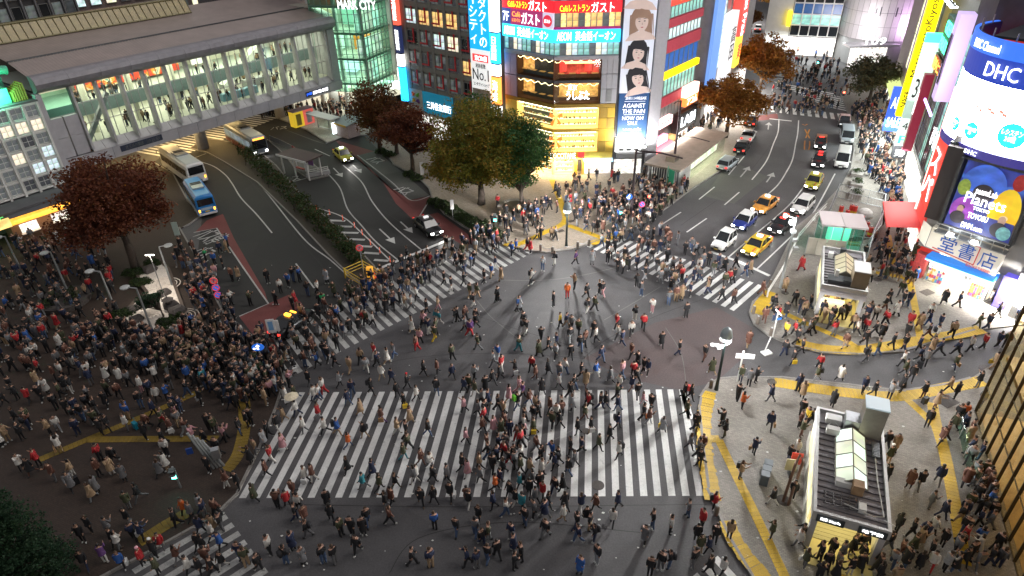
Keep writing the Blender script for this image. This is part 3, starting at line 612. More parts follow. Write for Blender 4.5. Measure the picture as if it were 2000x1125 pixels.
for q in ((398, 291), (548, 229), (655, 208)):
    x, y = G(*q); o = link('pillar', pmm, None); t_ = br; a_ = br.rotation_euler.z; dx, dy = x - br.location.x, y - br.location.y
    o.parent = br; o.location = (dx * math.cos(a_) + dy * math.sin(a_), -dx * math.sin(a_) + dy * math.cos(a_), 0)
for u in (-13, -5, 3): area('underpass_lamp', local(br, u, 9, 4.8), 6, 2, 450, (1, .68, .28), (0, 0, br.rotation_euler.z))
ul = MB(); ul.box(-.6, .6, -.12, .12, -.1, 0); rep(ul.mesh('underpass_lamp', tube_warm), 'underpass_lamp', br, [(u, y, 4.84) for u in range(-16, 18, 5) for y in (5, 11)])

# ------------------------------------------------------------------ department store with its grid of windows, left of the bridge
gb = thing('department_store', 'pale building with a tight grid of square windows beside the footbridge', 'building', (-41.4, 93.2), R(54.0))
for u in ():
    pass
B(gb, 'wall', mat('store_wall', (.40, .39, .37), .75, noise=.12, nscale=1), -37, -21.3, .12, 12, 3.6, 13.5)
B(gb, 'roof_slab', conc_dk, -37.2, -21.2, -.15, 12.2, 13.5, 13.75); B(gb, 'side_wall', lilac, -21.3, -20.7, -.1, 12, 0, 14.2)
panes_ = [lit_dim, lit_cool, lit_cream, lit_dk, lit_dim]
rowlit = [[4, 3, 3, 4, 4, 3], [1, 1, 0, 4, 0, 0], [1, 0, 2, 0, 1, 1], [0, 3, 0, 4, 0, 3], [2, 2, 2, 2, 0, 2], [0, 0, 0, 4, 4, 0]]
pset = {0: lit_dim, 1: lit_cool, 2: lit_cream, 3: lit_dk, 4: lit_dim}
for c in range(7):
    for r_ in range(6):
        x = -22.78 - c * 1.58; z = 4.0 + r_ * 1.6
        window(gb, x, x + 1.25, z, z + 1.32, .06, white_wall, pset[rowlit[r_][c % 6]], 2, 2, .07, .1)
gv = MB(); gv.box(-.12, .12, -.3, .12, 3.5, 13.55); rep(gv.mesh('pier', white_wall), 'pier', gb, [(-21.4 - k * 1.58 - .02, 0, 0) for k in range(9)])
gh = MB(); gh.box(-36, -21.5, -.22, .12, -.1, .1); rep(gh.mesh('spandrel', white_wall), 'spandrel', gb, [(0, 0, 3.85 + r_ * 1.6) for r_ in range(7)])
B(gb, 'canopy', conc_dk, -37, -20.5, -3.2, 0, 3.3, 3.55); B(gb, 'canopy_light', emit('canopy_green', (.16, .8, .22), .9), -36.5, -22.5, -1.5, -1.2, 2.4, 3.3)
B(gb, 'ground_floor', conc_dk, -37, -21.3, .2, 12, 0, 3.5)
eqm = mat('green_lit_duct', (.10, .45, .30), .6, noise=.2)
eq = MB(); eq.box(-33, -23.4, .8, 4.5, 13.75, 15.4); eq.box(-25.5, -22.2, 5, 9, 13.75, 18.4); eq.tube([(-24, 3, 15), (-24, 3, 16.4), (-23, 3, 17), (-22, 3, 16.8)], .5, 10); eq.obj('rooftop_plant', eqm, gb)
ch = MB()
for k in range(6): ch.box(-23.2 + k * .25, -23.05 + k * .25, .6, 2.4, 13.8, 14.9 + .15 * k)
ch.obj('rooftop_grating', mat('yellow_scaffold', (.35, .32, .06), .6), gb)
area('rooftop_floodlight', local(gb, -25, -.5, 15.2), 1.5, 1, 260, (.2, 1, .6), (R(75), 0, gb.rotation_euler.z))
# food stall row below it
st = thing('food_stall', 'kiosk with glowing orange fascia and three bright counters by the plaza trees', 'kiosk', (-55.6, 66.5), R(52))
B(st, 'body', mat('stall_body', (.2, .12, .07), .7), 0, 13.5, .3, 3, 0, 2.6); og = lit('stall_orange', (1, .42, .05), 1.6, .9, .5, .5)
B(st, 'fascia', og, .2, 13.3, 0, .3, 2.35, 3.15); B(st, 'roof', conc_dk, 0, 13.5, 0, 3, 3.15, 3.25); B(st, 'hanging_sign', lit('stall_yellow', (1, .65, .2), 1.6, .6), -1.2, .1, -.3, 0, 2.4, 3.4)
for k in range(4):
    c_ = B(st, 'counter_window', lit_white, .8 + k * 3.3, 2.6 + k * 3.3, .22, .29, 1.1, 2.1); B(c_, 'counter_shelf', white_wall, .7 + k * 3.3, 2.7 + k * 3.3, -.1, .25, .95, 1.05)
area('stall_light', local(st, 6.5, -.4, 2.6), 12, .8, 90, (1, .6, .3), (R(35), 0, st.rotation_euler.z))

# ------------------------------------------------------------------ glass tower at the far end of the bridge
mc = thing('glass_tower', 'bright glass atrium tower at the far end of the footbridge', 'building', (-22.8, 110.6), R(-15))
MCH = 30.0
rw = link('wing', None, mc, (0, 0, 0), R(83))
fl = MB(); fl.prism([(-13, .4), (-.4, .4), (.6, 9), (-12, 11)], 0, .35); flm = fl.mesh('floor_slab', floor_cream); rep(flm, 'floor_slab', mc, [(0, 0, z) for z in (5.2, 9.2, 13.2, 17.2, 21.2, 25.2)])
cl = MB(); cl.cyl(0, 0, 0, MCH, .4, n=10); rep(cl.mesh('column', white_wall), 'column', mc, [(-10, 2, 0), (-5.5, 2, 0), (-1.2, 2.0, 0), (-6, 7, 0)])
B(mc, 'core_wall', mat('atrium_wall', (.55, .66, .58), .7, noise=.2, nscale=.4), -13, 1, 9, 9.4, 4, MCH)
for i, (x, z, c) in enumerate(((-9.5, 6, '#d8e8d8'), (-6, 6.2, '#e8f4ff'), (-3, 10, '#e07a1a'), (-8, 10, '#d8ecd8'), (-9, 14, '#b8a080'), (-4.5, 14, '#8fb8a0'), (-7, 18, '#c04a30'), (-3.2, 18, '#d8d0a0'))):
    B(mc, 'shop_unit', emit('shop_unit_%d' % i, c, .9), x - 1.3, x + 1.3, 5.0, 6.5, z, z + 2.3)
gw = MB(); gw.box(.03, 1.07, -.02, 0, .03, 1.19); gwm = gw.mesh('glass_pane', glass_green)
rep(gwm, 'glass_pane', mc, [(-8.8 + i * 1.1, 0, 4.2 + j * 1.22) for i in range(8) for j in range(14)]); rep(gwm, 'glass_pane', rw, [(i * 1.1, 0, 4.2 + j * 1.22) for i in range(7) for j in range(14)])
mv = MB(); mv.box(-.05, .05, -.08, .06, 4.2, 21.5); mvm = mv.mesh('mullion', mat('green_mullion', (.25, .38, .33), .4, .5)); rep(mvm, 'mullion', mc, [(-8.8 + i * 1.1, 0, 0) for i in range(9)]); rep(mvm, 'mullion', rw, [(i * 1.1, 0, 0) for i in range(1, 8)])
mh = MB(); mh.box(-8.8, 0, -.06, .05, -.035, .035); rep(mh.mesh('transom', MATS['green_mullion']), 'transom', mc, [(0, 0, 4.2 + j * 1.22) for j in range(15)])
mh = MB(); mh.box(0, 7.7, -.06, .05, -.035, .035); rep(mh.mesh('transom', MATS['green_mullion']), 'transom', rw, [(0, 0, 4.2 + j * 1.22) for j in range(15)])
B(mc, 'upper_cladding', lilac, -9, 0, 0, 8, 21.3, MCH)
x0, z0 = px(mc, 668, 40); x1, z1 = px(mc, 735, 15)
write(mc, 'SHIBUYA', x0 + .8, x1 - .8, 18.9, 19.7, -.12, sign_white); write(mc, 'MARK CITY', x0 - .3, x1, 17.2, 18.5, -.12, sign_white)
for z, p in ((5.0, 600), (9.1, 480), (13.1, 480), (17.1, 450)): area('atrium_light', local(mc, -5.5, 4.5, z), 8, 6, p, (.95, 1, .85), (0, 0, mc.rotation_euler.z))
for i in range(4):
    for j in range(5): B(rw, 'shop_unit', lit('atrium_side_%d' % ((i + j) % 3), ((.8, 1, .85), (1, .95, .75), (.9, .75, .65))[(i + j) % 3], 1.5, .9, .5, .3), .3 + i * 1.85, 2.0 + i * 1.85, 1.5, 1.6, 1.0 + j * 4.0, 4.4 + j * 4.0)
dissolve(rw)
sc = thing("shop_arcade", 'brightly lit shopfront strip at street level under the glass tower', 'shopfront', (-33, 130), R(-10))
for i, c in enumerate(('#fff2d0', '#ffe8e0', '#f0fff0', '#fff6e0', '#ffe0c0')): B(sc, 'shop_bay', lit('arcade_%d' % i, hexc(c), 2.6, 1.5, .4, .3), i * 5, i * 5 + 4.7, 0, .4, 0, 4)
B(sc, 'wall', conc, -1, 26, .4, 6, 0, 5.2)
area('arcade_light', local(sc, 4, -9, 5.0), 22, 14, 1900, (1, .95, .78), (0, 0, sc.rotation_euler.z))
# ------------------------------------------------------------------ grey office block with red-framed windows
C0 = (5.8, 83.19)
ob = thing('office_building', 'grey concrete office block with red-framed windows and a blue banner', 'building', C0, R(-41))
gy = mat('grey_render', (.24, .235, .205), .8, noise=.16, nscale=.9, bump=.12); redf = mat('red_frame', (.55, .03, .04), .4)
B(ob, 'wall', gy, -28.2, -9.6, .25, 14, 0, 27)
zr = [(6.9 - 2.95 * 0 + 2.95 * r_) for r_ in range(6)]
lits = {(1, 3): lit_warm, (2, 3): lit_warm, (3, 3): lit_warm, (3, 2): lit_cream, (4, 1): lit_warm, (2, 2): lit_cool, (0, 3): lit_cool, (1, 2): lit_dim}
for r_ in range(6):
    for c in range(6):
        x = -26.75 + c * 2.72; z = 8.0 + r_ * 2.93
        pmt = lits.get((c, r_), random.choice([lit_dim, lit_dk, glass_dark, lit_dim]))
        window(ob, x, x + 2.15, z, z + 2.0, .2, frame_grey, [pmt, pmt, lit_dk, pmt] if pmt in (lit_dim, lit_dk) else pmt, 3, 2, .06, .1)
rf = MB(); rf.box(.0, 1.5, -.1, 0, .0, .22); rf.box(1.28, 1.5, -.1, 0, .22, 2.0); rfm = rf.mesh('red_angle_frame', redf)
rep(rfm, 'red_angle_frame', ob, [(-26.75 + c * 2.72, .06, 8.35 + r_ * 2.93) for r_ in range(6) for c in range(6)])
pi_ = MB(); pi_.box(-.24, .24, 0, .25, 7.3, 26.5); rep(pi_.mesh('pier', gy), 'pier', ob, [(-26.98 + c * 2.72, 0, 0) for c in range(7)])
so_ = MB(); so_.box(-27.2, -10.6, .06, .25, 0, .62); rep(so_.mesh('spandrel', gy), 'spandrel', ob, [(0, 0, 7.35 + r_ * 2.93) for r_ in range(7)])
tealb = mat('bank_teal', (.01, .16, .26), .5, em=(.01, .2, .32), es=.35)
bs = B(ob, 'bank_sign', tealb, -24.5, -18.2, -.1, .05, 4.2, 7.4); write(bs, '三井住友銀行', -23.6, -18.5, 5.0, 6.1, -.15, sign_white)
bw = B(ob, 'bank_sign', mat('bank_white', (.55, .56, .52), .5), -27.3, -24.55, -.1, .05, 4.2, 7.4)
for k, (c, a, b) in enumerate((('#e8632a', -.35, .35), ('#7ab648', .35, .35), ('#5a3a8a', .35, -.35), ('#e8b52a', -.35, -.35))):
    MB().tube([(-26 + a, -.14, 6.2 + b), (-26 + a * 2.1, -.14, 6.2 + b * 2.1)], [.32, .12], 8).obj('emblem', mat('emblem_%d' % k, c, .5), bw)
B(ob, 'shop_wall', lit_white, -27, -10, -.05, .2, .3, 3.6)
bn = B(ob, 'banner', emit('banner_blue', (.01, .36, .78), .85), -13.8, -10.4, -.35, .0, 14.9, 26); ws = emit('banner_white', (1, 1, 1), 1.1, (.8, .8, .8))
write(bn, 'ン\nタ\nク\nト\nの', -11.95, -10.65, 15.3, 22.9, -.4, ws); write(bn, 'イ\nシ\nテ\nィ', -13.6, -12.25, 15.6, 21.9, -.4, ws)
bl = B(ob, 'banner', emit('banner_pale', (.85, .86, .84), .55, (.7, .7, .7)), -13.8, -10.4, -.35, 0, 6.0, 14.85)
rd = B(bl, 'red_tag', sign_red, -13.4, -10.6, -.42, -.36, 13.35, 14.3); write(bl, '当ビル5階', -12.9, -10.8, 13.5, 14.15, -.45, sign_white)
write(bl, '利用者数', -12.9, -11.1, 12.5, 13.1, -.38, ink); write(bl, 'No.1', -13.5, -10.6, 10.9, 12.4, -.38, ink); write(bl, 'コンタクトショップ', -13.5, -10.5, 10.1, 10.6, -.38, ink)
B(bl, 'photo_patch', mat('photo_grey', (.36, .33, .29), .6, noise=.3, nscale=2), -13.7, -10.5, -.37, -.35, 6.1, 9.7)
# narrow sign stacks either side of it
def stack(name, label, x0, x1, y, items, host, d=.6, cat='sign'):
    t = thing(name, label, cat, local(host, (x0 + x1) / 2, y, 0), host.rotation_euler.z); w = (x1 - x0) / 2
    B(t, 'mast', steel_dk, -w + .05, w - .05, -d + .05, -.03, items[-1][0] - .2, items[0][1] + .2)
    for z0, z1, m, s_, tm in items:
        p = B(t, 'sign_panel', m, -w, w, -d, 0, z0 + .04, z1 - .04)
        if s_: write(p, s_, -w * .7, w * .7, z0 + (z1 - z0) * .12, z1 - (z1 - z0) * .12, -d - .03, tm)
    return t
stack('sign_column', 'tall narrow sign column with red, navy and cyan panels between glass tower and office block', -28.6, -27.5, -.2, [(16.4, 22, emit('sign_redwhite', (.8, .1, .06), 1.0), '居\n酒\n屋', sign_white), (12.5, 16.3, emit('sign_navy', (.02, .03, .1), .6), '加\n藤\n眼\n科', sign_white), (10.6, 12.4, sign_white, None, None), (5.4, 10.5, sign_cyan, None, None)], ob)
stack('sign_column', 'tall narrow sign column of white, blue and orange panels left of the corner restaurant building', -9.7, -8.4, -.3, [(17.5, 24, sign_white, None, None), (13.6, 17.4, sign_cyan, '日\n高\n屋', sign_white), (12.0, 16 - 2.5, sign_white, None, None), (8.2, 11.9, sign_org, '海\n鮮', sign_white), (3, 8.1, sign_white, None, None)], ob)
# ------------------------------------------------------------------ corner building: shop below, restaurants above
cb = thing('corner_building', 'corner building with golden shop floors, dark restaurant floors and red cafe signs', 'building', C0, R(-1))
wg = link('wing', None, cb, (0, 0, 0), R(-40)); wf = Fr(cb, 0, 0, R(-40))
gold = mat('gold_panel', (.55, .36, .05), .45, .2, em=(.6, .38, .05), es=.12, noise=.08); gold2 = mat('gold_panel_dark', (.42, .27, .05), .5, .2, noise=.1); silver = mat('silver_panel', (.5, .5, .54), .45, .3, noise=.08); lil = mat('violet_panel', (.48, .40, .56), .5, .2, noise=.08)
core = MB(); a40 = R(-40); ex, ey = -8 * math.cos(a40), -8 * math.sin(a40)
core.prism([(.0, 1.3), (7.9, 1.3), (12, 16), (-4, 16), (ex + .8, ey + 1.1)], 0, 26); core.obj('core', conc_dk, cb)
def level(P_, x0, x1, z0, z1, m, depth=1.25, name='room'):
    mb = MB(); mb.add([(x0, depth, z0), (x1, depth, z0), (x1, depth, z1), (x0, depth, z1), (x0, 0, z0), (x1, 0, z0), (x1, 0, z1), (x0, 0, z1)], [(0, 1, 2, 3), (4, 5, 1, 0), (7, 3, 2, 6), (4, 0, 3, 7), (5, 6, 2, 1)])
    return mb.obj(name, m, P_)
def shelves(P_, x0, x1, z0, z1, cols, n=3, dens=26, d=.95):
    r_ = level(P_, x0, x1, z0, z1, cols[0]); 
    for k in range(n):
        z = z0 + (z1 - z0) * (k + .35) / (n + .4); B(r_, 'shelf', cols[1], x0 + .2, x1 - .2, d - .25, d + .2, z, z + .05)
        pr_ = MB()
        for i in range(int(dens * (x1 - x0) / 6)):
            x = random.uniform(x0 + .25, x1 - .35); w = random.uniform(.06, .16); h = random.uniform(.1, .3)
            pr_.box(x, x + w, d - .2, d + .02, z + .05, z + .05 + h, random.randrange(len(cols) - 2))
        o = pr_.obj('product', cols[2:], r_); o['kind'] = 'stuff'
    return r_
room_gold = emit('room_gold', (1, .58, .16), .8, (.7, .5, .2)); shelf_gold = emit('shelf_gold', (1, .85, .5), 1.6)
prod = [mat('product_brown', (.2, .08, .03), .6), mat('product_cream', (.7, .6, .4), .6), mat('product_orange', (.6, .2, .03), .6), mat('product_green', (.15, .22, .08), .6)]
strip_w = emit('strip_white', (1, .9, .66), 7)
for P_, x0, x1 in ((cb, .05, 5.8), (wg, -6.0, -.05)):
    for z0, z1 in ((3.35, 5.95), (6.45, 9.1)):
        r_ = shelves(P_, x0, x1, z0, z1, [room_gold, shelf_gold] + prod)
        B(r_, 'ceiling_light', strip_w, x0 + .2, x1 - .2, .15, .8, z1 - .12, z1 - .03)
        n = 4
        for i in range(n): B(r_, 'glass_pane', glass, x0 + (x1 - x0) * i / n + .02, x0 + (x1 - x0) * (i + 1) / n - .02, .0, .02, z0 + .05, z1 - .05)
    B(P_, 'floor_band', gold, x0 - (0 if P_ is cb else 2), x1 + (2.05 if P_ is cb else 0), -.1, 1.3, 6.0, 6.4); B(P_, 'floor_band', gold2, x0 - (0 if P_ is cb else 2), x1 + (2.05 if P_ is cb else 0), -.1, 1.3, 9.15, 9.6)
    B(P_, 'shop_fascia', gold, x0 - (0 if P_ is cb else 2), x1 + (2.05 if P_ is cb else 0), -.1, 1.3, 2.35, 3.3)
# bows in the two corner windows
bow = MB()
for s_ in (-1, 1):
    bow.add([(0, 0, 0), (s_ * .8, -.12, .55), (s_ * .85, -.05, -.1), (s_ * .35, -.12, .1)], [(0, 1, 3), (1, 2, 3), (0, 3, 2)]); bow.add([(0, -.05, 0), (s_ * .35, -.08, -1.1), (s_ * .75, -.03, -.95)], [(0, 1, 2), (2, 1, 0)])
bowm = bow.mesh('ribbon_bow', emit('bow_orange', (.9, .22, .03), .9)); rep(bowm, 'ribbon_bow', cb, [(.35, -.1, 5.0), (.35, -.1, 8.1)])
gpn = MB(); gpn.box(.02, .98, -.08, .3, .02, 1.3); gpa = gpn.mesh('wall_panel', gold); gpb = MB().box(.02, .98, -.08, .3, .02, 1.3).mesh('wall_panel', gold2)
for i in range(2):
    for j, z in enumerate((3.35, 4.7, 6.45, 7.8)): link('wall_panel', gpb if (i + j) % 3 == 0 else gpa, cb, (5.88 + i * 1.0, 0, z))
spn = MB(); spn.box(.02, .66, -.08, .3, .02, 1.8); spa = spn.mesh('wall_panel', silver); rep(spa, 'wall_panel', cb, [(5.9 + i * .68, 0, 9.65 + j * 1.84) for i in range(3) for j in range(3)])
vpn = MB(); vpn.box(.02, .98, -.08, .3, .02, 2.7); rep(vpn.mesh('wall_panel', lil), 'wall_panel', wg, [(-8.0 + i, 0, 9.65 + j * 2.8) for i in range(2) for j in range(2)]); rep(vpn.mesh('wall_panel', gold), 'wall_panel', wg, [(-8.0 + i, 0, z) for i in range(2) for z in (3.3, 6.4)])
B(cb, 'vent_louvre', frame_grey, 6.6, 7.3, -.12, -.08, 9.9, 11.4)
# restaurant floors
rr = lit('restaurant_amber', (1, .45, .12), 1.5, 2.2, .5, .22); rd_ = lit('restaurant_red', (.8, .08, .05), 1.3, 1.2, .5, .08)
table_m = mat('table_wood', (.45, .22, .08), .5, em=(1, .5, .15), es=.25)
for P_, x0, x1 in ((cb, .05, 5.8), (wg, -5.9, -.05)):
    for z0, z1, m in ((9.75, 12.25, rr), (12.6, 15.1, rd_ if P_ is cb else rr)):
        r_ = level(P_, x0, x1, z0, z1, mat('restaurant_dark', (.10, .05, .035), .7, em=(.5, .2, .08), es=.06)); B(r_, 'lit_back', m, x0 + .1, x1 - .1, 1.15, 1.24, z0 + .5, z1 - .2)
        for i in range(4): B(r_, 'table', table_m, x0 + .5 + i * 1.4, x0 + 1.3 + i * 1.4, .3, .8, z0 + .7, z0 + .76)
        fl_ = MB()
        for i in range(34): fl_.box(x0 + .1 + i * (x1 - x0 - .2) / 34, x0 + .15 + i * (x1 - x0 - .2) / 34, .1, .16, z1 - .3 - .12 * math.sin(i * .9), z1 - .24 - .12 * math.sin(i * .9))
        fl_.obj('string_light', emit('bulb_warm', (1, .75, .4), 8), r_)
        for i in range(4): B(r_, 'glass_pane', glass, x0 + (x1 - x0) * i / 4 + .02, x0 + (x1 - x0) * (i + 1) / 4 - .02, .0, .02, z0 + .05, z1 - .05)
    B(P_, 'floor_band', conc_dk, x0, x1, -.06, 1.3, 12.25, 12.6); B(P_, 'floor_band', silver, x0 - (0 if P_ is cb else 2), x1 + (2.05 if P_ is cb else 0), -.2, 1.3, 15.1, 15.55)
for x in (1.2, 4.3): MB().cyl(x, .7, 13.6, 14.6, .42, n=10).obj('red_lantern', emit('lantern_red', (.9, .04, .03), 1.6), cb)
B(cb, 'awning_light', emit('awning_warm', (1, .55, .25), 2.0), 1.4, 5.3, .05, .2, 14.6, 14.85)
write(cb, '東京', 1.8, 2.9, 11.4, 12.1, -.05, sign_white); write(cb, '焼肉', 3.0, 4.2, 11.4, 12.1, -.05, sign_org); write(cb, 'うしぶた', 1.6, 4.5, 10.2, 11.3, -.05, emit('neon_white', (1, .98, .95), 6))
# upper glazed floors and cafe signs
for P_, x0, x1 in ((cb, .0, 7.9), (wg, -8.0, 0)):
    n = 11
    for z0, z1, m in ((15.6, 17.1, [lit_teal, lit_cool, lit_dim, lit_teal, lit_cream]), (18.7, 20.5, [lit_warm, lit_gold, lit_dim, lit_warm]), (21.8, 24, [lit_dim, lit_teal, lit_dk])):
        if P_ is wg and z0 > 18 and z0 < 20: continue
        B(P_, 'window_back', conc_dk, x0, x1, .3, 1.3, z0, z1)
        for i in range(n):
            w = (x1 - x0) / n; window(P_, x0 + w * i, x0 + w * (i + 1), z0, z1, .1, frame_grey, m[(i * 7 + int(z0)) % len(m)], 1, 2, .05, .1)
    B(P_, 'sign_band', emit('band_cyan', (.02, .5, .95), 2.2), x0, x1, -.3, .3, 17.15, 18.6); B(P_, 'sign_band', emit('band_red', (.75, .02, .03), .9), x0, x1, -.25, .3, 20.5, 21.75)
    B(P_, 'spandrel', mat('magenta_band', (.35, .02, .12), .5, em=(.5, .02, .15), es=.3), x0, x1, -.12, .3, 18.6, 18.9)
    o_ = x0
    write(P_, '英会話イーオン', o_ + 2.5, o_ + 7.3, 17.35, 18.45, -.34, emit('letter_white', (1, 1, 1), 2.4)); write(P_, 'AEON', o_ + .3, o_ + 2.0, 17.4, 18.4, -.34, MATS['letter_white'])
    write(P_, 'Caféレストラン', o_ + .6 + (.4 if P_ is wg else 0), o_ + 4.1, 20.65, 21.4, -.3, sign_yel); write(P_, 'ガスト', o_ + 4.3, o_ + 7.0, 20.55, 21.65, -.3, MATS['letter_white'])
ms = B(wg, 'cafe_sign', emit('sign_maroon', (.3, .03, .12), .8), -6.6, -1.6, -.3, .2, 18.65, 20.45); write(ms, 'ガスト', -4.8, -2.0, 18.9, 20.2, -.35, MATS['letter_white']); write(ms, 'Café', -6.3, -5.0, 19.6, 20.2, -.35, sign_org); write(ms, 'レストラン', -6.3, -5.0, 19.0, 19.4, -.35, sign_org)
f7 = B(wg, 'floor_sign', emit('sign_navy2', (.03, .06, .25), .8), -8, -6.65, -.3, .2, 18.65, 20.45); write(f7, '7F', -7.8, -6.85, 19.0, 20.1, -.35, sign_white)
dsk = B(wg, 'round_sign_back', emit('sign_lav', (.6, .55, .7), .7), -1.55, -.02, -.3, .2, 18.65, 20.45)
MB().tube([(-.8, -.34, 19.55), (-.8, -.31, 19.55)], .68, 20).obj('round_sign', emit('disc_red', (.6, .03, .06), .8), dsk); write(dsk, 'ガスト', -1.25, -.35, 19.35, 19.75, -.38, sign_white)
# street level of the corner shop
r_ = shelves(cb, .1, 2.9, .15, 2.3, [room_gold, shelf_gold] + prod, 3, 40); r2 = shelves(wg, -6, -.1, .15, 2.3, [room_gold, shelf_gold] + prod, 3, 40)
write(cb, "L'OCCITANE", -.3, 3.0, 2.5, 3.25, -.2, MATS['letter_white']); write(wg, "L'OCCITANE", -4.6, -.6, 2.5, 3.25, -.2, MATS['letter_white'])
MB().box(3.35, 4.15, -.25, -.1, 2.5, 3.3).obj('gift_sign', sign_red, cb)
B(cb, 'shop_front', lit_white, 4.3, 7.8, .3, .4, .1, 2.2); B(cb, 'shop_canopy', mat('canopy_blue', (.25, .5, .8), .5, em=(.4, .7, 1), es=1.2), 4.1, 7.9, -.9, .2, 2.2, 2.4)
B(cb, 'door_pillar', gold, 2.95, 3.3, -.1, .3, 0, 2.4); B(cb, 'door_pillar', gold2, 3.9, 4.25, -.1, .3, 0, 2.4)
area('shop_light', local(cb, 3.2, -.5, 2.3), 6, .6, 480, (1, .76, .40), (R(30), 0, cb.rotation_euler.z)); area('shop_light', local(wf, -3, -.5, 2.3), 6, .6, 480, (1, .76, .40), (R(30), 0, wf.rotation_euler.z))
# ------------------------------------------------------------------ tall poster and its wall
pw = thing('poster_wall', 'tall dark wall with a four-portrait poster above floodlights', 'billboard', local(cb, 10.3, 0, 0)[:2], R(-1.5))
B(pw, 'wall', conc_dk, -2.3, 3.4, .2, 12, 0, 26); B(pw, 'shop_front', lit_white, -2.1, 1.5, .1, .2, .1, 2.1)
po = B(pw, 'poster', mat('poster_paper', (.6, .62, .68), .5, em=(.8, .85, 1), es=.3), -2.05, 1.75, -.08, .18, 10.9, 25)
nv = bpy.data.materials.new('poster_navy'); nv.use_nodes = True; nt = nv.node_tree; b_ = nt.nodes['Principled BSDF']; b_.inputs['Base Color'].default_value = (.012, .05, .14, 1); b_.inputs['Emission Color'].default_value = (.02, .1, .3, 1); b_.inputs['Emission Strength'].default_value = .3
bp_ = B(pw, 'poster_text_panel', nv, -2.0, 1.75, -.08, .18, 5.2, 10.88)
wl = emit('poster_letter', (.9, .93, 1), .9, (.8, .8, .8))
write(bp_, '2018.11.14 RELEASE', -1.2, 1.4, 10.1, 10.45, -.1, wl); write(bp_, 'AGAiNST\nTHE PAiN', -1.5, 1.35, 8.35, 9.6, -.1, wl); write(bp_, 'NOW ON\nSALE', -1.45, 1.2, 6.85, 7.95, -.1, wl); write(bp_, 'wack', -1.3, 1.1, 6.1, 6.45, -.1, wl)
for z in (9.85, 8.15): B(bp_, 'rule', wl, -1.3, 1.3, -.12, -.085, z, z + .03)
skin_m = mat('print_skin', (.62, .48, .43), .6, em=(.9, .72, .66), es=.16, noise=.06, nscale=1.2); eye_m = mat('print_dark', (.05, .04, .05), .6); lip_m = mat('print_lip', (.5, .08, .12), .6)
def disc(cx, cz, rx, rz, y, n=18, a0=0.0): return [(cx + rx * math.cos(2 * math.pi * i / n + a0), y, cz + rz * math.sin(2 * math.pi * i / n + a0)) for i in range(n)]
def flat(P_, name, pts, m): return MB().add(pts, [tuple(range(len(pts)))[::1]]).obj(name, m, P_)
def portrait(P_, x, z, s, hair, bob, k=1.0, bgm=None, tilt=0.0, w=1.9, h=1.75, y=-.1, side=0):
    if bgm: B(P_, 'portrait_ground', bgm, x - w, x + w, y + .005, y + .015, z - h, z + h)
    c_, s_ = math.cos(tilt), math.sin(tilt)
    def T(p): return [(x + (a * c_ - b * s_) * s, yy, z + (a * s_ + b * c_) * s) for a, yy, b in p]
    hp = disc(0, .28, .72, .82, y - .004) ; g_ = link('portrait', None, P_)
    flat(g_, 'hair', T(hp), hair)
    flat(g_, 'hair', T([(-.72, y - .003, .3), (-.72 - .1 * bob, y - .003, -.75 * bob), (.0, y - .003, -.5), (.72 + .1 * bob, y - .003, -.75 * bob), (.72, y - .003, .3)]), hair)
    flat(g_, 'shoulders', T([(-1.15, y - .0045, -1.25), (1.15, y - .0045, -1.25), (.75, y - .0045, -.8), (.25, y - .0045, -.62), (-.25, y - .0045, -.62), (-.75, y - .0045, -.8)]), skin_m)
    flat(g_, 'face', T([(side * .08 + .47 * math.cos(q) * (1 - .28 * max(0, -math.sin(q)) ** 1.5), y - .007, .66 * math.sin(q) - .02) for q in [2 * math.pi * i_ / 26 for i_ in range(26)]]), skin_m)
    for k_ in range(7): flat(g_, 'hair_strand', T([((-1) ** k_ * (.5 + .04 * k_), y - .012, .55), ((-1) ** k_ * (.56 + .05 * k_), y - .012, .5), ((-1) ** k_ * (.52 + .07 * k_), y - .012, -.5 * bob - .12 * k_ * bob)]), hair)
    fr_ = [(-.56, y - .01, .7), (-.54, y - .01, .2), (-.2, y - .01, .3), (.25, y - .01, .28), (.56, y - .01, .15), (.58, y - .01, .7), (.0, y - .01, .92)]
    flat(g_, 'fringe', T(fr_), hair)
    for sx in (-1, 1):
        flat(g_, 'eye', T(disc(sx * .19 + side * .1, .06, .075, .036, y - .011, 10)), eye_m); flat(g_, 'brow', T([(sx * .1 + side * .1, y - .011, .2), (sx * .32 + side * .1, y - .011, .22), (sx * .32 + side * .1, y - .011, .25), (sx * .1 + side * .1, y - .011, .23)]), eye_m)
    flat(g_, 'nose', T([(.0 + side * .12, y - .011, .0), (.06 + side * .12, y - .011, -.18), (-.03 + side * .12, y - .011, -.18)]), mat('print_shade', (.5, .35, .3), .6)); flat(g_, 'mouth', T(disc(side * .12, -.36, .1, .034, y - .011, 10)), lip_m)
hb, hbl, hk = mat('hair_brown_print', (.10, .045, .04), .6), mat('hair_blond_print', (.45, .28, .20), .6), mat('hair_black_print', (.02, .02, .028), .6)
portrait(pw, -.1, 22.9, 1.75, hb, .35, tilt=-.06); portrait(pw, .0, 19.3, 1.65, hbl, 1.15, tilt=.05, side=.6); portrait(pw, -.15, 15.75, 1.55, hk, 1.2, side=1, tilt=-.08); portrait(pw, .0, 12.65, 1.55, hk, 1.5, tilt=.2, side=1.2)
fl_ = MB()
for i in range(4): fl_.tube([(-1.5 + i * .95, -.1, 4.0), (-1.5 + i * .95, -1.3, 4.1)], .05, 5); fl_.box(-1.8 + i * .95, -1.2 + i * .95, -1.6, -1.2, 3.9, 4.3)
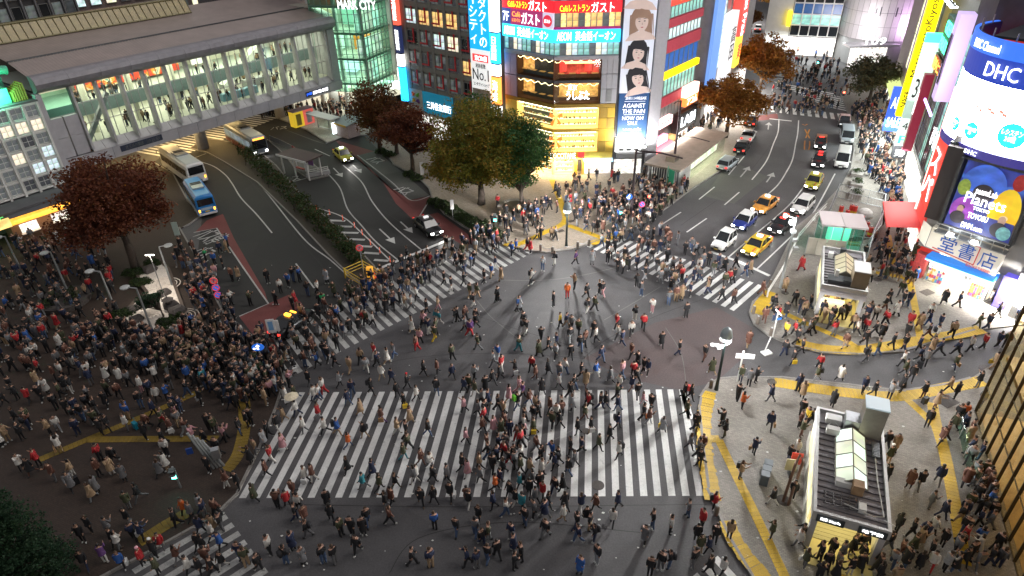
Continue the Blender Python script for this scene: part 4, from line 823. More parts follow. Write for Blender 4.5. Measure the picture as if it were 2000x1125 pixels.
fl_.obj('floodlight_arm', steel, pw); rep(MB().box(-.26, .26, -.2, .12, 0, .04).mesh('floodlight_lens', emit('flood_white', (1, 1, .98), 30)), 'floodlight_lens', pw, [(-1.5 + i * .95, -1.4, 4.31) for i in range(4)])
for i in range(2): area('poster_floodlight', local(pw, -1.2 + i * 2, -1.5, 4.4), 1.2, .3, 420, (1, .98, .95), (R(180) - R(35), 0, pw.rotation_euler.z))
B(pw, 'lit_ledge', emit('ledge_white', (1, 1, .97), 1.5), -2.1, 1.6, -.1, .2, 3.2, 5.0); B(pw, 'plate_row', mat('grey_plate', (.2, .2, .2), .6), -1.9, 1.4, -.5, .1, 2.5, 3.1)
B(pw, 'column', silver, 1.9, 3.3, -.2, .2, 0, 26)
dissolve(wg)
# ------------------------------------------------------------------ red-banded building up the street
rb_ = thing('shop_building', 'narrow building of red and glass bands with a yellow stripe and a red awning', 'building', (18.0, 84.6), R(52))
B(rb_, 'core', conc_dk, .5, 15.8, .6, 9, 0, 26); B(rb_, 'corner_pillar', silver, -.6, .6, -.3, 2, 0, 26)
rband = mat('red_band', (.45, .05, .08), .5, noise=.12, em=(.5, .05, .08), es=.18)
def band(P_, name, m, x0, x1, z0, z1, n, y0=-.15, y1=.6):
    w = (x1 - x0) / n; me = MB().box(.015, w - .015, y0, y1, 0, z1 - z0).mesh(name, m); rep(me, name, P_, [(x0 + i * w, 0, z0) for i in range(n)])
def winband(P_, x0, x1, z0, z1, n, ms, y=.1, nz=1, nx=1):
    for i in range(n): window(P_, x0 + (x1 - x0) * i / n, x0 + (x1 - x0) * (i + 1) / n, z0, z1, y, frame_grey, ms[(i * 5 + int(z0)) % len(ms)], nx, nz, .06, .1)
    B(P_, 'window_back', conc_dk, x0, x1, y + .15, y + .5, z0, z1)
winset = [lit_dim, lit_cool, lit_dk, lit_teal, lit_cream]
for z0, z1, k in ((22.4, 24, 'w'), (20.2, 22.3, 'cafe'), (18.7, 20.1, 'w'), (17.6, 18.6, 'r'), (16.1, 17.5, 'w'), (14.5, 16, 'r'), (12.1, 14.4, 'b'), (11.2, 12.0, 'y'), (8.8, 11.1, 'w'), (7.4, 8.7, 'r'), (5.4, 7.3, 'w')):
    if k == 'w': winband(rb_, 2.4, 14.4, z0, z1, 11, winset)
    if k == 'r': band(rb_, 'red_panel', rband, 2.4, 14.6, z0, z1, 11)
    if k == 'b': winband(rb_, 2.4, 14.4, z0, z1, 8, [lit('blue_vinyl', (.03, .16, .6), .6, .5, .4, .5)]); 
    if k == 'y': band(rb_, 'yellow_panel', emit('yellow_band', (1, .68, .0), 1.6), 2.4, 14.8, z0, z1, 4, -.3)
    if k == 'cafe': band(rb_, 'sign_panel', emit('cafe_red', (.8, .05, .03), 1.2), 2.4, 14.6, z0, z1, 3); write(rb_, 'Café', 6, 9, z0 + .4, z1 - .3, -.2, sign_yel); write(rb_, 'ガスト', 9.5, 13.5, z0 + .3, z1 - .2, -.2, sign_white)
B(rb_, 'spandrel', conc_dk, 2.4, 14.6, -.1, .6, 4.6, 5.35)
s1 = B(rb_, 'projecting_sign', emit('sign_orange_dark', (.9, .2, .04), 1.5), 10.1, 14.2, -1.0, -.2, 6.2, 7.4); write(s1, 'アコム', 10.5, 13.8, 6.35, 7.3, -1.05, sign_white)
B(rb_, 'projecting_sign', emit('sign_palepink', (1, .55, .45), 2.2), 10.1, 14.2, -1.0, -.2, 7.45, 8.9)
s2 = B(rb_, 'projecting_sign', emit('sign_pinkwhite', (1, .6, .6), 2.0), 3.2, 7.1, -.6, 0, 4.75, 5.9); write(s2, 'カラオケ', 3.6, 6.8, 4.95, 5.7, -.65, sign_red)
s3 = B(rb_, 'projecting_sign', emit('sign_hotpink', (1, .25, .4), 2.2), 1.5, 6.0, -.7, 0, 2.5, 3.45); write(s3, 'クレジット', 1.9, 5.7, 2.65, 3.3, -.75, sign_white)
s4 = B(rb_, 'dark_fascia', black_m, 8.8, 15.4, -.7, .2, 2.6, 5.3); write(s4, 'LABI', 10, 14.6, 3.3, 4.7, -.75, emit('letter_cool', (.9, .95, 1), 7))
aw = MB(); aw.add([(1.5, -.4, 2.4), (7.2, -.4, 2.4), (7.2, -2.6, 1.55), (1.5, -2.6, 1.55), (1.5, -2.6, 1.3), (7.2, -2.6, 1.3)], [(0, 3, 2, 1), (3, 4, 5, 2)]); aw.obj('awning', mat('awning_red', (.55, .03, .05), .6, em=(.6, .03, .06), es=.3), rb_)
B(rb_, 'shop_front', lit_white, 1, 15, .3, .5, .1, 2.4); B(rb_, 'wood_front', mat('wood_warm', (.4, .2, .08), .6, em=(1, .55, .2), es=.3), 7.3, 9.6, -.3, .3, .1, 2.6)
area('shop_light', local(rb_, 8, -2.0, 3.4), 14, 2.0, 900, (1, .93, .85), (0, 0, rb_.rotation_euler.z))
stack('sign_column', 'stacked narrow vertical signs on the grey pillar beside the red-banded building', -.2, 1.1, -.35, [(19.8, 24, emit('sign_redorange', (.9, .12, .03), 1.5), '居\n酒\n屋', sign_white), (15.6, 19.7, emit('sign_iceblue', (.3, .7, 1), 3), 'ス\nパ', sign_white), (10.8, 15.5, emit('sign_grey', (.7, .7, .66), .6), '渋\n谷\n駅\n前\nビ\nル', ink), (8.2, 10.7, mat('sign_dark', (.1, .1, .1), .5), None, None), (5.4, 8.1, emit('sign_cream', (1, .9, .6), 2.2), None, None), (1.2, 5.3, emit('sign_redneon', (1, .12, .16), 2.2), '酒', sign_white)], rb_)
# low white neighbour, bare scaffolded building, tax-free tower
lw = thing('low_shop_building', 'low pale building with bright glazing squeezed behind the red-banded building', 'building', (31.1, 108), R(56))
B(lw, 'wall', white_wall, -4, 15, .3, 9, 0, 8.6); winband(lw, 1, 14, 3.2, 6.6, 7, [lit_white, lit_cool]); B(lw, 'shop_front', lit_white, -3, 14.5, .1, .25, .1, 2.9); B(lw, 'sign_panel', emit('sign_salmon', (1, .5, .35), 2), -3.9, -1.2, -.5, .25, 3, 6.4); B(lw, 'roof_unit', steel, 1, 3.2, 2, 4, 8.6, 9.8); B(lw, 'roof_unit', steel, 4, 6.2, 2, 4, 8.6, 9.8)
area('shop_light', local(lw, 4, -2.5, 3.6), 14, 2.5, 1100, (1, .95, .9), (0, 0, lw.rotation_euler.z))
sb = thing('scaffolded_building', 'dark bare concrete building wrapped in steel scaffolding', 'building', (29.0, 110.5), R(52))
B(sb, 'wall', mat('stained_concrete', (.16, .14, .11), .9, noise=.35, nscale=.5), 1, 15, 2, 12, 0, 27)
po_ = MB(); po_.tube([(0, 0, 8), (0, 0, 26)], .08, 5); rep(po_.mesh('scaffold_pole', mat('scaffold_tan', (.28, .24, .16), .5, .3)), 'scaffold_pole', sb, [(2 + i * 1.9, .4 + .9 * (i % 2), 0) for i in range(8)])
pl_ = MB(); pl_.box(1.6, 15, .3, 1.4, -.06, .06); rep(pl_.mesh('scaffold_deck', MATS['scaffold_tan']), 'scaffold_deck', sb, [(0, 0, 9 + i * 1.9) for i in range(9)])
br_ = MB(); br_.tube([(0, 0, 0), (1.9, 0, 1.9)], .05, 4); rep(br_.mesh('scaffold_brace', MATS['scaffold_tan']), 'scaffold_brace', sb, [(2 + (i % 7) * 1.9, .35, 9 + (i * 3 % 9) * 1.9) for i in range(24)])
tf = thing('tax_free_building', 'slim grey building with tall red and white signs behind the orange trees', 'building', (40.2, 117.7), R(60))
B(tf, 'wall', conc, -20, 10, .4, 12, 0, 26); winband(tf, -16, -9.4, 8, 24, 2, [lit_cool, lit_dim], .3, 8); B(tf, 'shop_front', lit_white, -18, 10, .2, .35, .1, 3.4); B(tf, 'banner', emit('panel_blue', (.15, .3, .7), .8), -20.5, -16, -.2, .3, 7, 19)
v1 = B(tf, 'vertical_sign', emit('sign_taxred', (.85, .05, .04), 1.3), -8.0, -4.2, -1.2, .3, 11.8, 20); o = write(v1, 'Tax Free', -3.4, 3.4, -1.1, 1.1, 0, MATS['letter_white']); o.location = (-6.1, -1.25, 15.2); o.rotation_euler = (0, R(90), 0)
v2 = B(tf, 'vertical_sign', emit('sign_orangey', (1, .5, .05), 1.5), -8.2, -5.0, -1.2, .3, 7, 11.6); write(v2, '薬', -7.8, -5.4, 8.2, 10.6, -1.25, sign_red)
v3 = B(tf, 'vertical_sign', emit('sign_offwhite', (.8, .78, .78), .8), -13, -9, -.9, .3, 5, 16); write(v3, '高\n田', -12.4, -9.6, 9, 14, -.95, ink)
area('shop_light', local(tf, -4, -3, 4.2), 24, 3, 2600, (1, .95, .88), (0, 0, tf.rotation_euler.z))
# ------------------------------------------------------------------ row of buildings on the right, along the shopping street
F = (62.2, 105.5)
def row(name, label, x0, x1, top, wall, depth=12): 
    t = thing(name, label, 'building', local(rowf, x0, 0, 0), rowf.rotation_euler.z); w = x1 - x0
    B(t, 'wall', wall, 0, w, .5, depth, 0, top); return t, w
def side_write(P_, s_, x, y, w, z0, z1, m): o = write(P_, s_, -w / 2, w / 2, z0, z1, 0, m); o.location = (x, y, 0); o.rotation_euler = (0, 0, R(90)); return o
rowf = thing('row_marker', 'none', 'none', F, R(-113.3))
ra, w = row('drugstore_building', 'building with a tall yellow vertical sign above the crowded shopping street', 12, 24, 25, mat('drugstore_wall', (.26, .25, .23), .6, noise=.15))
winband(ra, .5, 6.5, 6, 22, 3, [lit_cream, lit_cool, lit_dim], .3, 9); B(ra, 'shop_front', lit_white, 0, w, .1, .4, .1, 4.5)
ysn = B(ra, 'vertical_sign', emit('sign_sunyellow', (1, .8, .0), 1.0), 8.4, 9.6, -1.9, -.3, 10.5, 22.5); o = write(ysn, 'MatsumotoKiyoshi', -5.2, 5.2, -.5, .5, 0, ink); o.location = (9.63, -1.1, 16.4); o.rotation_euler = (0, R(-90), R(90))
ys2 = B(ra, 'vertical_sign', MATS['sign_sunyellow'], 8.4, 9.6, -1.9, -.3, 6.0, 10.3); side_write(ys2, '薬', 9.63, -1.1, 1.2, 7.2, 9.4, ink)
bs_ = B(ra, 'vertical_sign', emit('sign_royal', (.03, .1, .75), 1.0), 4.2, 5.2, -2.4, -.4, 2.6, 8.6); side_write(bs_, 'SALE', 5.23, -1.4, 1.6, 3.2, 4.6, sign_white); side_write(bs_, 'ABC', 5.23, -1.4, 1.6, 5.8, 7.4, sign_white)
rc, w = row('karaoke_building', 'building hung with a green neon sign and a column of white sign boxes', 24.2, 37.5, 24, mat('row_grey', (.16, .16, .155), .6, noise=.15))
for i, (z0, z1, m, s_, tm) in enumerate(((13.0, 16.6, emit('box_greenwhite', (.6, .9, .72), .9), None, None), (16.7, 17.7, sign_green, None, None), (9.9, 12.9, emit('box_white', (.75, .9, .82), .8), '3F', ink), (7.6, 9.8, emit('box_mint', (.45, .65, .55), .6), None, None), (5.9, 7.5, MATS['box_white'], '4F', ink), (4.1, 5.8, MATS['box_white'], 'P', sign_green), (2.4, 4.0, ink, '漢\n方', sign_white))):
    p = B(rc, 'sign_box', m, 2.5, 3.6, -1.9, -.2, z0, z1 - .06)
    if s_: side_write(p, s_, 3.63, -1.05, 1.2, z0 + .3, z1 - .4, tm)
gs = B(rc, 'neon_board', mat('board_dark', (.02, .05, .04), .5), 5.2, 12.0, -.6, .4, 16.2, 20.2); write(gs, 'GREEN\nPARADISE', 5.6, 11.6, 16.7, 19.8, -.7, emit('neon_green', (.05, 1, .4), 4.5))
on = B(rc, 'neon_strip', mat('board_brown', (.12, .03, .01), .5), 4.6, 12.2, -.6, .4, 14.2, 15.9); write(on, '個室ダイニング', 5.0, 11.9, 14.4, 15.7, -.7, emit('neon_orange', (1, .25, .04), 4))
winband(rc, 4.4, 13, 4.5, 13.8, 4, [lit_dk, lit_dim, lit_teal, glass_dark], .3, 3, 2); B(rc, 'shop_front', lit_white, 0, 13, .1, .4, .1, 3.6)
rd1 = B(rc, 'vertical_sign', mat('sign_wine', (.2, .02, .04), .5, em=(.3, .02, .05), es=.4), 4.2, 5.2, -1.1, -.1, 4.0, 13.4); write(rd1, '海\n鮮', 4.35, 5.05, 8.5, 11.5, -1.15, sign_white)
rep(MB().box(-.35, .35, -.35, .35, -.05, .05).mesh('down_lamp', emit('lamp_cold', (.9, 1, 1), 18)), 'down_lamp', rc, [(4.5 + i * 1.9, -1.2, 21.6) for i in range(4)]); B(rc, 'lamp_beam', steel_dk, 4, 11, -1.3, -1.1, 21.7, 21.85)
rdx, w = row('corner_tower_building', 'glassy building strip with leaning white and violet sign edge beside the screen tower', 37.8, 45.0, 26, conc_dk)
winband(rdx, .3, 5.5, 5, 20, 2, [lit_dim, lit_teal, lit_dk, lit_cool], .3, 7, 2); vs_ = B(rdx, 'vertical_sign', emit('sign_violet', (.55, .42, .75), .8), 1.6, 3.6, -1.5, -.1, 13.5, 22); write(vs_, 'MIU', 1.8, 3.4, 15, 20, -1.55, ink)
write(rdx, 'ぴあ', .8, 4.2, 8.2, 10.4, -.15, sign_white); B(rdx, 'neon_bar', emit('neon_violet', (.6, .35, 1), 3.5), -1.5, 4.8, -1.6, -1.45, 12.2, 12.45); B(rdx, 'shop_front', lit_white, 0, 7, .1, .4, .1, 3.2)
rs_ = thing('red_sign_wall', 'tall red sign wall with white strokes left of the colourful billboard', 'sign', local(rowf, 45.3, 0, 0), rowf.rotation_euler.z)
B(rs_, 'wall', mat('wall_red', (.5, .04, .03), .5, em=(.7, .04, .03), es=.35), 0, 5.2, -.6, 6, 0, 21); B(rs_, 'edge_strip', emit('edge_pink', (1, .35, .3), 3.0), -.25, .0, -.75, -.5, 3, 16); lt = B(rs_, 'panel', emit('panel_red', (.8, .05, .03), .8), .3, 5.0, -.75, -.6, 5, 15); write(lt, 'ス\nパ', .8, 4.5, 5.6, 10.5, -.8, MATS['letter_white'])
aw2 = MB(); aw2.add([(-2, -.5, 3.0), (4.8, -.5, 3.0), (4.8, -3.6, 2.6), (-2, -3.6, 2.6), (-2, -3.6, 2.35), (4.8, -3.6, 2.35)], [(0, 3, 2, 1), (3, 4, 5, 2)]); aw2.obj('awning', mat('awning_scarlet', (.7, .02, .02), .5, em=(.9, .02, .02), es=.12), rs_)
B(rs_, 'shop_front', lit_white, -.5, 5, -.75, -.62, .1, 2.4)
for i, (x, p, c) in enumerate(((16, 2000, (.9, 1, .97)), (29, 1300, (.93, 1, .97)), (41, 280, (1, .95, .9)))): area('street_shop_light', local(rowf, x, -2.0, 4.2), 10, 3, p, c, (0, 0, rowf.rotation_euler.z))
far_r, w = row('street_corner_building', 'pink-lit building with ladder of windows behind the yellow vertical sign', -12, 11, 30, mat('row_pink', (.5, .42, .45), .6, noise=.1))
winband(far_r, 13, 20, 8, 28, 3, [lit_cool, lit('lit_violet', (.7, .5, .9), 1.0, .8), lit_cream], .3, 8); B(far_r, 'shop_front', lit_white, 0, 22, .1, .4, .1, 4.5); B(far_r, 'upper_canopy', emit('canopy_lime', (.7, .8, .3), .7), 4, 22, -1.6, .3, 5.0, 5.5)
bpy.data.objects.remove(rowf)
# ------------------------------------------------------------------ bookstore, billboard and curved screen
bk = thing('bookstore_building', 'grey corner building with bookstore sign, colourful billboard and curved screen on top', 'building', (40.35, 54.7), R(-52))
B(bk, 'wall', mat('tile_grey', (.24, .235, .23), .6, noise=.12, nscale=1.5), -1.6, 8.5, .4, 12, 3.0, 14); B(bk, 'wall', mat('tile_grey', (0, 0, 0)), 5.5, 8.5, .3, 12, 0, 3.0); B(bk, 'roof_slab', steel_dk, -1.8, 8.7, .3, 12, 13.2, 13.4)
sgn = mat('sign_cream_lit', (.62, .58, .5), .5, em=(1, .9, .72), es=.15); blu = mat('sign_letter_blue', (.02, .10, .42), .5); redl = mat('sign_letter_red', (.6, .05, .04), .5)
pp = MB(); pp.add([(-.7, -.5, 3.55), (5.4, -.5, 2.95), (5.4, -.35, 5.4), (-.7, -.35, 5.55), (-.7, .4, 3.55), (5.4, .4, 2.95), (5.4, .4, 5.4), (-.7, .4, 5.55)], [(0, 1, 2, 3), (4, 7, 6, 5), (0, 3, 7, 4), (1, 5, 6, 2), (3, 2, 6, 7), (0, 4, 5, 1)]); sg = pp.obj('sign_board', sgn, bk)
write(sg, '堂', .35, 1.75, 3.75, 5.2, -.56, blu); write(sg, '書', 2.05, 3.35, 3.6, 5.1, -.56, blu); write(sg, '店', 3.8, 5.1, 3.45, 5.0, -.56, blu); write(sg, 'BOOKS TAISEIDO', 3.0, 5.2, 3.05, 3.3, -.56, redl)
for a_, b_2 in (((-.1, 3.7), (3.55, 3.35)), ((3.55, 3.35), (3.6, 5.15)), ((-.1, 5.4), (.3, 5.25)), ((1.8, 5.3), (3.6, 5.15))): MB().tube([(a_[0], -.55, a_[1]), (b_2[0], -.55, b_2[1])], .05, 5).obj('sign_rule', redl, sg)
pl = MB(); pl.add([(-.75, -.5, 3.5), (-.7, -.5, 5.55), (-1.9, .6, 5.5), (-1.9, .6, 3.6)], [(0, 1, 2, 3)]); pl.obj('sign_return', sgn, bk)
B(bk, 'canopy', mat('canopy_royal', (.02, .14, .45), .5, em=(.03, .25, .8), es=.4), -.2, 5.6, -1.0, .3, 2.5, 2.95); B(bk, 'canopy_strip', emit('strip_blue', (.2, .5, 1), 2.0), -.2, 5.6, -1.04, -1.0, 2.5, 2.62)
ban = B(bk, 'banner_strip', paper_w, .3, 5.4, -.95, -.9, 1.9, 2.45); write(ban, '駅☆おにいさん 最新刊発売', .5, 5.2, 1.97, 2.38, -.97, ink)
B(bk, 'shop_interior', lit_white, .1, 5.4, 1.6, 1.7, .1, 2.5); B(bk, 'shop_floor', floor_cream, .1, 5.4, -.5, 1.6, .1, .15); B(bk, 'shop_ceiling', strip_w, .2, 5.3, .0, 1.4, 2.44, 2.49)
for x0, x1 in ((.2, 1.7), (3.9, 5.3)):
    r_ = B(bk, 'magazine_rack', white_wall, x0, x1, -.3, .3, .12, 1.7); pr_ = MB()
    for i in range(int((x1 - x0) / .2)):
        for k in range(4): pr_.box(x0 + .04 + i * .2, x0 + .2 + i * .2, -.36 - .03 * (3 - k), -.3, .3 + k * .34, .58 + k * .34, random.randrange(5))
    o = pr_.obj('magazine', [mat('mag_%d' % i, c, .5) for i, c in enumerate(((.6, .1, .1), (.1, .3, .5), (.7, .65, .5), (.6, .4, .1), (.3, .1, .3)))], r_); o['kind'] = 'stuff'
B(bk, 'flower_stand', mat('poster_red_stand', (.45, .06, .06), .6, noise=.5, nscale=6), -1.2, -.2, -.4, .3, .12, 2.6)
bb = MB(); bb.add([(.1, -.5, 6.3), (5.4, -.5, 6.25), (4.9, -.15, 12.3), (.15, -.15, 12.35)], [(0, 1, 2, 3)]); 
bm = bpy.data.materials.new('billboard_art'); bm.use_nodes = True; nt = bm.node_tree; b_ = nt.nodes['Principled BSDF']; tc = nt.nodes.new('ShaderNodeTexCoord'); mp = nt.nodes.new('ShaderNodeMapping'); mp.inputs['Scale'].default_value = (.35, 1, .5)
no = nt.nodes.new('ShaderNodeTexNoise'); no.inputs['Scale'].default_value = 1.1; no.inputs['Distortion'].default_value = 1.5; rp = nt.nodes.new('ShaderNodeValToRGB'); el = rp.color_ramp.elements; el[0].color = (.01, .02, .10, 1); el[0].position = .3; el[1].color = (.1, .35, .9, 1); el[1].position = .8
for p_, c_ in ((.45, (.03, .05, .35, 1)), (.55, (.03, .06, .4, 1)), (.65, (.05, .2, .8, 1))): e_ = el.new(p_); e_.color = c_
nt.links.new(tc.outputs['Object'], mp.inputs[0]); nt.links.new(mp.outputs[0], no.inputs[0]); nt.links.new(no.outputs['Fac'], rp.inputs[0]); nt.links.new(rp.outputs[0], b_.inputs['Emission Color']); b_.inputs['Emission Strength'].default_value = .4; b_.inputs['Base Color'].default_value = (.05, .05, .12, 1)
bbo = bb.obj('billboard', bm, bk)
def bd(name, cx, cz, rx, rz, m, lay): MB().add(disc(cx, cz, rx, rz, -.52 + (cz - 6.3) * .058 - .012 * lay, 24), [tuple(range(24))]).obj(name, m, bbo)
eb = lambda n, c, s=.8: emit(n, c, s)
bd('blue_sphere', 2.0, 10.4, 1.75, 2.0, lit('art_blue', (.08, .2, .9), .6, .9, .5, .3), 1); bd('yellow_sphere', 4.2, 8.6, 1.15, 2.3, lit('art_yellow', (1, .62, .03), .7, .5, .5, .5), 1.3); bd('red_sphere', 4.45, 11.5, .5, .75, lit('art_red', (.6, .03, .03), .45, 3), 2); bd('green_sphere', .62, 10.0, .5, .75, lit('art_green', (.45, .6, .1), .45, 3), 2); bd('pink_swirl', 1.1, 7.9, .95, 1.3, lit('art_pink', (.5, .12, .7), .55, 1.6, .5, .3), 1.5); bd('ice_sphere', 4.75, 6.95, .55, .62, lit('art_ice', (.3, .7, .7), .5, 3), 2)
for n_, cx, cz, k, m in (('figure', 2.2, 10.9, 1.1, eye_m), ('figure', .95, 8.0, .8, eye_m), ('figure', 4.3, 8.0, .9, eye_m)):
    bd(n_ + '_body', cx, cz - .95 * k, .75 * k, .75 * k, m, 2.5); bd(n_ + '_head', cx, cz, .33 * k, .48 * k, emit('art_skin', (.7, .45, .34), .25), 3); bd(n_ + '_hair', cx + .05, cz + .3 * k, .34 * k, .26 * k, m if k != .9 else emit('art_blond', (.8, .6, .3), .6), 3.4)
def bw_(s_, x0, x1, z0, z1): write(bbo, s_, x0, x1, z0, z1, -.6 + (z0 - 6.3) * .058, MATS['letter_white'])
bw_('teamLab', 1.6, 3.3, 9.75, 10.3); bw_('Planets', 1.0, 4.2, 8.75, 9.75); bw_('TOKYO', 1.9, 3.2, 8.3, 8.6); bw_('TOYOSU', 1.7, 3.3, 7.5, 8.0); bw_('DMM.com', 1.5, 3.2, 6.5, 7.0)
fr_ = MB()
for x in (-.2, 5.55): fr_.box(x - .12, x + .12, -.62, .4, 6.0, 12.6)
fr_.box(-.2, 5.6, -.62, -.5, 5.85, 6.15); fr_.box(-.2, 5.3, -.3, .4, 12.4, 12.6); fr_.obj('billboard_frame', steel_dk, bk)
B(bk, 'dark_return', mat('return_dark', (.06, .05, .05), .6), -1.7, -.35, -.3, .4, 6.2, 13.2)
for x in (1.2, 3.2): o = B(bk, 'floodlight', emit('flood_cold', (.95, 1, 1), 35), x - .22, x + .22, -1.7, -1.3, 5.75, 5.95)
for i in range(7): B(bk, 'catwalk_post', steel, .0 + i * .9, .06 + i * .9, -1.35, -1.3, 5.6, 6.5)
B(bk, 'catwalk', steel, -.2, 5.7, -1.4, -.5, 5.55, 5.65); B(bk, 'catwalk_rail', steel, -.2, 5.7, -1.38, -1.33, 6.45, 6.52)
area('bookstore_light', local(bk, 2.8, -1.2, 2.5), 5.5, 1.2, 330, (1, .96, .84), (R(20), 0, bk.rotation_euler.z)); area('billboard_floodlight', local(bk, 2.4, -2.2, 5.9), 4.5, .6, 90, (1, 1, 1), (R(205), 0, bk.rotation_euler.z))
# curved screen: a drum whose near side bulges towards the crossing
RAD = 7.2; DC = (2.8, 6.5)
def drum(P_, name, m, z0, z1, r, a0=-200, a1=-20, n=44, cap=False, thick=.3):
    mb = MB(); vs = []; 
    for i in range(n + 1):
        a = R(a0 + (a1 - a0) * i / n)
        for rr_, z in ((r, z0), (r, z1), (r - thick, z1), (r - thick, z0)): vs.append((DC[0] + rr_ * math.cos(a), DC[1] + rr_ * math.sin(a), z))
    fs = []
    for i in range(n):
        for j in range(4): fs.append((4 * i + j, 4 * i + 4 + j, 4 * i + 4 + (j + 1) % 4, 4 * i + (j + 1) % 4))
    mb.add(vs, fs); return mb.obj(name, m, P_)
drum(bk, 'drum_wall', mat('drum_blue', (.02, .03, .12), .4), 12.9, 22.2, RAD - .15)
navy_grad = emit('drum_navy', (.015, .04, .30), .9)
drum(bk, 'drum_rim', emit('drum_rim_purple', (.06, .05, .28), .5), 12.75, 13.5, RAD + .12)
scr = drum(bk, 'screen', emit('screen_white', (1, .985, .97), 30.0), 13.55, 18.85, RAD)
nv_ = drum(bk, 'blue_band', navy_grad, 18.9, 20.85, RAD); tp = drum(bk, 'top_band', emit('drum_top', (.03, .12, .6), 1.1), 20.9, 22.25, RAD + .1)
B(bk, 'drum_roof', steel_dk, DC[0] - 4.6, DC[0] + 4.6, DC[1] - 4.6, DC[1] + 4.6, 22.0, 22.2)
for i in range(9):
    a = R(-190 + i * 20); MB().tube([(DC[0] + 6.9 * math.cos(a), DC[1] + 6.9 * math.sin(a), 22.2), (DC[0] + 6.9 * math.cos(a), DC[1] + 6.9 * math.sin(a), 22.9)], .06, 4).obj('roof_post', steel, bk)
def on_drum(P_, s_, ang0, ang1, z0, z1, m, r=RAD + .16):
    o = write(P_, s_, 0, 1, z0, z1, 0, m); me = o.data; n = len(me.vertices); co = np.empty(n * 3); me.vertices.foreach_get('co', co); co = co.reshape(n, 3)
    a = np.radians(ang0 + co[:, 0] * (ang1 - ang0)); rr_ = r - co[:, 1]
    co[:, 0] = DC[0] + rr_ * np.cos(a); co[:, 1] = DC[1] + rr_ * np.sin(a); me.vertices.foreach_set('co', co.ravel()); me.update(); return o
def disc_on(P_, ang, z, rad, m, name='screen_disc', k=1.0):
    c = [(ang + math.degrees(rad * math.cos(2 * math.pi * i / 28) * k / RAD), z + rad * math.sin(2 * math.pi * i / 28)) for i in range(28)]
    vs = [(DC[0] + (RAD + .03) * math.cos(R(ang)), DC[1] + (RAD + .03) * math.sin(R(ang)), z)] + [(DC[0] + (RAD + .03) * math.cos(R(a)), DC[1] + (RAD + .03) * math.sin(R(a)), zz) for a, zz in c]
    MB().add(vs, [(0, i + 1, (i + 1) % 28 + 1) for i in range(28)]).obj(name, m, P_)
def ang_at(x, y):                                     # drum angle and height seen at a place of the photograph
    a = bk.rotation_euler.z; v = ray(x, y); o = EYE - Vector(bk.location)
    ox, oy = o.x * math.cos(a) + o.y * math.sin(a) - DC[0], -o.x * math.sin(a) + o.y * math.cos(a) - DC[1]; dx, dy = v.x * math.cos(a) + v.y * math.sin(a), -v.x * math.sin(a) + v.y * math.cos(a)
    A_, B_, C_ = dx * dx + dy * dy, ox * dx + oy * dy, ox * ox + oy * oy - RAD * RAD; dd = B_ * B_ - A_ * C_; t = (-B_ - math.sqrt(max(dd, 0))) / A_
    return math.degrees(math.atan2(oy + dy * t, ox + dx * t)), CAM_H + v.z * t
white_l = emit('drum_letter', (.9, .95, 1), 2.2, (.8, .8, .8)); cy = emit('screen_cyan', (.02, .62, .78), 1.5); cyb = emit('screen_azure', (.0, .42, .82), 1.5)
def fit_drum(P_, s_, p0, p1, m, hgt_): 
    a0, z0 = ang_at(*p0); a1, z1 = ang_at(*p1); on_drum(P_, s_, a0, a1, (z0 + z1) / 2 - hgt_ / 2, (z0 + z1) / 2 + hgt_ / 2, m)
a0, _z = ang_at(1912, 82); a1, _z = ang_at(1958, 100); on_drum(tp, 'DHC Channel', a0, a1, 21.2, 21.9, white_l, RAD + .26)
a0, _z = ang_at(1926, 140); a1, _z = ang_at(1994, 148); on_drum(nv_, 'DHC', a0, a1, 19.35, 20.5, white_l)
for p_, rad, m, s_, hh in (((1867, 241), .62, cyb, 'BIO\nC', .6), ((1897, 255), .72, cy, 'ヒアルロン酸\n240', .6), ((1976, 266), 1.05, cy, 'L-シスチン\n240粒', 1.0)):
    a_, z_ = ang_at(*p_); disc_on(scr, a_, z_, rad, m); dd = math.degrees(rad * .72 / RAD); on_drum(scr, s_, a_ - dd, a_ + dd, z_ - hh * .5, z_ + hh * .5, MATS['letter_white'], RAD + .1)
for k in range(9):
    a_, z_ = ang_at(1902 + (k % 3) * 22 + (k // 3) * 5, 204 + (k % 3) * 5 + (k // 3) * 6); a2 = a_ + 5.5; mb = MB(); rr_ = RAD + .04
    mb.add([(DC[0] + rr_ * math.cos(R(t)), DC[1] + rr_ * math.sin(R(t)), z) for t, z in ((a_, z_), (a2, z_ - .12), (a2, z_ + .02), (a_, z_ + .14))], [(0, 1, 2, 3)]); mb.obj('screen_stroke', emit('screen_red', (.85, .2, .15), 1.2), scr)
a_, z_ = ang_at(1993, 315); on_drum(MATS and scr, 'DHC', ang_at(1890, 291)[0], ang_at(1912, 299)[0], 12.95, 13.3, white_l, RAD + .28)
tw = thing('stone_tower', 'dark grey tower wall rising behind the curved screen', 'building', local(bk, 2, 9, 0), bk.rotation_euler.z); B(tw, 'wall', mat('tower_brown', (.13, .115, .105), .8, noise=.25, nscale=.5), 2.5, 14, 2, 16, 12, 40)
B(tw, 'neon_sign', emit('neon_mixed', (1, .45, .12), 2.6), -2.6, -.6, -2, -1.6, 15.6, 18.6); B(tw, 'glass_corner', lit('corner_blue', (.1, .2, .9), 1.2, 1), -1.6, 2.4, -.6, 1, 18.7, 25)
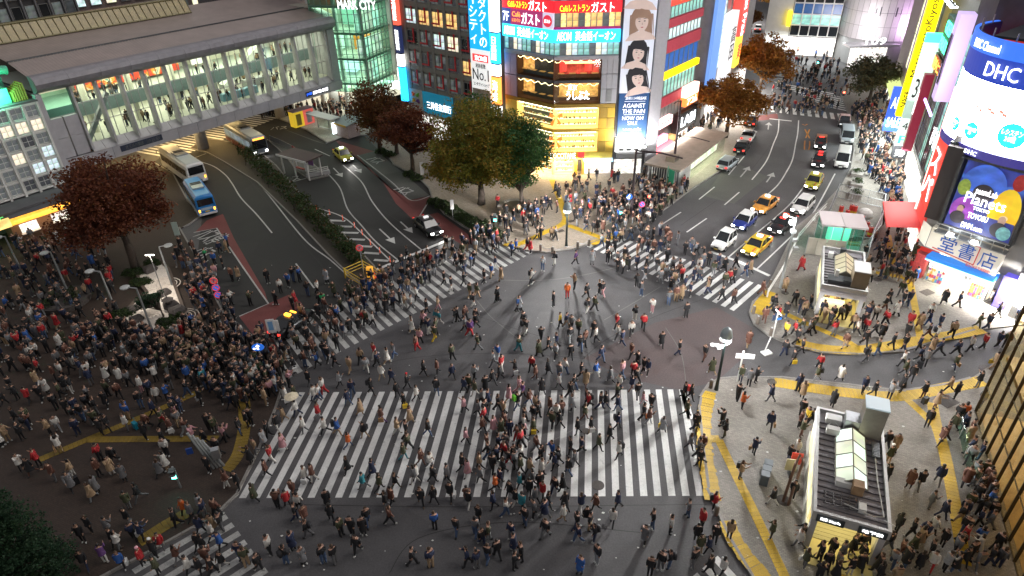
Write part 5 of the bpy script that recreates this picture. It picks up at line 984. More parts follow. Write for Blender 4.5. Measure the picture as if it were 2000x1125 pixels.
# small shop right of the bookstore
ns = thing('corner_kiosk_shop', 'small shop with a violet board and a dazzling white lamp beside the bookstore', 'shop', local(bk, 6.1, .2, 0), bk.rotation_euler.z)
B(ns, 'board', emit('board_violet', (.10, .08, .5), .8), 0, 1.0, -.8, .1, .2, 3.4); B(ns, 'bright_lamp', emit('lamp_burst', (1, 1, 1), 30), 1.3, 2.0, -1.2, -.8, 2.6, 3.3); B(ns, 'wall', conc, 1.0, 4, -.5, 3, 0, 4); B(ns, 'stand', mat('stand_dark', (.1, .1, .1), .6, noise=.4, nscale=8), 1.5, 2.1, -1.5, -.9, .12, 1.3)
area('shop_light', local(ns, 1.6, -1.6, 3.0), .8, .8, 1900, (1, .94, .85), (R(42), 0, ns.rotation_euler.z))
# ------------------------------------------------------------------ glass building at the lower right
qf = thing('glass_building', 'tall glass-fronted building with amber-lit floors along the right edge', 'building', (33.9, 35.9), R(66.7 + 180))
QH = 24
for i in range(17): B(qf, 'mullion', mat('bronze_mullion', (.07, .06, .045), .4, .6), i * 1.5 - .035, i * 1.5 + .035, -.1, .08, .15, QH)
gq = MB(); gq.box(.06, 1.44, 0, .02, .04, 2.36); rep(gq.mesh('glass_pane', glass_mat('amber_glass', (.95, .92, .82), rough=.03, ior=1.22)), 'glass_pane', qf, [(i * 1.5, 0, .15 + j * 2.4) for i in range(16) for j in range(9)])
tq = MB(); tq.box(0, 24, -.03, .04, -.025, .025); rep(tq.mesh('transom', MATS['bronze_mullion']), 'transom', qf, [(0, 0, .15 + j * 2.4) for j in range(10)])
am = mat('amber_floor', (.36, .25, .11), .5, noise=.45, nscale=.5)
rep(MB().box(0, 24, .3, 10, -.3, 0).mesh('floor_slab', am), 'floor_slab', qf, [(0, 0, z) for z in (.15, 5.4, 9.8, 14.2, 18.6)])
B(qf, 'back_wall', mat('amber_wall', (.42, .29, .13), .7, noise=.25, nscale=.8), 0, 24, 4.6, 4.8, .15, QH); B(qf, 'roof', conc_dk, 0, 24, .2, 12, QH, QH + .5); B(qf, 'side_glazing', MATS['amber_glass'], -.03, .0, .1, 6.5, .15, QH)
rep(MB().box(-.5, .5, -.06, .06, -.03, .03).mesh('ceiling_lamp', tube_warm), 'ceiling_lamp', qf, [(x, y, z) for x in range(2, 24, 4) for y in (2, 4.5) for z in (5.0, 9.4, 13.8)])
for k, (x, z) in enumerate(((3, 0.15), (6, .15), (9, 5.4), (4, 5.4), (13, .15), (8, 9.8))): B(qf, 'display_stand', mat('stand_%d' % (k % 3), ((.5, .3, .1), (.25, .12, .06), (.5, .42, .25))[k % 3], .6), x, x + 1.6, 2.5, 3.4, z, z + 1.1)
ey_ = MB(); ey_.add([(10, 3, .15), (16, 3, 5.4), (16, 4.6, 5.4), (10, 4.6, .15)], [(0, 1, 2, 3)]); ey_.obj('stairway', am, qf)
for z in (4.9, 9.3, 13.7, 18.1): area('floor_light', local(qf, 10, 2.4, z), 18, 3, 120, (1, .72, .36), (0, 0, qf.rotation_euler.z))
rl = thing('queue_barrier', 'low glass barrier beside the people waiting along the glass building', 'barrier', local(qf, 1.5, -1.5, 0), qf.rotation_euler.z); rep(MB().box(0, 1.95, -.02, .02, .2, 1.15).mesh('glass_panel', glass_green), 'glass_panel', rl, [(i * 2, 0, .1) for i in range(3)]); rep(MB().box(-.04, .04, -.04, .04, .1, 1.3).mesh('post', steel), 'post', rl, [(i * 2, 0, 0) for i in range(4)])
# ------------------------------------------------------------------ round tower and what stands beyond
rt_ = thing('round_tower', 'pale cylindrical shopping tower at the head of the street', 'building', (77.5, 143.5), 0)
al = mat('tower_aluminium', (.58, .56, .57), .4, .3, noise=.06)
mb = MB(); n = 40; NR = 7.6
pm1 = MB(); da = 2 * math.pi / n
pm1.add([(NR * math.cos(a), NR * math.sin(a), z) for a, z in ((-da / 2 + .004, .03), (da / 2 - .004, .03), (da / 2 - .004, 2.57), (-da / 2 + .004, 2.57))], [(0, 1, 2, 3)])
pme = pm1.mesh('facade_panel', al)
for j in range(11):
    for i in range(n):
        a = 2 * math.pi * i / n
        if math.cos(a - math.atan2(-143, -77)) > -.1: link('facade_panel', pme, rt_, (0, 0, 5 + j * 2.6), a)
MB().cyl(0, 0, 0, 36, NR - .12, n=40).obj('drum', mat('tower_joint', (.2, .2, .2), .7), rt_)
aw_ = math.atan2(-143, -77)
for z in (10.5, 15.2):
    for k, (w, dz) in enumerate(((.30, 1.0), (.2, 1.7))):
        mb = MB(); mb.add([((NR + .03) * math.cos(aw_ + .12 + s_ * w), (NR + .03) * math.sin(aw_ + .12 + s_ * w), zz) for s_, zz in ((-1, z - dz / 2), (1, z - dz / 2), (1, z + dz / 2), (-1, z + dz / 2))], [(0, 1, 2, 3)]); mb.obj('window', mat('slot_dark', (.06, .06, .07), .4), rt_)
B(rt_, 'entrance', lit_white, -8, -2, -8.6, -6, .1, 4.2); B(rt_, 'entrance_canopy', steel, -10, 0, -9.4, -6.2, 4.4, 4.8); o = write(rt_, '109', -7, -3, 4.9, 6.2, -9.3, MATS['letter_white'])
area('tower_floodlight', (66, 133, 6.5), 7, 2, 1100, (1, .93, .97), (R(120), 0, R(-30)))
area('tower_violet_floodlight', (82, 132.5, 7), 4, 2, 900, (.9, .55, 1), (R(125), 0, R(25)))
ag = thing('glass_grid_building', 'dark blue glass building gridded with pale lines beside the round tower', 'building', (64.5, 148), R(-20))
for i in range(5):
    for j in range(10): window(ag, -3.5 + i * 1.9, -1.6 + i * 1.9, 4 + j * 2.2, 6.2 + j * 2.2, 0, white_wall, [glass_dark, lit('lit_navy', (.03, .14, .4), .6, .6), lit_teal][(i * 3 + j * 2 + (j > 5)) % 3], 1, 1, .12, .15)
B(ag, 'wall', white_wall, -8.5, -3.6, .1, 9, 0, 28); B(ag, 'core', conc_dk, -3.6, 6, .3, 9, 0, 27); B(ag, 'upper_sign', sign_yel, -4.4, -3.7, -1, 0, 6, 9); B(ag, 'shop_front', lit_white, -8, 6, -.3, -.1, .1, 3.8)
area('shop_light', local(ag, -1, -6, 5), 16, 6, 1600, (.95, 1, .98), (0, 0, ag.rotation_euler.z))
def tower(label, x, y, rot, w, d, h, wall, cols, rows, z0=4, lits=(lit_dim, lit_cool, lit_cream, lit_dk, lit_dk), cat='building', ww=.7, wh=.6, name='tower_block'):
    t = thing(name, label, cat, (x, y), rot); B(t, 'wall', wall, -w / 2, w / 2, .12, d, 0, h); cw, rh = w / cols, (h - z0) / rows
    for i in range(cols):
        for j in range(rows): window(t, -w / 2 + cw * (i + .5 - ww / 2), -w / 2 + cw * (i + .5 + ww / 2), z0 + rh * (j + .5 - wh / 2), z0 + rh * (j + .5 + wh / 2), 0, frame_grey, random.choice(lits), 1, 1, .08, .1)
    B(t, 'roof_slab', conc_dk, -w / 2 - .2, w / 2 + .2, -.1, d, h, h + .5); return t
dk = mat('tower_dark', (.07, .068, .07), .7, noise=.2, nscale=.3)
xA, yA = -83, 118
t_ = tower('dark office tower with close vertical lines and few lit windows behind the footbridge roof', *local(br, -12, 40, 0)[:2], R(53.5), 30, 20, 48, dk, 15, 13, 6, (lit_dk, glass_dark, lit_dim, glass_dark), ww=.72, wh=.7)
rep(MB().box(-.12, .12, -.35, .1, 5, 48).mesh('vertical_rib', mat('rib_grey', (.2, .2, .21), .6)), 'vertical_rib', t_, [(-15 + i * 2, 0, 0) for i in range(16)])
t_ = tower('brownish clinic block with a white heart signboard behind the footbridge roof', *local(br, 16, 44, 0)[:2], R(53.5), 24, 20, 40, mat('block_mauve', (.22, .17, .16), .7, noise=.15), 9, 12, 4, (lit_dim, lit_cool, lit_cream, lit_dk))
sx_ = B(t_, 'sign_board', emit('clinic_pink', (1, .75, .78), 1.3), -11.5, 3, -.6, -.3, 27, 29.4); write(sx_, '♥ゆうメンタルクリニック', -11, 2.6, 27.4, 29.0, -.65, emit('clinic_red', (.75, .08, .15), 1.0)); B(t_, 'red_panel', sign_red, -11.8, -6, -.5, -.2, 31.5, 33.5)
t_ = tower('blue-lit glass corner building at the far upper edge beyond the bridge', *local(br, -34, 44, 0)[:2], R(53.5), 12, 14, 40, mat('block_navy', (.05, .06, .10), .5), 6, 14, 3, (lit('lit_azure', (.25, .6, 1), 1.4, .8), lit_cool, lit_dk, lit_dim))
B(t_, 'corner_lamp', emit('lamp_azure', (.75, .9, 1), 8), 3.5, 5.5, -.7, -.3, 30, 36)
t_ = tower('long dark station block with panelled flank behind the right end of the bridge', *local(br, 40, 20, 0)[:2], R(53.5), 40, 12, 26, mat('block_slate', (.11, .11, .125), .6, noise=.15, nscale=.4), 4, 3, 12, (lit_dk,), ww=.3, wh=.15)
for i in range(10): B(t_, 'cladding_panel', mat('slate_panel', (.13, .13, .145), .55, noise=.1), -20 + i * 4 + .03, -16 + i * 4 - .03, -.1, .1, 15, 25.8)
for k, (x, y, r_, w, h, c) in enumerate(((38, 205, -5, 20, 34, '#6a5a50'), (58, 215, -8, 16, 30, '#55504a'), (95, 205, -20, 24, 40, '#7a7078'), (98, 128, -60, 20, 34, '#4a4048'), (118, 160, -45, 24, 38, '#54505a'))):
    tower(('tan block of lit shop windows closing the far end of the street', 'narrow block with bright windows at the far end of the street behind the trees', 'tall pink-grey block behind the round tower', 'dark ribbed block to the side of the round tower', 'shadowed tower block behind the dark ribbed one')[k], x, y, R(r_), w, 12, h, mat('far_wall_%d' % k, c, .7, noise=.15), 8, 10, 5, (lit_cool, lit_cream, lit_dim, lit_warm, lit_white))
fs = thing('far_shopfront_row', 'glowing white and red shopfronts at the far end of the street', 'shopfront', (50, 196), R(-5))
for i, c in enumerate(('#ff8090', '#ffffff', '#fff0e0', '#ff9a9a', '#ffffff', '#e8f4ff')): B(fs, 'shop_bay', lit('farbay_%d' % i, hexc(c), 3.2, 1.0, .4, .35), i * 5 - 15, i * 5 - 10.3, 0, .4, .1, 4.5)
area('far_shop_light', (58, 185, 8), 24, 10, 3500, (1, .95, .9), (0, 0, 0))
# ------------------------------------------------------------------ trees, hedge, garden
def leaf_mat(name, cols, rough=.6):
    m = bpy.data.materials.new(name); m.use_nodes = True; MATS[name] = m
    nt = m.node_tree; b = nt.nodes['Principled BSDF']; L = nt.links.new
    ge = nt.nodes.new('ShaderNodeNewGeometry'); tc = nt.nodes.new('ShaderNodeTexCoord'); no = nt.nodes.new('ShaderNodeTexNoise'); no.inputs['Scale'].default_value = .38; no.inputs['Detail'].default_value = 3
    L(tc.outputs['Object'], no.inputs['Vector'])
    ad = nt.nodes.new('ShaderNodeMath'); ad.operation = 'MULTIPLY_ADD'; ad.inputs[1].default_value = .45; L(ge.outputs['Random Per Island'], ad.inputs[0])
    sb_ = nt.nodes.new('ShaderNodeMath'); sb_.operation = 'SUBTRACT'; sb_.inputs[1].default_value = .22; L(no.outputs['Fac'], sb_.inputs[0]); L(sb_.outputs[0], ad.inputs[2])
    rp = nt.nodes.new('ShaderNodeValToRGB'); el = rp.color_ramp.elements
    for i, c in enumerate(cols):
        p_ = .15 + .7 * i / (len(cols) - 1)
        if i < 2: el[i].position = p_ if i == 0 else 1.0; el[i].color = (*c, 1)
    el[1].color = (*cols[-1], 1); el[1].position = .85
    for i, c in enumerate(cols[1:-1]): e_ = el.new(.15 + .7 * (i + 1) / (len(cols) - 1)); e_.color = (*c, 1)
    L(ad.outputs[0], rp.inputs[0]); L(rp.outputs[0], b.inputs['Base Color']); b.inputs['Roughness'].default_value = rough; b.inputs['Specular IOR Level'].default_value = .3
    tr = nt.nodes.new('ShaderNodeBsdfTranslucent'); L(rp.outputs[0], tr.inputs[0]); ms = nt.nodes.new('ShaderNodeMixShader'); ms.inputs[0].default_value = .35; out = nt.nodes['Material Output']; L(b.outputs[0], ms.inputs[1]); L(tr.outputs[0], ms.inputs[2]); L(ms.outputs[0], out.inputs['Surface'])
    return m
maroon = leaf_mat('maple_maroon', [(.065, .022, .013), (.12, .034, .018), (.18, .055, .025), (.20, .085, .03)])
bronze = leaf_mat('leaf_bronze', [(.07, .032, .013), (.13, .05, .018), (.19, .08, .024), (.12, .095, .026)])
olive = leaf_mat('leaf_olive', [(.06, .095, .016), (.13, .15, .022), (.22, .20, .026), (.32, .18, .025), (.10, .14, .024)])
green_l = leaf_mat('leaf_green', [(.022, .065, .024), (.038, .11, .036), (.06, .15, .042), (.10, .15, .035)])
orange_l = leaf_mat('leaf_orange', [(.15, .055, .013), (.26, .10, .02), (.36, .16, .028), (.18, .13, .025)])
grey_g = leaf_mat('leaf_greygreen', [(.07, .085, .05), (.13, .14, .08), (.20, .14, .06)])
dkgreen = leaf_mat('leaf_darkgreen', [(.010, .030, .016), (.020, .052, .024), (.035, .07, .03)])
hedge_l = leaf_mat('leaf_hedge', [(.014, .032, .012), (.035, .062, .018), (.06, .085, .025)])
bark = mat('bark', (.06, .045, .035), .9, noise=.3, nscale=4, bump=.4, bscale=14)
def leaves(name, m, pts, size, parent=None, flat_=.5):
    n = len(pts); P_ = np.asarray(pts)
    nrm = rng.normal(size=(n, 3)); nrm[:, 2] = np.abs(nrm[:, 2]) * (1 + flat_); nrm /= np.linalg.norm(nrm, axis=1)[:, None]
    t = np.cross(nrm, rng.normal(size=(n, 3))); t /= np.linalg.norm(t, axis=1)[:, None]; b = np.cross(nrm, t)
    s_ = (size * rng.uniform(.55, 1.25, n))[:, None]
    v = np.stack([P_ - t * s_ * .9, P_ - b * s_ * .5 + nrm * s_ * .12, P_ + t * s_ * .9, P_ + b * s_ * .5 + nrm * s_ * .12], 1).reshape(-1, 3)
    me = bpy.data.meshes.new(name); me.vertices.add(4 * n); me.vertices.foreach_set('co', v.ravel())
    me.loops.add(4 * n); me.loops.foreach_set('vertex_index', np.arange(4 * n)); me.polygons.add(n); me.polygons.foreach_set('loop_start', np.arange(0, 4 * n, 4)); me.polygons.foreach_set('loop_total', np.full(n, 4))
    me.materials.append(m); me.update(calc_edges=True)
    return link(name, me, parent)
def clump_points(c, rad, clumps, per, cr, shell=.55):
    d = rng.normal(size=(clumps, 3)); d /= np.linalg.norm(d, axis=1)[:, None]; r_ = rng.uniform(shell, 1.0, clumps)[:, None]
    d[:, 2] = np.where(d[:, 2] < -.5, d[:, 2] * .5, d[:, 2])
    cc = np.asarray(c) + d * r_ * np.asarray(rad)
    q = rng.normal(size=(clumps, per, 3)); q /= np.linalg.norm(q, axis=2)[..., None]; q *= rng.uniform(.2, 1, (clumps, per, 1)) ** .5
    q *= np.array([1, 1, .6]) * (cr * rng.uniform(.6, 1.35, (clumps, 1, 1)))
    return (cc[:, None] + q).reshape(-1, 3), cc
def tree(name, label, base, crowns, m, n, leaf=.2, trunk=.3, zt=None, group=None, cr=1.2, shell=.5):
    """crowns: list of (dx, dy, z, rx, ry, rz); n leaves in all"""
    t = thing(name, label, 'tree', (*base, 0), random.uniform(0, 6) * 0, group)
    pts = []; tips = []; vol = [c[3] * c[4] * c[5] for c in crowns]; tot = sum(vol)
    for c, v in zip(crowns, vol):
        k = int(n * v / tot); cl = max(6, int(k / 70)); p, cc = clump_points(c[:3], c[3:], cl, 70, cr, shell); pts.append(p); tips += [tuple(x) for x in cc[::max(1, len(cc) // 9)]]
    leaves('crown', m, np.concatenate(pts), leaf, t)
    zf = zt or min(c[2] - c[5] * .5 for c in crowns); tb = MB(); tb.tube([(0, 0, 0), (.08, .05, zf * .5), (0, .1, zf)], [trunk * 1.25, trunk, trunk * .8], 9); tb.obj('trunk', bark, t, True)
    for x, y, z in tips:
        lb = MB(); lb.tube([(0, .1, zf - .15), (x * .4, y * .4, zf + (z - zf) * .55), (x, y, z)], [trunk * .55, trunk * .32, .04], 5, 0, False); lb.obj('limb', bark, t)
    return t
def ground_tree(bpx, toppx, halfw_px, z_lo, m, n, name, label, **k):
    x, y = G(*bpx, KH); h = height_at(x, y, toppx); s_ = px_scale(x, y, h * .6); r_ = halfw_px / s_; rz = (h - z_lo) / 2; zc = (h + z_lo) / 2
    lobes = [(0, 0, zc + rz * .15, r_ * .78, r_ * .78, rz * .85)]
    for i in range(5):
        a = i * 2.5 + n % 7; lobes.append((r_ * .5 * math.cos(a), r_ * .5 * math.sin(a), zc + rz * (.35 * math.sin(i * 2.1) - .15), r_ * .52, r_ * .52, rz * .55))
    return tree(name, label, (x, y), lobes, m, n, **k)
ground_tree((266, 528), 300, 112, 3.0, maroon, 30000, 'maple_tree', 'large dark maroon maple spreading over the plaza beside the white gravel garden', trunk=.42, leaf=.19)
ground_tree((742, 292), 150, 54, 2.8, bronze, 9000, 'street_tree', 'reddish brown tree with thin top in front of the glass tower', leaf=.2)
ground_tree((806, 333), 200, 62, 1.6, maroon, 13000, 'street_tree', 'maroon tree in a raised planter below the office block', leaf=.19)
ground_tree((775, 300), 200, 52, 2.2, bronze, 9000, 'street_tree', 'small bronze tree between the maroon tree and the reddish brown one', leaf=.19)
ground_tree((940, 398), 188, 120, 1.2, olive, 38000, 'zelkova_tree', 'largest tree in the middle, wide olive and yellow crown before the corner building', trunk=.45, leaf=.2)
ground_tree((1018, 408), 216, 60, 1.0, green_l, 18000, 'camphor_tree', 'full dark green tree in a round bench planter by the golden shop', trunk=.3, leaf=.17)
ground_tree((935, 330), 186, 40, 6.0, green_l, 4000, 'camphor_tree', 'green treetop peeping out behind the wide olive tree', leaf=.2)
ground_tree((1417, 268), 148, 72, 2.6, orange_l, 15000, 'street_tree', 'orange leaved tree standing behind the low white roofed exit building', leaf=.24, group='orange trees up the street')
ground_tree((1480, 196), 66, 66, 3.0, orange_l, 13000, 'street_tree', 'farther orange tree, higher up the street near the red traffic light', leaf=.28, group='orange trees up the street')
ground_tree((1693, 212), 108, 52, 3.0, grey_g, 9000, 'street_tree', 'grey green tree among the crowd at the foot of the round tower', leaf=.26)
for i, (bx, by, tp_, hw) in enumerate(((1452, 100, 8, 26), (1545, 62, -5, 22), (1425, 118, 40, 22), (1500, 38, -20, 24))):
    ground_tree((bx, by), tp_, hw, 4, orange_l if i % 2 else bronze, 2600, 'street_tree', ('thin bronze tree beside the tax-free signs', 'orange tree near the glowing shopfronts at the street end', 'small orange tree squeezed between sign tower and farther orange tree', 'bronze tree farthest up the street')[i], leaf=.34, group='trees far up the street')
# tall dark tree at the near left edge
bx, by = G(18, 1055, 5.0); tree('conifer_tree', 'tall dark green conifer at the near corner of the brown plaza', (bx - .6, by), [(0, 0, 2.0, 2.5, 2.5, 2.2), (0, 0, 4.2, 2.2, 2.2, 2.2), (0, 0, 6.2, 1.7, 1.7, 2.0), (0, 0, 7.8, 1.0, 1.0, 1.3)], dkgreen, 30000, .10, .22, cr=.6, zt=3)
# hedge on the traffic island
hl = [(459, 303), (505, 350), (560, 402), (610, 448), (655, 492), (697, 530)]; hr = [(505, 305), (545, 345), (600, 395), (645, 440), (688, 485), (716, 520)]
hp = []
for i in range(5200):
    t_ = random.random() * 4.999; k = int(t_); f_ = t_ - k; w = random.random()
    a = np.array(G(*hl[k])) * (1 - f_) + np.array(G(*hl[k + 1])) * f_; b = np.array(G(*hr[k])) * (1 - f_) + np.array(G(*hr[k + 1])) * f_
    top = 1.35 + .35 * math.sin(t_ * 9) + .25 * math.sin(t_ * 23 + w * 5); c = a * (.9 - .8 * w) + b * (.1 + .8 * w); z = top * math.sqrt(random.random()); 
    hp.append((*(c + rng.normal(size=2) * .18), .1 + z))
he = thing('hedge', 'long leafy hedge along the middle of the curved bus road', 'hedge', (*G(580, 410), 0)); o = Vector(he.location)
leaves('foliage', hedge_l, np.array(hp) - np.array(o), .2, he); leaves('foliage', leaf_mat('leaf_hedge_red', [(.06, .03, .015), (.10, .05, .02), (.05, .06, .02)]), np.array(hp[::6]) - np.array(o) + np.array([0, 0, .12]), .17, he)
hs_ = MB(); [hs_.tube([(*(np.array(G(*p)) - np.array(o)[:2]), 0), (*(np.array(G(*p)) - np.array(o)[:2] + .1), 1.0)], .05, 5) for p in [(480, 325), (525, 368), (575, 415), (620, 458), (665, 500), (700, 522)]]; hs_.obj('stem', bark, he)
def shrub(label, x, y, z, rx, ry, rz, m, n=700, leaf=.1, name='shrub', group=None):
    t = thing(name, label, 'shrub', (x, y, z), 0, group); p = rng.normal(size=(n, 3)); p /= np.linalg.norm(p, axis=1)[:, None]; p[:, 2] = np.abs(p[:, 2]); p *= np.array([rx, ry, rz]) * rng.uniform(.7, 1.05, (n, 1)) * (1 + .12 * np.sin(p[:, :1] * 7))
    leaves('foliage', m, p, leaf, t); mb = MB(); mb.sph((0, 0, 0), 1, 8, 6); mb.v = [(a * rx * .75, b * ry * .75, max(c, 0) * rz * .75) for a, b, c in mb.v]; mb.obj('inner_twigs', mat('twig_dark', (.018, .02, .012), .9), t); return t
# planting strip in front of the wide olive tree
pav = MB().prism(fix(GP([(838, 388), (870, 393), (965, 448), (985, 468), (940, 459), (908, 441), (862, 410)], KH)), KH - .02, KH + .22).obj('planting_bed', ground_mat('bed_grass', (.018, .035, .010), (.05, .07, .02), .9, amount=.35), kind='structure')
for i, (x, y) in enumerate(((850, 396), (866, 404), (886, 416), (905, 427), (925, 437), (945, 446), (965, 456), (935, 448))): gx, gy = G(x, y, .3); shrub(('first','second','third','fourth','fifth','sixth','last','nearest kerb')[i] + ' low shrub along the planting strip, counted from its far end', gx, gy, .3, 1.1, .9, .55 + .2 * (i % 3), hedge_l, 520, .13, group='shrubs under the olive tree')
for i, (x, y) in enumerate(((745, 296), (760, 302), (800, 340), (815, 348))): gx, gy = G(x, y, .3); shrub(('far shrub in the farther kerbed bed below the bronze trees','near shrub in the farther kerbed bed below the bronze trees','far shrub in the nearer kerbed bed below the maroon tree','near shrub in the nearer kerbed bed below the maroon tree')[i], gx, gy, .2, 1.0, .8, .6, hedge_l, 400, .14, group='shrubs under the maroon trees')
# gravel garden
GZ = .45
go = GP([(231, 626), (298, 655), (321, 648), (345, 640), (373, 622), (360, 608), (330, 526), (317, 513), (298, 521), (268, 535), (276, 556), (288, 572), (262, 590)], GZ)
gd = thing('gravel_garden', 'raised triangular garden of raked white gravel with rocks and clipped shrubs', 'garden', (*G(300, 590), 0)); gx0, gy0 = gd.location.x, gd.location.y; loc_ = lambda pts: [(x - gx0, y - gy0) for x, y in pts]
MB().prism(fix(loc_(go)), 0, GZ).obj('bed', ground_mat('white_gravel', (.62, .55, .48), (.80, .74, .66), 1.5, amount=.25, bump=.6), gd)
ed = MB(); gl_ = loc_(go); gl_ = gl_ + gl_[:1]
for (ax, ay), (b1, b2) in zip(gl_, gl_[1:]):
    L_ = math.hypot(b1 - ax, b2 - ay); a = math.atan2(b2 - ay, b1 - ax); e_ = MB(); e_.box(0, L_, -.14, .14, 0, GZ + .1); e_.obj('edge_board', mat('edge_stone', (.10, .075, .06), .7, noise=.2), gd, loc=(ax, ay, 0), rot=a)
rk = MB()
for cx_, cy_ in ((318, 555), (318, 556), (290, 620), (292, 621), (352, 618)):
    X, Y = G(cx_, cy_, GZ)
    for k in range(1, 6): rk.tube([(X - gx0 + .34 * k * math.cos(t * .35), Y - gy0 + .26 * k * math.sin(t * .35), GZ + .02) for t in range(19)], .035, 4)
o = rk.obj('raked_ridge', MATS['white_gravel'], gd); o['kind'] = 'stuff'
gm = mat('garden_rock', (.07, .06, .055), .85, noise=.3, nscale=5, bump=.5, bscale=9)
for x, y, r_ in ((292, 528, .8), (258, 606, .65), (266, 626, .7), (346, 610, .9), (320, 574, .7), (333, 598, .75)):
    X, Y = G(x, y, GZ); mb = MB(); mb.sph((0, 0, 0), r_, 9, 6, sz=.7); mb.v = [(a * (1 + .25 * math.sin(b * 5)), b * (1 + .2 * math.cos(a * 7)), c * (1 + .15 * math.sin(a * 6))) for a, b, c in mb.v]; mb.obj('rock', gm, gd, loc=(X - gx0, Y - gy0, GZ))
ln = MB(); X, Y = G(332, 600, GZ); ln.cyl(0, 0, 0, .5, .14, .1, 8); ln.box(-.22, .22, -.22, .22, .5, .85); ln.cyl(0, 0, .85, 1.15, .55, .05, 8); lo_ = thing('stone_lantern', 'small grey stone lantern with broad cap standing on the white gravel', 'lantern', (X, Y, GZ)); ln.obj('body', gm, lo_); MB().cyl(0, 0, 1.15, 1.3, .06, n=6).obj('finial', gm, lo_)
for i, (x, y, a, b, h) in enumerate(((276, 552, 1.2, .8, .45), (292, 588, 1.1, .8, .6), (240, 614, 1.1, .8, .5), (328, 630, 1.1, .7, .4), (347, 616, .7, .5, .35), (298, 517, .9, .7, .6), (262, 534, 1.2, .8, .5), (316, 643, .6, .4, .3))):
    X, Y = G(x, y, GZ); shrub(('wide clipped shrub by the signboard edge of the gravel garden', 'tallest clipped shrub in the middle of the gravel garden', 'clipped shrub at the western point of the gravel garden', 'clipped shrub mound beside the lantern in the gravel garden', 'flat shrub against the outer edge of the gravel garden', 'dark shrub nearest the maroon maple on the gravel garden', 'low shrub under the maple trunk edge', 'smallest shrub at the near tip of the gravel garden')[i], X, Y, GZ, a, b, h, hedge_l, 900, .1, group=None)
X, Y = G(318, 620, GZ); tree('pine_tree', 'little bent pine leaning over the raked white gravel', (X, Y), [(-.9, .4, 2.1, 1.1, .9, .35), (-.4, .2, 2.7, .8, .7, .3), (-1.4, .3, 1.7, .8, .6, .3)], dkgreen, 3600, .09, .09, zt=1.3, cr=.35)
pln = thing('round_planter', 'round dark stone planter full of low plants among the plaza crowd', 'planter', (*G(128, 592), KH)); MB().tube([(0, 0, 0), (0, 0, .5)], 2.3, 22).obj('wall', gm, pln); p_, _c = clump_points((0, 0, .6), (1.9, 1.9, .4), 12, 70, .7); leaves('foliage', hedge_l, p_, .12, pln)
bp2 = thing('round_planter', 'round stone bench planter under the dark green tree', 'planter', (*G(1008, 411), KH))
an = MB(); 
for i in range(20):
    a0_, a1_ = 2 * math.pi * i / 20, 2 * math.pi * (i + 1) / 20 - .02
    an.add([(r_ * math.cos(a), r_ * math.sin(a), z) for z in (0, .45) for r_, a in ((1.7, a0_), (2.3, a0_), (2.3, a1_), (1.7, a1_))], [(0, 1, 2, 3), (4, 7, 6, 5), (1, 5, 6, 2), (3, 7, 4, 0), (0, 4, 5, 1), (2, 6, 7, 3)])
an.obj('bench_ring', kerb_mat, bp2); MB().cyl(0, 0, 0, .4, 1.7, n=18).obj('soil', MATS['island_soil'], bp2)
# ------------------------------------------------------------------ vehicles
tyre = mat('tyre', (.012, .012, .012), .9); rim = mat('rim', (.45, .45, .46), .3, .8); trim = mat('car_trim', (.02, .02, .022), .5); cglass = mat('car_glass', (.012, .014, .016), .06, 0, spec=.8)
head_l = emit('headlight', (1, .98, .95), 22); tail_l = emit('taillight', (.9, .03, .02), 2.5); amber_l = emit('indicator', (1, .4, .03), 3); plate = mat('plate_white', (.75, .75, .72), .5); plate_y = mat('plate_yellow', (.7, .5, .05), .5)
def paint(name, c, metal=0.0): return mat('paint_' + name, c, .28, metal, spec=.6, noise=.04, nscale=2)
def wheel(parent, x, y, r_, w=.2):
    k = 'wheel%.2f' % r_
    if k not in WIN:
        a = MB(); a.tube([(0, -w / 2, 0), (0, w / 2, 0)], r_, 16); b = MB(); b.tube([(0, -w / 2 - .012, 0), (0, w / 2 + .012, 0)], r_ * .62, 12); WIN[k] = (a.mesh('wheel', tyre, False), b.mesh('rim', rim))
    o = link('wheel', WIN[k][0], parent, (x, y, r_)); link('rim', WIN[k][1], o)
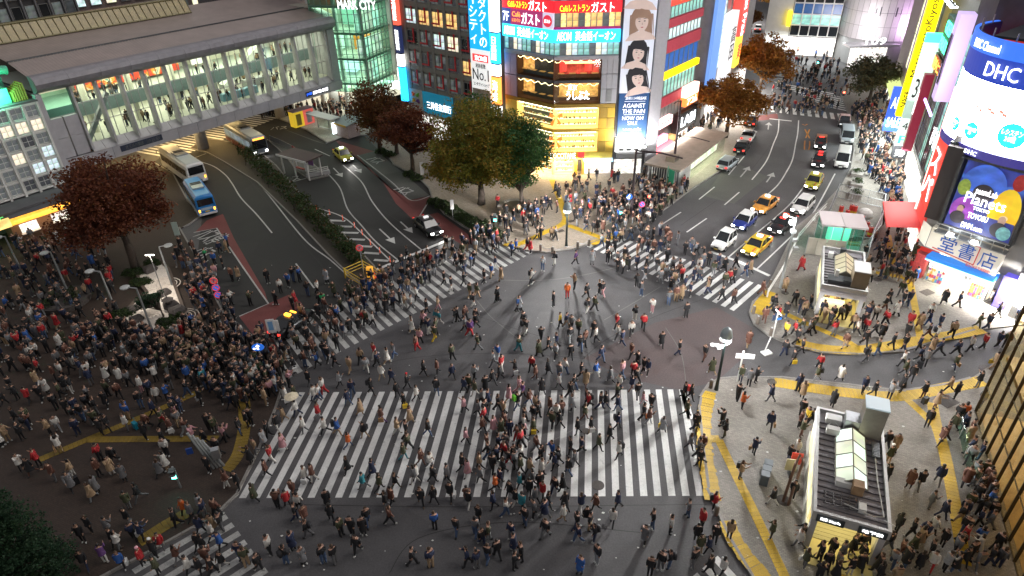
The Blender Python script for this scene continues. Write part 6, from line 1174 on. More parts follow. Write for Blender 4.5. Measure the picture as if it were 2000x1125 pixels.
def car(label, cpx, front_px, body, L_=4.5, W_=1.7, H=1.5, kind='sedan', cat='car', roofm=None, sign=None, stripe=None, lights=True, name='parked_car', group=None, npl=None, away=False, rooflamp=None):
    x, y = G(*cpx); fx, fy = G(*front_px); a = math.atan2(fy - y, fx - x)
    t = thing(name, label, cat, (x, y, 0), a, group); l, w = L_ / 2, W_ / 2
    if kind == 'sedan': st_ = [(-l, .52, .72, .82, .82), (-l + .12, .3, .88, .93, .93), (-l + .9, .22, .93, .99, .97), (-.2, .2, .92, .98, 1), (l - 1.35, .2, .9, .95, 1), (l - .6, .24, .82, .88, .97), (l - .1, .3, .72, .78, .9), (l, .45, .62, .66, .82)]; gh = [(-l + .75, -l + 1.35, l - 1.85, l - 1.15)]
    elif kind == 'hatch': st_ = [(-l, .5, .85, .95, .86), (-l + .1, .3, .95, 1.02, .95), (-l + .7, .22, .98, 1.02, 1), (0, .2, .95, 1.0, 1), (l - 1.1, .2, .93, .98, .99), (l - .45, .24, .82, .88, .95), (l - .08, .3, .7, .76, .86), (l, .42, .6, .64, .78)]; gh = [(-l + .08, -l + .5, l - 1.75, l - .95)]
    else: st_ = [(-l, .4, 1.0, 1.05, .95), (-l + .08, .28, 1.0, 1.05, 1), (0, .2, 1.0, 1.04, 1), (l - .75, .2, 1.0, 1.04, 1), (l - .25, .25, .92, .98, .97), (l, .4, .7, .78, .9)]; gh = [(-l + .06, -l + .2, l - 1.25, l - .45)]
    mb = MB(); rings = []
    for sx, zb, zs, zt, wf_ in st_:
        ww = w * wf_; rings.append([(sx, 0, zb), (sx, ww * .86, zb), (sx, ww, zb + .14), (sx, ww * 1.0, (zb + zs) / 2), (sx, ww * .96, zs), (sx, ww * .74, zt), (sx, 0, zt + .02), (sx, -ww * .74, zt), (sx, -ww * .96, zs), (sx, -ww * 1.0, (zb + zs) / 2), (sx, -ww, zb + .14), (sx, -ww * .86, zb)])
    n = 12; vs = [p for r_ in rings for p in r_]; fs = []
    for i in range(len(rings) - 1):
        for j in range(n): fs.append((i * n + j, i * n + (j + 1) % n, (i + 1) * n + (j + 1) % n, (i + 1) * n + j))
    fs += [tuple(range(n))[::-1], tuple(range((len(rings) - 1) * n, len(rings) * n))]; mb.add(vs, fs)
    bo = mb.obj('body', body, t, True); bo.data.polygons[-1].use_smooth = False
    b0, r0, r1, f1 = gh[0]; zb = .93 if kind != 'van' else 1.0; wr, wb_ = w * .80, w * .95
    if kind == 'van': wr = w * .88
    C_ = [(b0, -wb_, zb), (f1, -wb_, zb - .03), (f1, wb_, zb - .03), (b0, wb_, zb), (r0, -wr, H), (r1, -wr, H), (r1, wr, H), (r0, wr, H)]
    cab = MB(); cab.add(C_, [(0, 1, 5, 4), (1, 2, 6, 5), (2, 3, 7, 6), (3, 0, 4, 7)]); cab.add([(r0, -wr, H), (r1, -wr, H), (r1, wr, H), (r0, wr, H), (r0 + .25, -wr * .8, H + .05), (r1 - .2, -wr * .8, H + .05), (r1 - .2, wr * .8, H + .05), (r0 + .25, wr * .8, H + .05)], [(0, 1, 5, 4), (1, 2, 6, 5), (2, 3, 7, 6), (3, 0, 4, 7), (4, 5, 6, 7)])
    cab.obj('cabin', roofm or body, t)
    V_ = [Vector(c) for c in C_]
    def pane(name_, a_, b_2, c_, d_, m, ins=.07, out=.012, u0=0, u1=1):
        p = [a_.lerp(b_2, u0), a_.lerp(b_2, u1), d_.lerp(c_, u1), d_.lerp(c_, u0)]; c = sum(p, Vector()) / 4; nn = (p[1] - p[0]).cross(p[3] - p[0]).normalized()
        q = [v + (c - v).normalized() * ins + nn * out for v in p]; MB().add([tuple(v) for v in q], [(0, 1, 2, 3)]).obj(name_, m, t)
    pane('windscreen', V_[1], V_[2], V_[6], V_[5], cglass); pane('rear_window', V_[3], V_[0], V_[4], V_[7], cglass)
    for u0, u1 in (((.02, .5), (.5, .97)) if kind != 'van' else ((.02, .34), (.34, .68), (.68, .98))):
        pane('side_window', V_[0], V_[1], V_[5], V_[4], cglass, .05, u0=u0, u1=u1); pane('side_window', V_[2], V_[3], V_[7], V_[6], cglass, .05, u0=1 - u1, u1=1 - u0)
    r_ = .31 if kind != 'van' else .33
    for sx in (l - .82, -l + .85):
        for sy in (-w + .09, w - .09): wheel(t, sx, sy, r_)
    wf = st_[-1][4] * w
    for s_ in (-1, 1):
        h_ = MB(); h_.box(l - .12, l + .015, s_ * wf * .78 - .17, s_ * wf * .78 + .17, .56, .72); h_.obj('headlight', head_l if lights else plate, t)
        h_ = MB(); h_.box(-l - .015, -l + .1, s_ * w * .68 - .13, s_ * w * .68 + .13, .68, .88); h_.obj('taillight', tail_l, t)
        m_ = MB(); m_.box(f1 - .35, f1 - .15, s_ * (w + .1) - .09, s_ * (w + .1) + .09, .95, 1.08); m_.obj('wing_mirror', body, t)
    MB().box(l - .05, l + .05, -wf * .9, wf * .9, .3, .46).obj('front_bumper', trim, t); MB().box(-l - .05, -l + .05, -w * .8, w * .8, .32, .5).obj('rear_bumper', trim, t)
    MB().box(l - .02, l + .03, -wf * .45, wf * .45, .52, .66).obj('grille', trim, t); MB().box(l + .04, l + .065, -.2, .2, .36, .48).obj('number_plate', npl or plate, t); MB().box(-l - .07, -l - .045, -.2, .2, .52, .66).obj('number_plate', npl or plate, t)
    if sign: MB().box(-.15 + (r0 + r1) / 2, .15 + (r0 + r1) / 2, -.28, .28, H + .05, H + .22).obj('roof_sign', sign, t)
    if rooflamp: MB().box(r1 - .05, r1 + .12, -.3, .3, H - .06, H + .06).obj('roof_lamp', rooflamp, t)
    if stripe:
        MB().box(r0 + .1, r1 - .1, .32, .42, H + .035, H + .06).obj('stripe', stripe, t); MB().box(l - 1.1, l - .2, .34, .44, .86, .93).obj('stripe', stripe, t)
        for s_ in (-1, 1): MB().box(-l + .3, l - .7, s_ * (w + .0) - .012, s_ * (w + .0) + .012, .6, .7).obj('stripe', stripe, t)
    if lights:
        sp = bpy.data.lights.new('headlight_beam', 'SPOT'); sp.energy = 230; sp.spot_size = R(62); sp.spot_blend = .6; sp.shadow_soft_size = .2; sp.color = (1, .97, .92)
        so_ = bpy.data.objects.new('headlight_beam', sp); COL.objects.link(so_); so_.location = local(t, l + .12, 0, .64); so_.rotation_euler = (R(80), 0, a - R(90))
    return t
yel = paint('yellow', (.62, .42, .02)); org = paint('orange', (.62, .27, .04)); blk = paint('black', (.008, .008, .01)); wht = paint('white', (.72, .72, .70)); blu_ = paint('blue', (.015, .03, .20), .2); slv = paint('silver', (.40, .44, .47), .5); grn = paint('yellowgreen', (.45, .42, .03)); redst = paint('red', (.55, .05, .02))
tsign = emit('taxi_sign', (.9, 1, .85), 3)
G1 = 'cars waiting at the stop line'; D1 = lambda c, k=26: (c[0] - k * .78, c[1] + k * .62)
car('yellow taxi with a red roof stripe first at the stop line', (1477, 488), (1455, 507), yel, 4.6, 1.7, 1.5, sign=tsign, stripe=redst, cat='taxi', name='taxi', group=G1)
car('white boxy minicar first in the left waiting lane', (1412, 481), (1393, 496), wht, 3.5, 1.5, 1.75, 'hatch', npl=plate_y, group=G1, lights=False)
car('dark blue compact car with a white roof behind the white minicar', (1452, 441), (1431, 459), blu_, 3.8, 1.7, 1.45, 'hatch', roofm=wht, group=G1)
car('orange taxi behind the blue white-roofed car', (1493, 408), (1472, 424), org, 4.6, 1.7, 1.5, sign=tsign, cat='taxi', name='taxi', group=G1)
car('black taxi with red lamps behind the red-striped yellow taxi', (1528, 446), (1507, 463), blk, 4.7, 1.72, 1.5, sign=emit('taxi_red', (.9, .08, .03), 3), rooflamp=tail_l, cat='taxi', name='taxi', group=G1)
car('white hatchback angled into the right lane beside the black taxi', (1566, 410), (1549, 427), wht, 4.2, 1.7, 1.5, 'hatch', group=G1)
car('yellow green taxi in the queue behind the white hatchback', (1588, 362), (1578, 379), grn, 4.6, 1.7, 1.5, sign=tsign, stripe=redst, cat='taxi', name='taxi', group=G1)
car('black taxi with glowing front lamps behind the yellow green taxi', (1598, 320), (1594, 336), blk, 4.6, 1.7, 1.5, sign=sign_red, rooflamp=tail_l, cat='taxi', name='taxi', group=G1)
car('second black car with a coppery roof, farther up the queue', (1601, 285), (1599, 300), blk, 4.5, 1.7, 1.5, roofm=paint('copper', (.35, .13, .06)), rooflamp=tail_l, cat='taxi', name='taxi', group=G1)
car('white delivery van with red lettering parked at the right kerb', (1643, 320), (1639, 338), wht, 4.8, 1.75, 2.0, 'van', cat='van', name='delivery_van', lights=False)
car('silver minivan with its door open behind the white delivery van', (1652, 274), (1653, 290), slv, 4.8, 1.8, 1.85, 'van', cat='van', name='minivan', lights=False)
car('dark car with a pinkish roof behind the silver minivan', (1647, 243), (1648, 256), blk, 4.3, 1.7, 1.5, roofm=paint('pink', (.5, .32, .3)), lights=False)
car('silver blue hatchback driving away past the low exit building', (1420, 327), (1432, 317), slv, 4.5, 1.75, 1.55, 'hatch', lights=False)
car('black sedan driving away ahead of the silver blue hatchback', (1448, 294), (1456, 282), blk, 4.5, 1.75, 1.45, lights=False)
car('white sports car with a black roof ahead of the black sedan', (1460, 272), (1466, 261), wht, 4.4, 1.8, 1.3, roofm=blk, lights=False)
car('small black car under the orange tree ahead of the white sports car', (1466, 243), (1470, 234), blk, 4.4, 1.7, 1.45, lights=False)
for i, (c, f, m, lt) in enumerate((((1460, 66), (1464, 58), redst, False), (1 and (1456, 84), (1460, 76), blk, False), ((1505, 70), (1501, 80), blk, True), ((1516, 62), (1513, 71), yel, True), ((1480, 60), (1483, 52), wht, False))):
    car(('red car driving away at the far end of the street', 'black car behind the far red one', 'black oncoming car far up the street', 'yellow oncoming taxi far up the street', 'white car driving away far up the street')[i], c, f, m, 4.5, 1.7, 1.5, lights=lt, group='cars far up the street')
car('yellow green taxi with lit headlights on the curved bus road', (671, 310), (683, 320), grn, 4.6, 1.7, 1.5, sign=tsign, cat='taxi', name='taxi')
car('black taxi waiting at the stop line of the curved bus road', (836, 450), (852, 463), blk, 4.7, 1.72, 1.5, sign=emit('taxi_grey', (.7, .7, .7), .6), cat='taxi', name='taxi')
car('dark patrol car with an orange lamp surrounded by the crowd', (572, 640), (590, 626), blk, 4.5, 1.7, 1.45, sign=amber_l, rooflamp=amber_l, lights=False)
want  # lettering for the buses is prepared above
def bus(label, rear_px, dir_px, L_, W_, H, body, lower, roofc, front_near, dest=None, name='bus', glassc=None, letter=None):
    x, y = G(*rear_px); fx, fy = G(*dir_px); a = math.atan2(fy - y, fx - x)      # a: from the given end inward
    if front_near: a += math.pi
    l = L_ / 2; s_ = -1 if front_near else 1
    cx_, cy_ = x + math.cos(a) * l * s_, y + math.sin(a) * l * s_
    t = thing(name, label, 'bus', (cx_, cy_, 0), a); w = W_ / 2
    mb = MB(); pr = [(-w, .35), (w, .35), (w + .02, 1.0), (w, 1.6), (w - .06, H - .25), (w - .28, H - .03), (0, H + .03), (-w + .28, H - .03), (-w + .06, H - .25), (-w, 1.6), (-w - .02, 1.0)]
    st_ = [(-l, .94), (-l + .15, 1), (l - .2, 1), (l, .93)]; n = len(pr); vs = [(sx, p * k, .35 + (z - .35) * (k if z > 1 else 1)) for sx, k in st_ for p, z in pr]
    mb.add(vs, [(i * n + j, i * n + (j + 1) % n, (i + 1) * n + (j + 1) % n, (i + 1) * n + j) for i in range(3) for j in range(n)] + [tuple(range(n))[::-1], tuple(range(3 * n, 4 * n))]); mb.obj('body', body, t)
    MB().box(-l + .2, l - .25, -w + .3, w - .3, H + .02, H + .06).obj('roof_panel', roofc, t); MB().box(-1.2, .9, -w + .45, w - .45, H + .05, H + .26).obj('roof_unit', steel, t)
    for k in range(2): MB().box(.0 + k * .5, .35 + k * .5, -.6, .6, H + .26, H + .29).obj('roof_vent', trim, t)
    for s2 in (-1, 1):
        MB().box(-l + .1, l - .1, s2 * (w + .012) - .012, s2 * (w + .012) + .012, .4, 1.05).obj('skirt', lower, t)
        nw = int(L_ / 1.35)
        for i in range(nw): MB().box(-l + .45 + i * (L_ - .8) / nw, -l + .45 + (i + .92) * (L_ - .8) / nw, s2 * (w - .01) - .03, s2 * (w - .01) + .03, 1.3, 2.25).obj('side_window', glassc or cglass, t)
        for sx in (l - 2.2, -l + 2.4): wheel(t, sx, s2 * (w - .12), .48, .28)
        MB().box(l - .05, l + .02, s2 * w * .72 - .18, s2 * w * .72 + .18, .62, .82).obj('headlight', head_l, t); MB().box(-l - .02, -l + .05, s2 * w * .78 - .1, s2 * w * .78 + .1, .8, 1.15).obj('taillight', amber_l if not front_near else tail_l, t)
        MB().tube([(l - .1, s2 * w, H - .5), (l + .25, s2 * (w + .18), H - .6), (l + .25, s2 * (w + .18), H - 1.05)], .05, 5).obj('mirror_arm', trim, t)
    MB().box(l - .03, l + .015, -w * .85, w * .85, 1.15, H - .55).obj('windscreen', cglass, t); MB().box(-l - .015, -l + .03, -w * .8, w * .8, 1.55, H - .4).obj('rear_window', cglass, t)
    MB().box(l - .02, l + .02, -w * .7, w * .7, H - .5, H - .22).obj('destination_sign', dest or trim, t); MB().box(l - .02, l + .06, -w * .93, w * .93, .38, .56).obj('front_bumper', wht, t); MB().box(-l - .06, -l + .02, -w * .93, w * .93, .38, .62).obj('rear_bumper', wht, t); MB().box(-l - .03, -l - .0, -.25, .25, .72, .88).obj('number_plate', plate_y, t); MB().box(-l - .025, -l, -w * .6, w * .6, 1.0, 1.3).obj('rear_panel', lower, t)
    return t
cream = paint('cream', (.62, .60, .50))
bus('cream roofed city bus with lit orange destination board facing the crossing', (512, 305), (457, 272), 10.4, 2.45, 3.0, paint('greyblue', (.20, .23, .26)), paint('maroon', (.16, .03, .03)), cream, True, emit('dest_orange', (1, .35, .05), 2), glassc=lit('bus_glow', (.35, .45, .5), .5, .8))
bus('white city bus seen from behind beside the maroon maple', (391, 361), (341, 326), 10.4, 2.45, 3.0, wht, wht, paint('palegrey', (.55, .58, .56)), False)
bus('bright blue small bus with orange tail lamps at the bus stop', (409, 424), (384, 387), 7.0, 2.2, 2.8, paint('skyblue', (.02, .20, .55)), paint('paleblue', (.45, .55, .62)), paint('azure', (.03, .28, .6)), False)
# ------------------------------------------------------------------ station exits, shelters, lamps, signals, signs
tin = mat('roof_tin', (.24, .225, .235), .6, .2, noise=.25, nscale=1.5, bump=.2, bscale=12); cable = mat('cable_white', (.55, .55, .52), .6); glow_ceil = emit('exit_glow', (1, .86, .4), 1.0)
def exit_kiosk(name, label, org, rot, W_, L_, z, sky_lit, boxes, tower_box):
    """a subway exit: local x across, y along; roof at height z"""
    t = thing(name, label, 'subway exit', (*org, KH), rot)
    B(t, 'roof_deck', tin, .2, W_ - .2, .2, L_ - .2, z - .35, z - .12); r_ = mat('roof_rim', (.50, .50, .49), .5, .3, noise=.1)
    B(t, 'roof_rim', r_, 0, W_, 0, .18, z - .55, z + .12); B(t, 'roof_rim', r_, 0, W_, L_ - .18, L_, z - .55, z + .12); B(t, 'roof_rim', r_, 0, .18, .18, L_ - .18, z - .55, z + .12); B(t, 'roof_rim', r_, W_ - .18, W_, .18, L_ - .18, z - .55, z + .12)
    rib = MB().box(.2, W_ - .2, -.05, .05, z - .12, z - .03).mesh('roof_rib', mat('roof_rib_grey', (.13, .12, .125), .7)); rep(rib, 'roof_rib', t, [(0, .7 + i * .52, 0) for i in range(int((L_ - 1.2) / .52))])
    sw, x0, y0, y1 = W_ * .42, W_ * .30, L_ * .30, L_ * .80
    ns = 4
    for i in range(ns):
        a, b = y0 + (y1 - y0) * i / ns + .03, y0 + (y1 - y0) * (i + 1) / ns - .03
        for s_ in (0, 1):
            q = [(x0, a, z), (x0 + sw / 2, a, z + .55), (x0 + sw / 2, b, z + .55), (x0, b, z)] if s_ == 0 else [(x0 + sw / 2, a, z + .55), (x0 + sw, a, z), (x0 + sw, b, z), (x0 + sw / 2, b, z + .55)]
            MB().add(q, [(0, 1, 2, 3)]).obj('skylight_pane', sky_lit[(i + s_) % len(sky_lit)], t)
    fr_ = MB()
    for i in range(ns + 1): y = y0 + (y1 - y0) * i / ns; fr_.tube([(x0, y, z + .02), (x0 + sw / 2, y, z + .57), (x0 + sw, y, z + .02)], .035, 4)
    fr_.tube([(x0 + sw / 2, y0, z + .58), (x0 + sw / 2, y1, z + .58)], .04, 4); fr_.box(x0 - .06, x0, y0, y1, z - .12, z + .03); fr_.box(x0 + sw, x0 + sw + .06, y0, y1, z - .12, z + .03)
    fr_.add([(x0, y0, z), (x0 + sw, y0, z), (x0 + sw / 2, y0, z + .55), (x0, y1, z), (x0 + sw, y1, z), (x0 + sw / 2, y1, z + .55)], [(0, 1, 2), (5, 4, 3)]); fr_.obj('skylight_frame', mat('skylight_bar', (.22, .21, .17), .5, .4), t)
    for x0_, x1_, y0_, y1_, h, m in boxes: B(t, 'roof_unit', m, x0_, x1_, y0_, y1_, z - .1, z + h)
    if tower_box: x0_, x1_, y0_, y1_, h, m, mt = tower_box; B(t, 'vent_tower', m, x0_, x1_, y0_, y1_, z - .1, z + h); B(t, 'vent_cap', mt, x0_ - .03, x1_ + .03, y0_ - .03, y1_ + .03, z + h, z + h + .1)
    cb_ = MB(); cb_.tube([(W_ - .6, L_ * .75, z + .05), (W_ - .55, L_ * .4, z + .05), (W_ - .35, 1.0, z + .08), (W_ - .9, .8, z + .08), (W_ * .4, 1.2, z + .1)], .035, 5); cb_.tube([(.6, L_ * .8, z), (1.0, L_ * .88, z + .2), (1.5, L_ * .8, z + .1), (1.1, L_ * .7, z)], .03, 5); cb_.tube([(W_ - .4, .7, z + .12), (W_ + .2, .5, z + .12)], .03, 5); cb_.obj('cable', cable, t)
    tr2 = MB()
    for i in range(3): tr2.box(.5 + i * .02, W_ * .55, .9 + i * .45, .98 + i * .45, z, z + .06)
    for i in range(5): tr2.box(.6 + i * .42, .66 + i * .42, .9, 1.9, z + .06, z + .1)
    tr2.obj('cable_tray', mat('tray_dark', (.09, .085, .085), .6, .3), t)
    du = MB()
    for i in range(9): du.tube([(W_ - .75, L_ * .62 + i * .14, z + .12), (W_ - .35, L_ * .62 + i * .14, z + .12)], .09, 6)
    du.obj('duct', mat('duct_grey', (.16, .17, .18), .5, .4), t)
    B(t, 'ceiling', glow_ceil, .3, W_ - .3, .3, L_ - .3, z - .62, z - .56)
    for x, y in ((.2, .3), (W_ - .3, .3), (.2, L_ * .5), (W_ - .3, L_ * .5), (.2, L_ - .4), (W_ - .3, L_ - .4)): B(t, 'post', conc, x - .12, x + .22, y - .1, y + .25, 0, z - .5)
    tile = mat('exit_tile', (.55, .54, .48), .5, noise=.1)
    B(t, 'side_wall', tile, 0, .2, .8, L_, 0, 1.05); B(t, 'side_wall', tile, W_ - .2, W_, .8, L_, 0, 1.05); B(t, 'end_wall', tile, .2, W_ - .2, L_ - .2, L_, 0, 2.3); B(t, 'window_band', lit('exit_pane', (1, .9, .5), 1.2, .8), .06, .14, 1.4, L_ - .5, 1.05, z - .6); B(t, 'window_band', MATS['exit_pane'], W_ - .14, W_ - .06, 1.4, L_ - .5, 1.05, z - .6)
    B(t, 'stair_floor', mat('exit_floor', (.5, .42, .18), .5, noise=.1), .2, W_ - .2, -1.0, L_ - .4, 0, .06)
    stp = MB()
    for i in range(8): stp.box(.5, W_ - .5, 1.0 + i * .3, 1.28 + i * .3, .06, .1 + .0 * i)
    stp.obj('step', mat('step_grey', (.3, .27, .16), .6), t)
    area('exit_light', local(t, W_ / 2, L_ / 2, z - .7), W_ - .8, L_ - 1, 100, (1, .84, .42), (0, 0, rot))
    return t
sk1 = [lit('sky_pane_a', (.85, .92, .70), .75, .5, .5, .6), lit('sky_pane_b', (.80, .95, .85), 1.0, .5, .5, .7)]
k1 = exit_kiosk('subway_exit', 'long subway exit roof with a lit skylight and tall steel vent box near the corner', (16.75, 24.75), R(66.7 - 90), 4.0, 9.3, 3.2, sk1, [(.55, 1.5, 8.0, 8.6, .35, white_wall), (.6, 1.35, 6.9, 7.3, .45, white_wall), (1.6, 2.5, 7.6, 8.6, .9, steel), (1.15, 2.35, 2.6, 3.0, .3, white_wall), (2.35, 2.75, .95, 1.5, .25, white_wall)], (2.45, 3.75, 7.5, 8.7, 2.3, mat('vent_steel', (.40, .38, .34), .45, .5, noise=.15), emit('vent_cap_glint', (.45, .6, .68), .25, (.5, .55, .58))))
MB().box(2.0, 2.6, 2.2, 2.8, 3.15, 3.85).obj('wooden_box', mat('box_tan', (.34, .22, .12), .7, noise=.15), k1)
for x0_, x1_, s_ in ((.25, 1.7, '渋谷駅  Shibuya Sta.'), (2.4, 3.85, '地下鉄')):
    p = B(k1, 'fascia_sign', mat('sign_slate', (.03, .04, .045), .4), x0_, x1_, -.07, -.0, 2.65, 3.15); write(p, s_, x0_ + .2, x1_ - .2, 2.82, 3.05, -.08, sign_white)
rl_ = MB(); rl_.tube([(-1.2, 3.2, 0), (-1.0, 4.0, 2.8), (-.8, 4.6, 3.1), (-.6, 4.2, 3.0), (-.9, 3.0, 0)], .09, 7); rl_.tube([(-1.1, 3.6, 1.4), (-.8, 3.9, 1.4)], .05, 5); o = thing('pipe_frame', 'bent brown pipe frame leaning beside the long subway exit', 'pipe frame', local(k1, -.2, 2.6, -KH), k1.rotation_euler.z); rl_.v = [(a + .2, b - 2.6, c) for a, b, c in rl_.v]; rl_.obj('pipe', mat('pipe_brown', (.14, .08, .06), .5, .5), o); MB().box(-1.15, -.85, .3, 1.6, 0, .08).obj('foot', steel_dk, o)
for i, (x, y, c) in enumerate(((-1.0, 5.6, (.5, .45, .3)), (-.7, 6.3, (.55, .06, .04)))):
    s2 = thing('notice_stand', ('cream board stand beside the long subway exit', 'red panel stand beside the long subway exit')[i], 'stand', local(k1, x, y, 0), k1.rotation_euler.z + .2); B(s2, 'board', mat('board_%d' % i, c, .6), -.35, .35, -.03, .03, .5, 1.5); B(s2, 'leg', steel_dk, -.03, .03, -.25, .25, 0, .5)
for i, dy in enumerate((1.2, 1.75, 2.3)):
    rb2 = thing('waste_bin', ('first', 'second', 'third')[i] + ' dark bin from the near end, lined up left of the long subway exit', 'bin', local(k1, -2.6 + dy * .1, dy + 3.1, 0), k1.rotation_euler.z, 'bins by the subway exit'); MB().box(-.25, .25, -.24, .24, 0, .85).obj('body', mat('bin_slate', (.09, .11, .125), .5), rb2); MB().box(-.27, .27, -.26, .26, .85, .93).obj('lid', mat('bin_lid', (.14, .16, .18), .5), rb2)
sk2 = [lit('sky_pane_c', (.62, .56, .36), .5, .5, .5, .75)]
k2 = exit_kiosk('subway_exit', 'shorter subway exit with cream skylight in the middle of the right pavement', (27.1, 48.75), R(66.7 - 90), 3.7, 7.6, 3.2, sk2, [(.5, 1.9, .7, 1.8, .3, mat('unit_black', (.05, .055, .06), .5)), (1.0, 1.3, 1.5, 1.8, .9, white_wall), (1.7, 2.5, .8, 1.6, .4, steel_dk), (.5, .9, 5.6, 6.1, .4, white_wall), (1.5, 2.0, 6.6, 7.1, .5, steel_dk)], (2.35, 3.6, .6, 2.6, 1.5, mat('vent_brown', (.20, .155, .10), .6, .2, noise=.1), mat('vent_grey', (.36, .35, .34), .6)))
B(k2, 'front_beam', lilac, 0, 3.7, -.12, 0, 2.4, 2.9); B(k2, 'counter', mat('counter_cream', (.7, .64, .45), .5, em=(1, .85, .45), es=.5), .3, 2.2, .1, .5, .9, 1.8)
# glass lift house and the fenced work site behind it
lh = thing('glass_lift_house', 'square glass lift house with pale folded roof behind the shorter subway exit', 'lift house', (*G(1597, 487), KH), R(-16))
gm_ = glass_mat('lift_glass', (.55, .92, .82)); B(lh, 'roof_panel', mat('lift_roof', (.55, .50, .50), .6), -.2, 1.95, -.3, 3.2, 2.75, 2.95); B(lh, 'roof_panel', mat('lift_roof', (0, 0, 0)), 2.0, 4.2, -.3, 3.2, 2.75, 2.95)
for i in range(4): B(lh, 'glass_panel', gm_, i * 1.0 + .03, i * 1.0 + .97, 0, .03, .1, 2.7); B(lh, 'glass_panel', gm_, -.02, .0, i * .75 + .03, i * .75 + .72, .1, 2.7)
for x, y in ((0, 0), (4, 0), (0, 3), (4, 3), (2, 0)): B(lh, 'post', steel, x - .06, x + .06, y - .06, y + .06, 0, 2.75)
B(lh, 'lift_car', mat('lift_mint', (.4, .65, .5), .5, em=(.5, 1, .8), es=.5), 1, 3, 1.2, 2.6, .1, 2.4); area('lift_light', local(lh, 2, 1.2, 2.6), 3, 2, 90, (.7, 1, .88), (0, 0, lh.rotation_euler.z))
ws = thing('work_site_fence', 'steel framed fence of mesh panels round the road works', 'fence', (*G(1620, 440), KH), 0)
wp = [G(*p) for p in ((1612, 438), (1633, 388), (1722, 408), (1712, 470), (1690, 497), (1655, 492))]
for (x0_, y0_), (x1_, y1_) in zip(wp, wp[1:]):
    L_ = math.hypot(x1_ - x0_, y1_ - y0_); a = math.atan2(y1_ - y0_, x1_ - x0_); k = max(1, round(L_ / 1.8))
    for i in range(k):
        f_ = MB(); w = L_ / k
        for z in (.1, .95, 1.8): f_.box(0, w, -.025, .025, z - .03, z + .03)
        f_.box(-.03, .03, -.03, .03, 0, 1.85)
        for j in range(6): f_.box(w * j / 6 - .008, w * j / 6 + .008, -.01, .01, .1, 1.8)
        u = i * w; o = f_.obj('fence_panel', steel, ws, loc=(x0_ + u * math.cos(a) - ws.location.x, y0_ + u * math.sin(a) - ws.location.y, 0), rot=a)
for i, (p0, p1, m) in enumerate((((1688, 520), (1700, 478), paper_w), ((1700, 478), (1722, 433), paper_w))):
    x0_, y0_ = G(*p0, KH); x1_, y1_ = G(*p1, KH); L_ = math.hypot(x1_ - x0_, y1_ - y0_); a = math.atan2(y1_ - y0_, x1_ - x0_); h_ = thing('hoarding', ('plain white hoarding sheet at the near corner of the road works', 'white hoarding with blue stripes along the road works')[i], 'hoarding', (x0_, y0_, KH), a); k = 3
    for j in range(k): B(h_, 'panel', mat('hoard_white', (.66, .68, .70), .6), L_ * j / k + .02, L_ * (j + 1) / k - .02, -.03, .03, 0, 2.0); i and B(h_, 'stripe', mat('hoard_blue', (.05, .12, .35), .6), L_ * j / k + .2, L_ * j / k + .5, -.04, -.031, .1, 1.9)
    B(h_, 'footing', steel_dk, 0, L_, .05, .3, 0, .08)
for i, p in enumerate(((1640, 420), (1652, 428), (1657, 440), (1660, 418), (1667, 420), (1669, 445), (1680, 440), (1690, 452), (1697, 462))):
    c_ = thing('gas_bottle', 'leftmost second third fourth fifth sixth seventh eighth rightmost'.split()[i] + ' red and yellow cylinder among the road works clutter', 'cylinder', (*G(*p, .1), KH), 0, 'red cylinders in the road works'); MB().cyl(0, 0, 0, 1.1, .24, n=10).obj('body', mat('bottle_red', (.55, .04, .03), .5), c_); MB().cyl(0, 0, .25, .5, .25, n=10).obj('band', mat('bottle_yellow', (.6, .4, .03), .5), c_); MB().cyl(0, 0, 1.1, 1.3, .08, n=8).obj('valve', steel, c_)
sk_ = thing('sand_bags', 'grey sheeted heap beside the red cylinders in the road works', 'heap', (*G(1687, 425), KH)); mb = MB(); mb.sph((0, 0, .3), .9, 10, 6, sz=.8); mb.obj('sheet', mat('sheet_grey', (.5, .5, .48), .7, noise=.2), sk_); MB().box(-.7, .7, -.5, .5, 0, .3).obj('pallet', MATS['box_tan'], sk_)
for i, p in enumerate(((1655, 478), (1680, 470))): b_2 = thing('timber_board', ('tan planks leaning in the road works', 'dark planks lying in the road works')[i], 'planks', (*G(*p, .1), KH), R(70 + 40 * i)); rep(MB().box(-.08, .08, -1.3, 1.3, 0, .08).mesh('plank', mat('plank_%d' % i, ((.32, .2, .1), (.1, .07, .06))[i], .8)), 'plank', b_2, [(j * .2, 0, .02 * j) for j in range(4)])
cs = thing('construction_sheet', 'cream canvas sheet screening the left side of the subway exit', 'screen', (*G(1572, 497), KH), R(-18)); 
for j in range(4): B(cs, 'panel', mat('sheet_cream', (.52, .48, .40), .8, noise=.1), j * .9, j * .9 + .87, 0, .05, 0, 1.9)
B(cs, 'pole', steel, -.06, 0, -.05, .05, 0, 2.1); B(cs, 'pole', steel, 3.6, 3.66, -.05, .05, 0, 2.1)
grd = thing('guard_rail', 'low white guard rail along the kerb beside the waiting cars', 'guard rail', (*G(1498, 588), KH)); gp_ = [G(*p, KH) for p in ((1498, 580), (1530, 528), (1558, 470), (1590, 432), (1612, 410))]
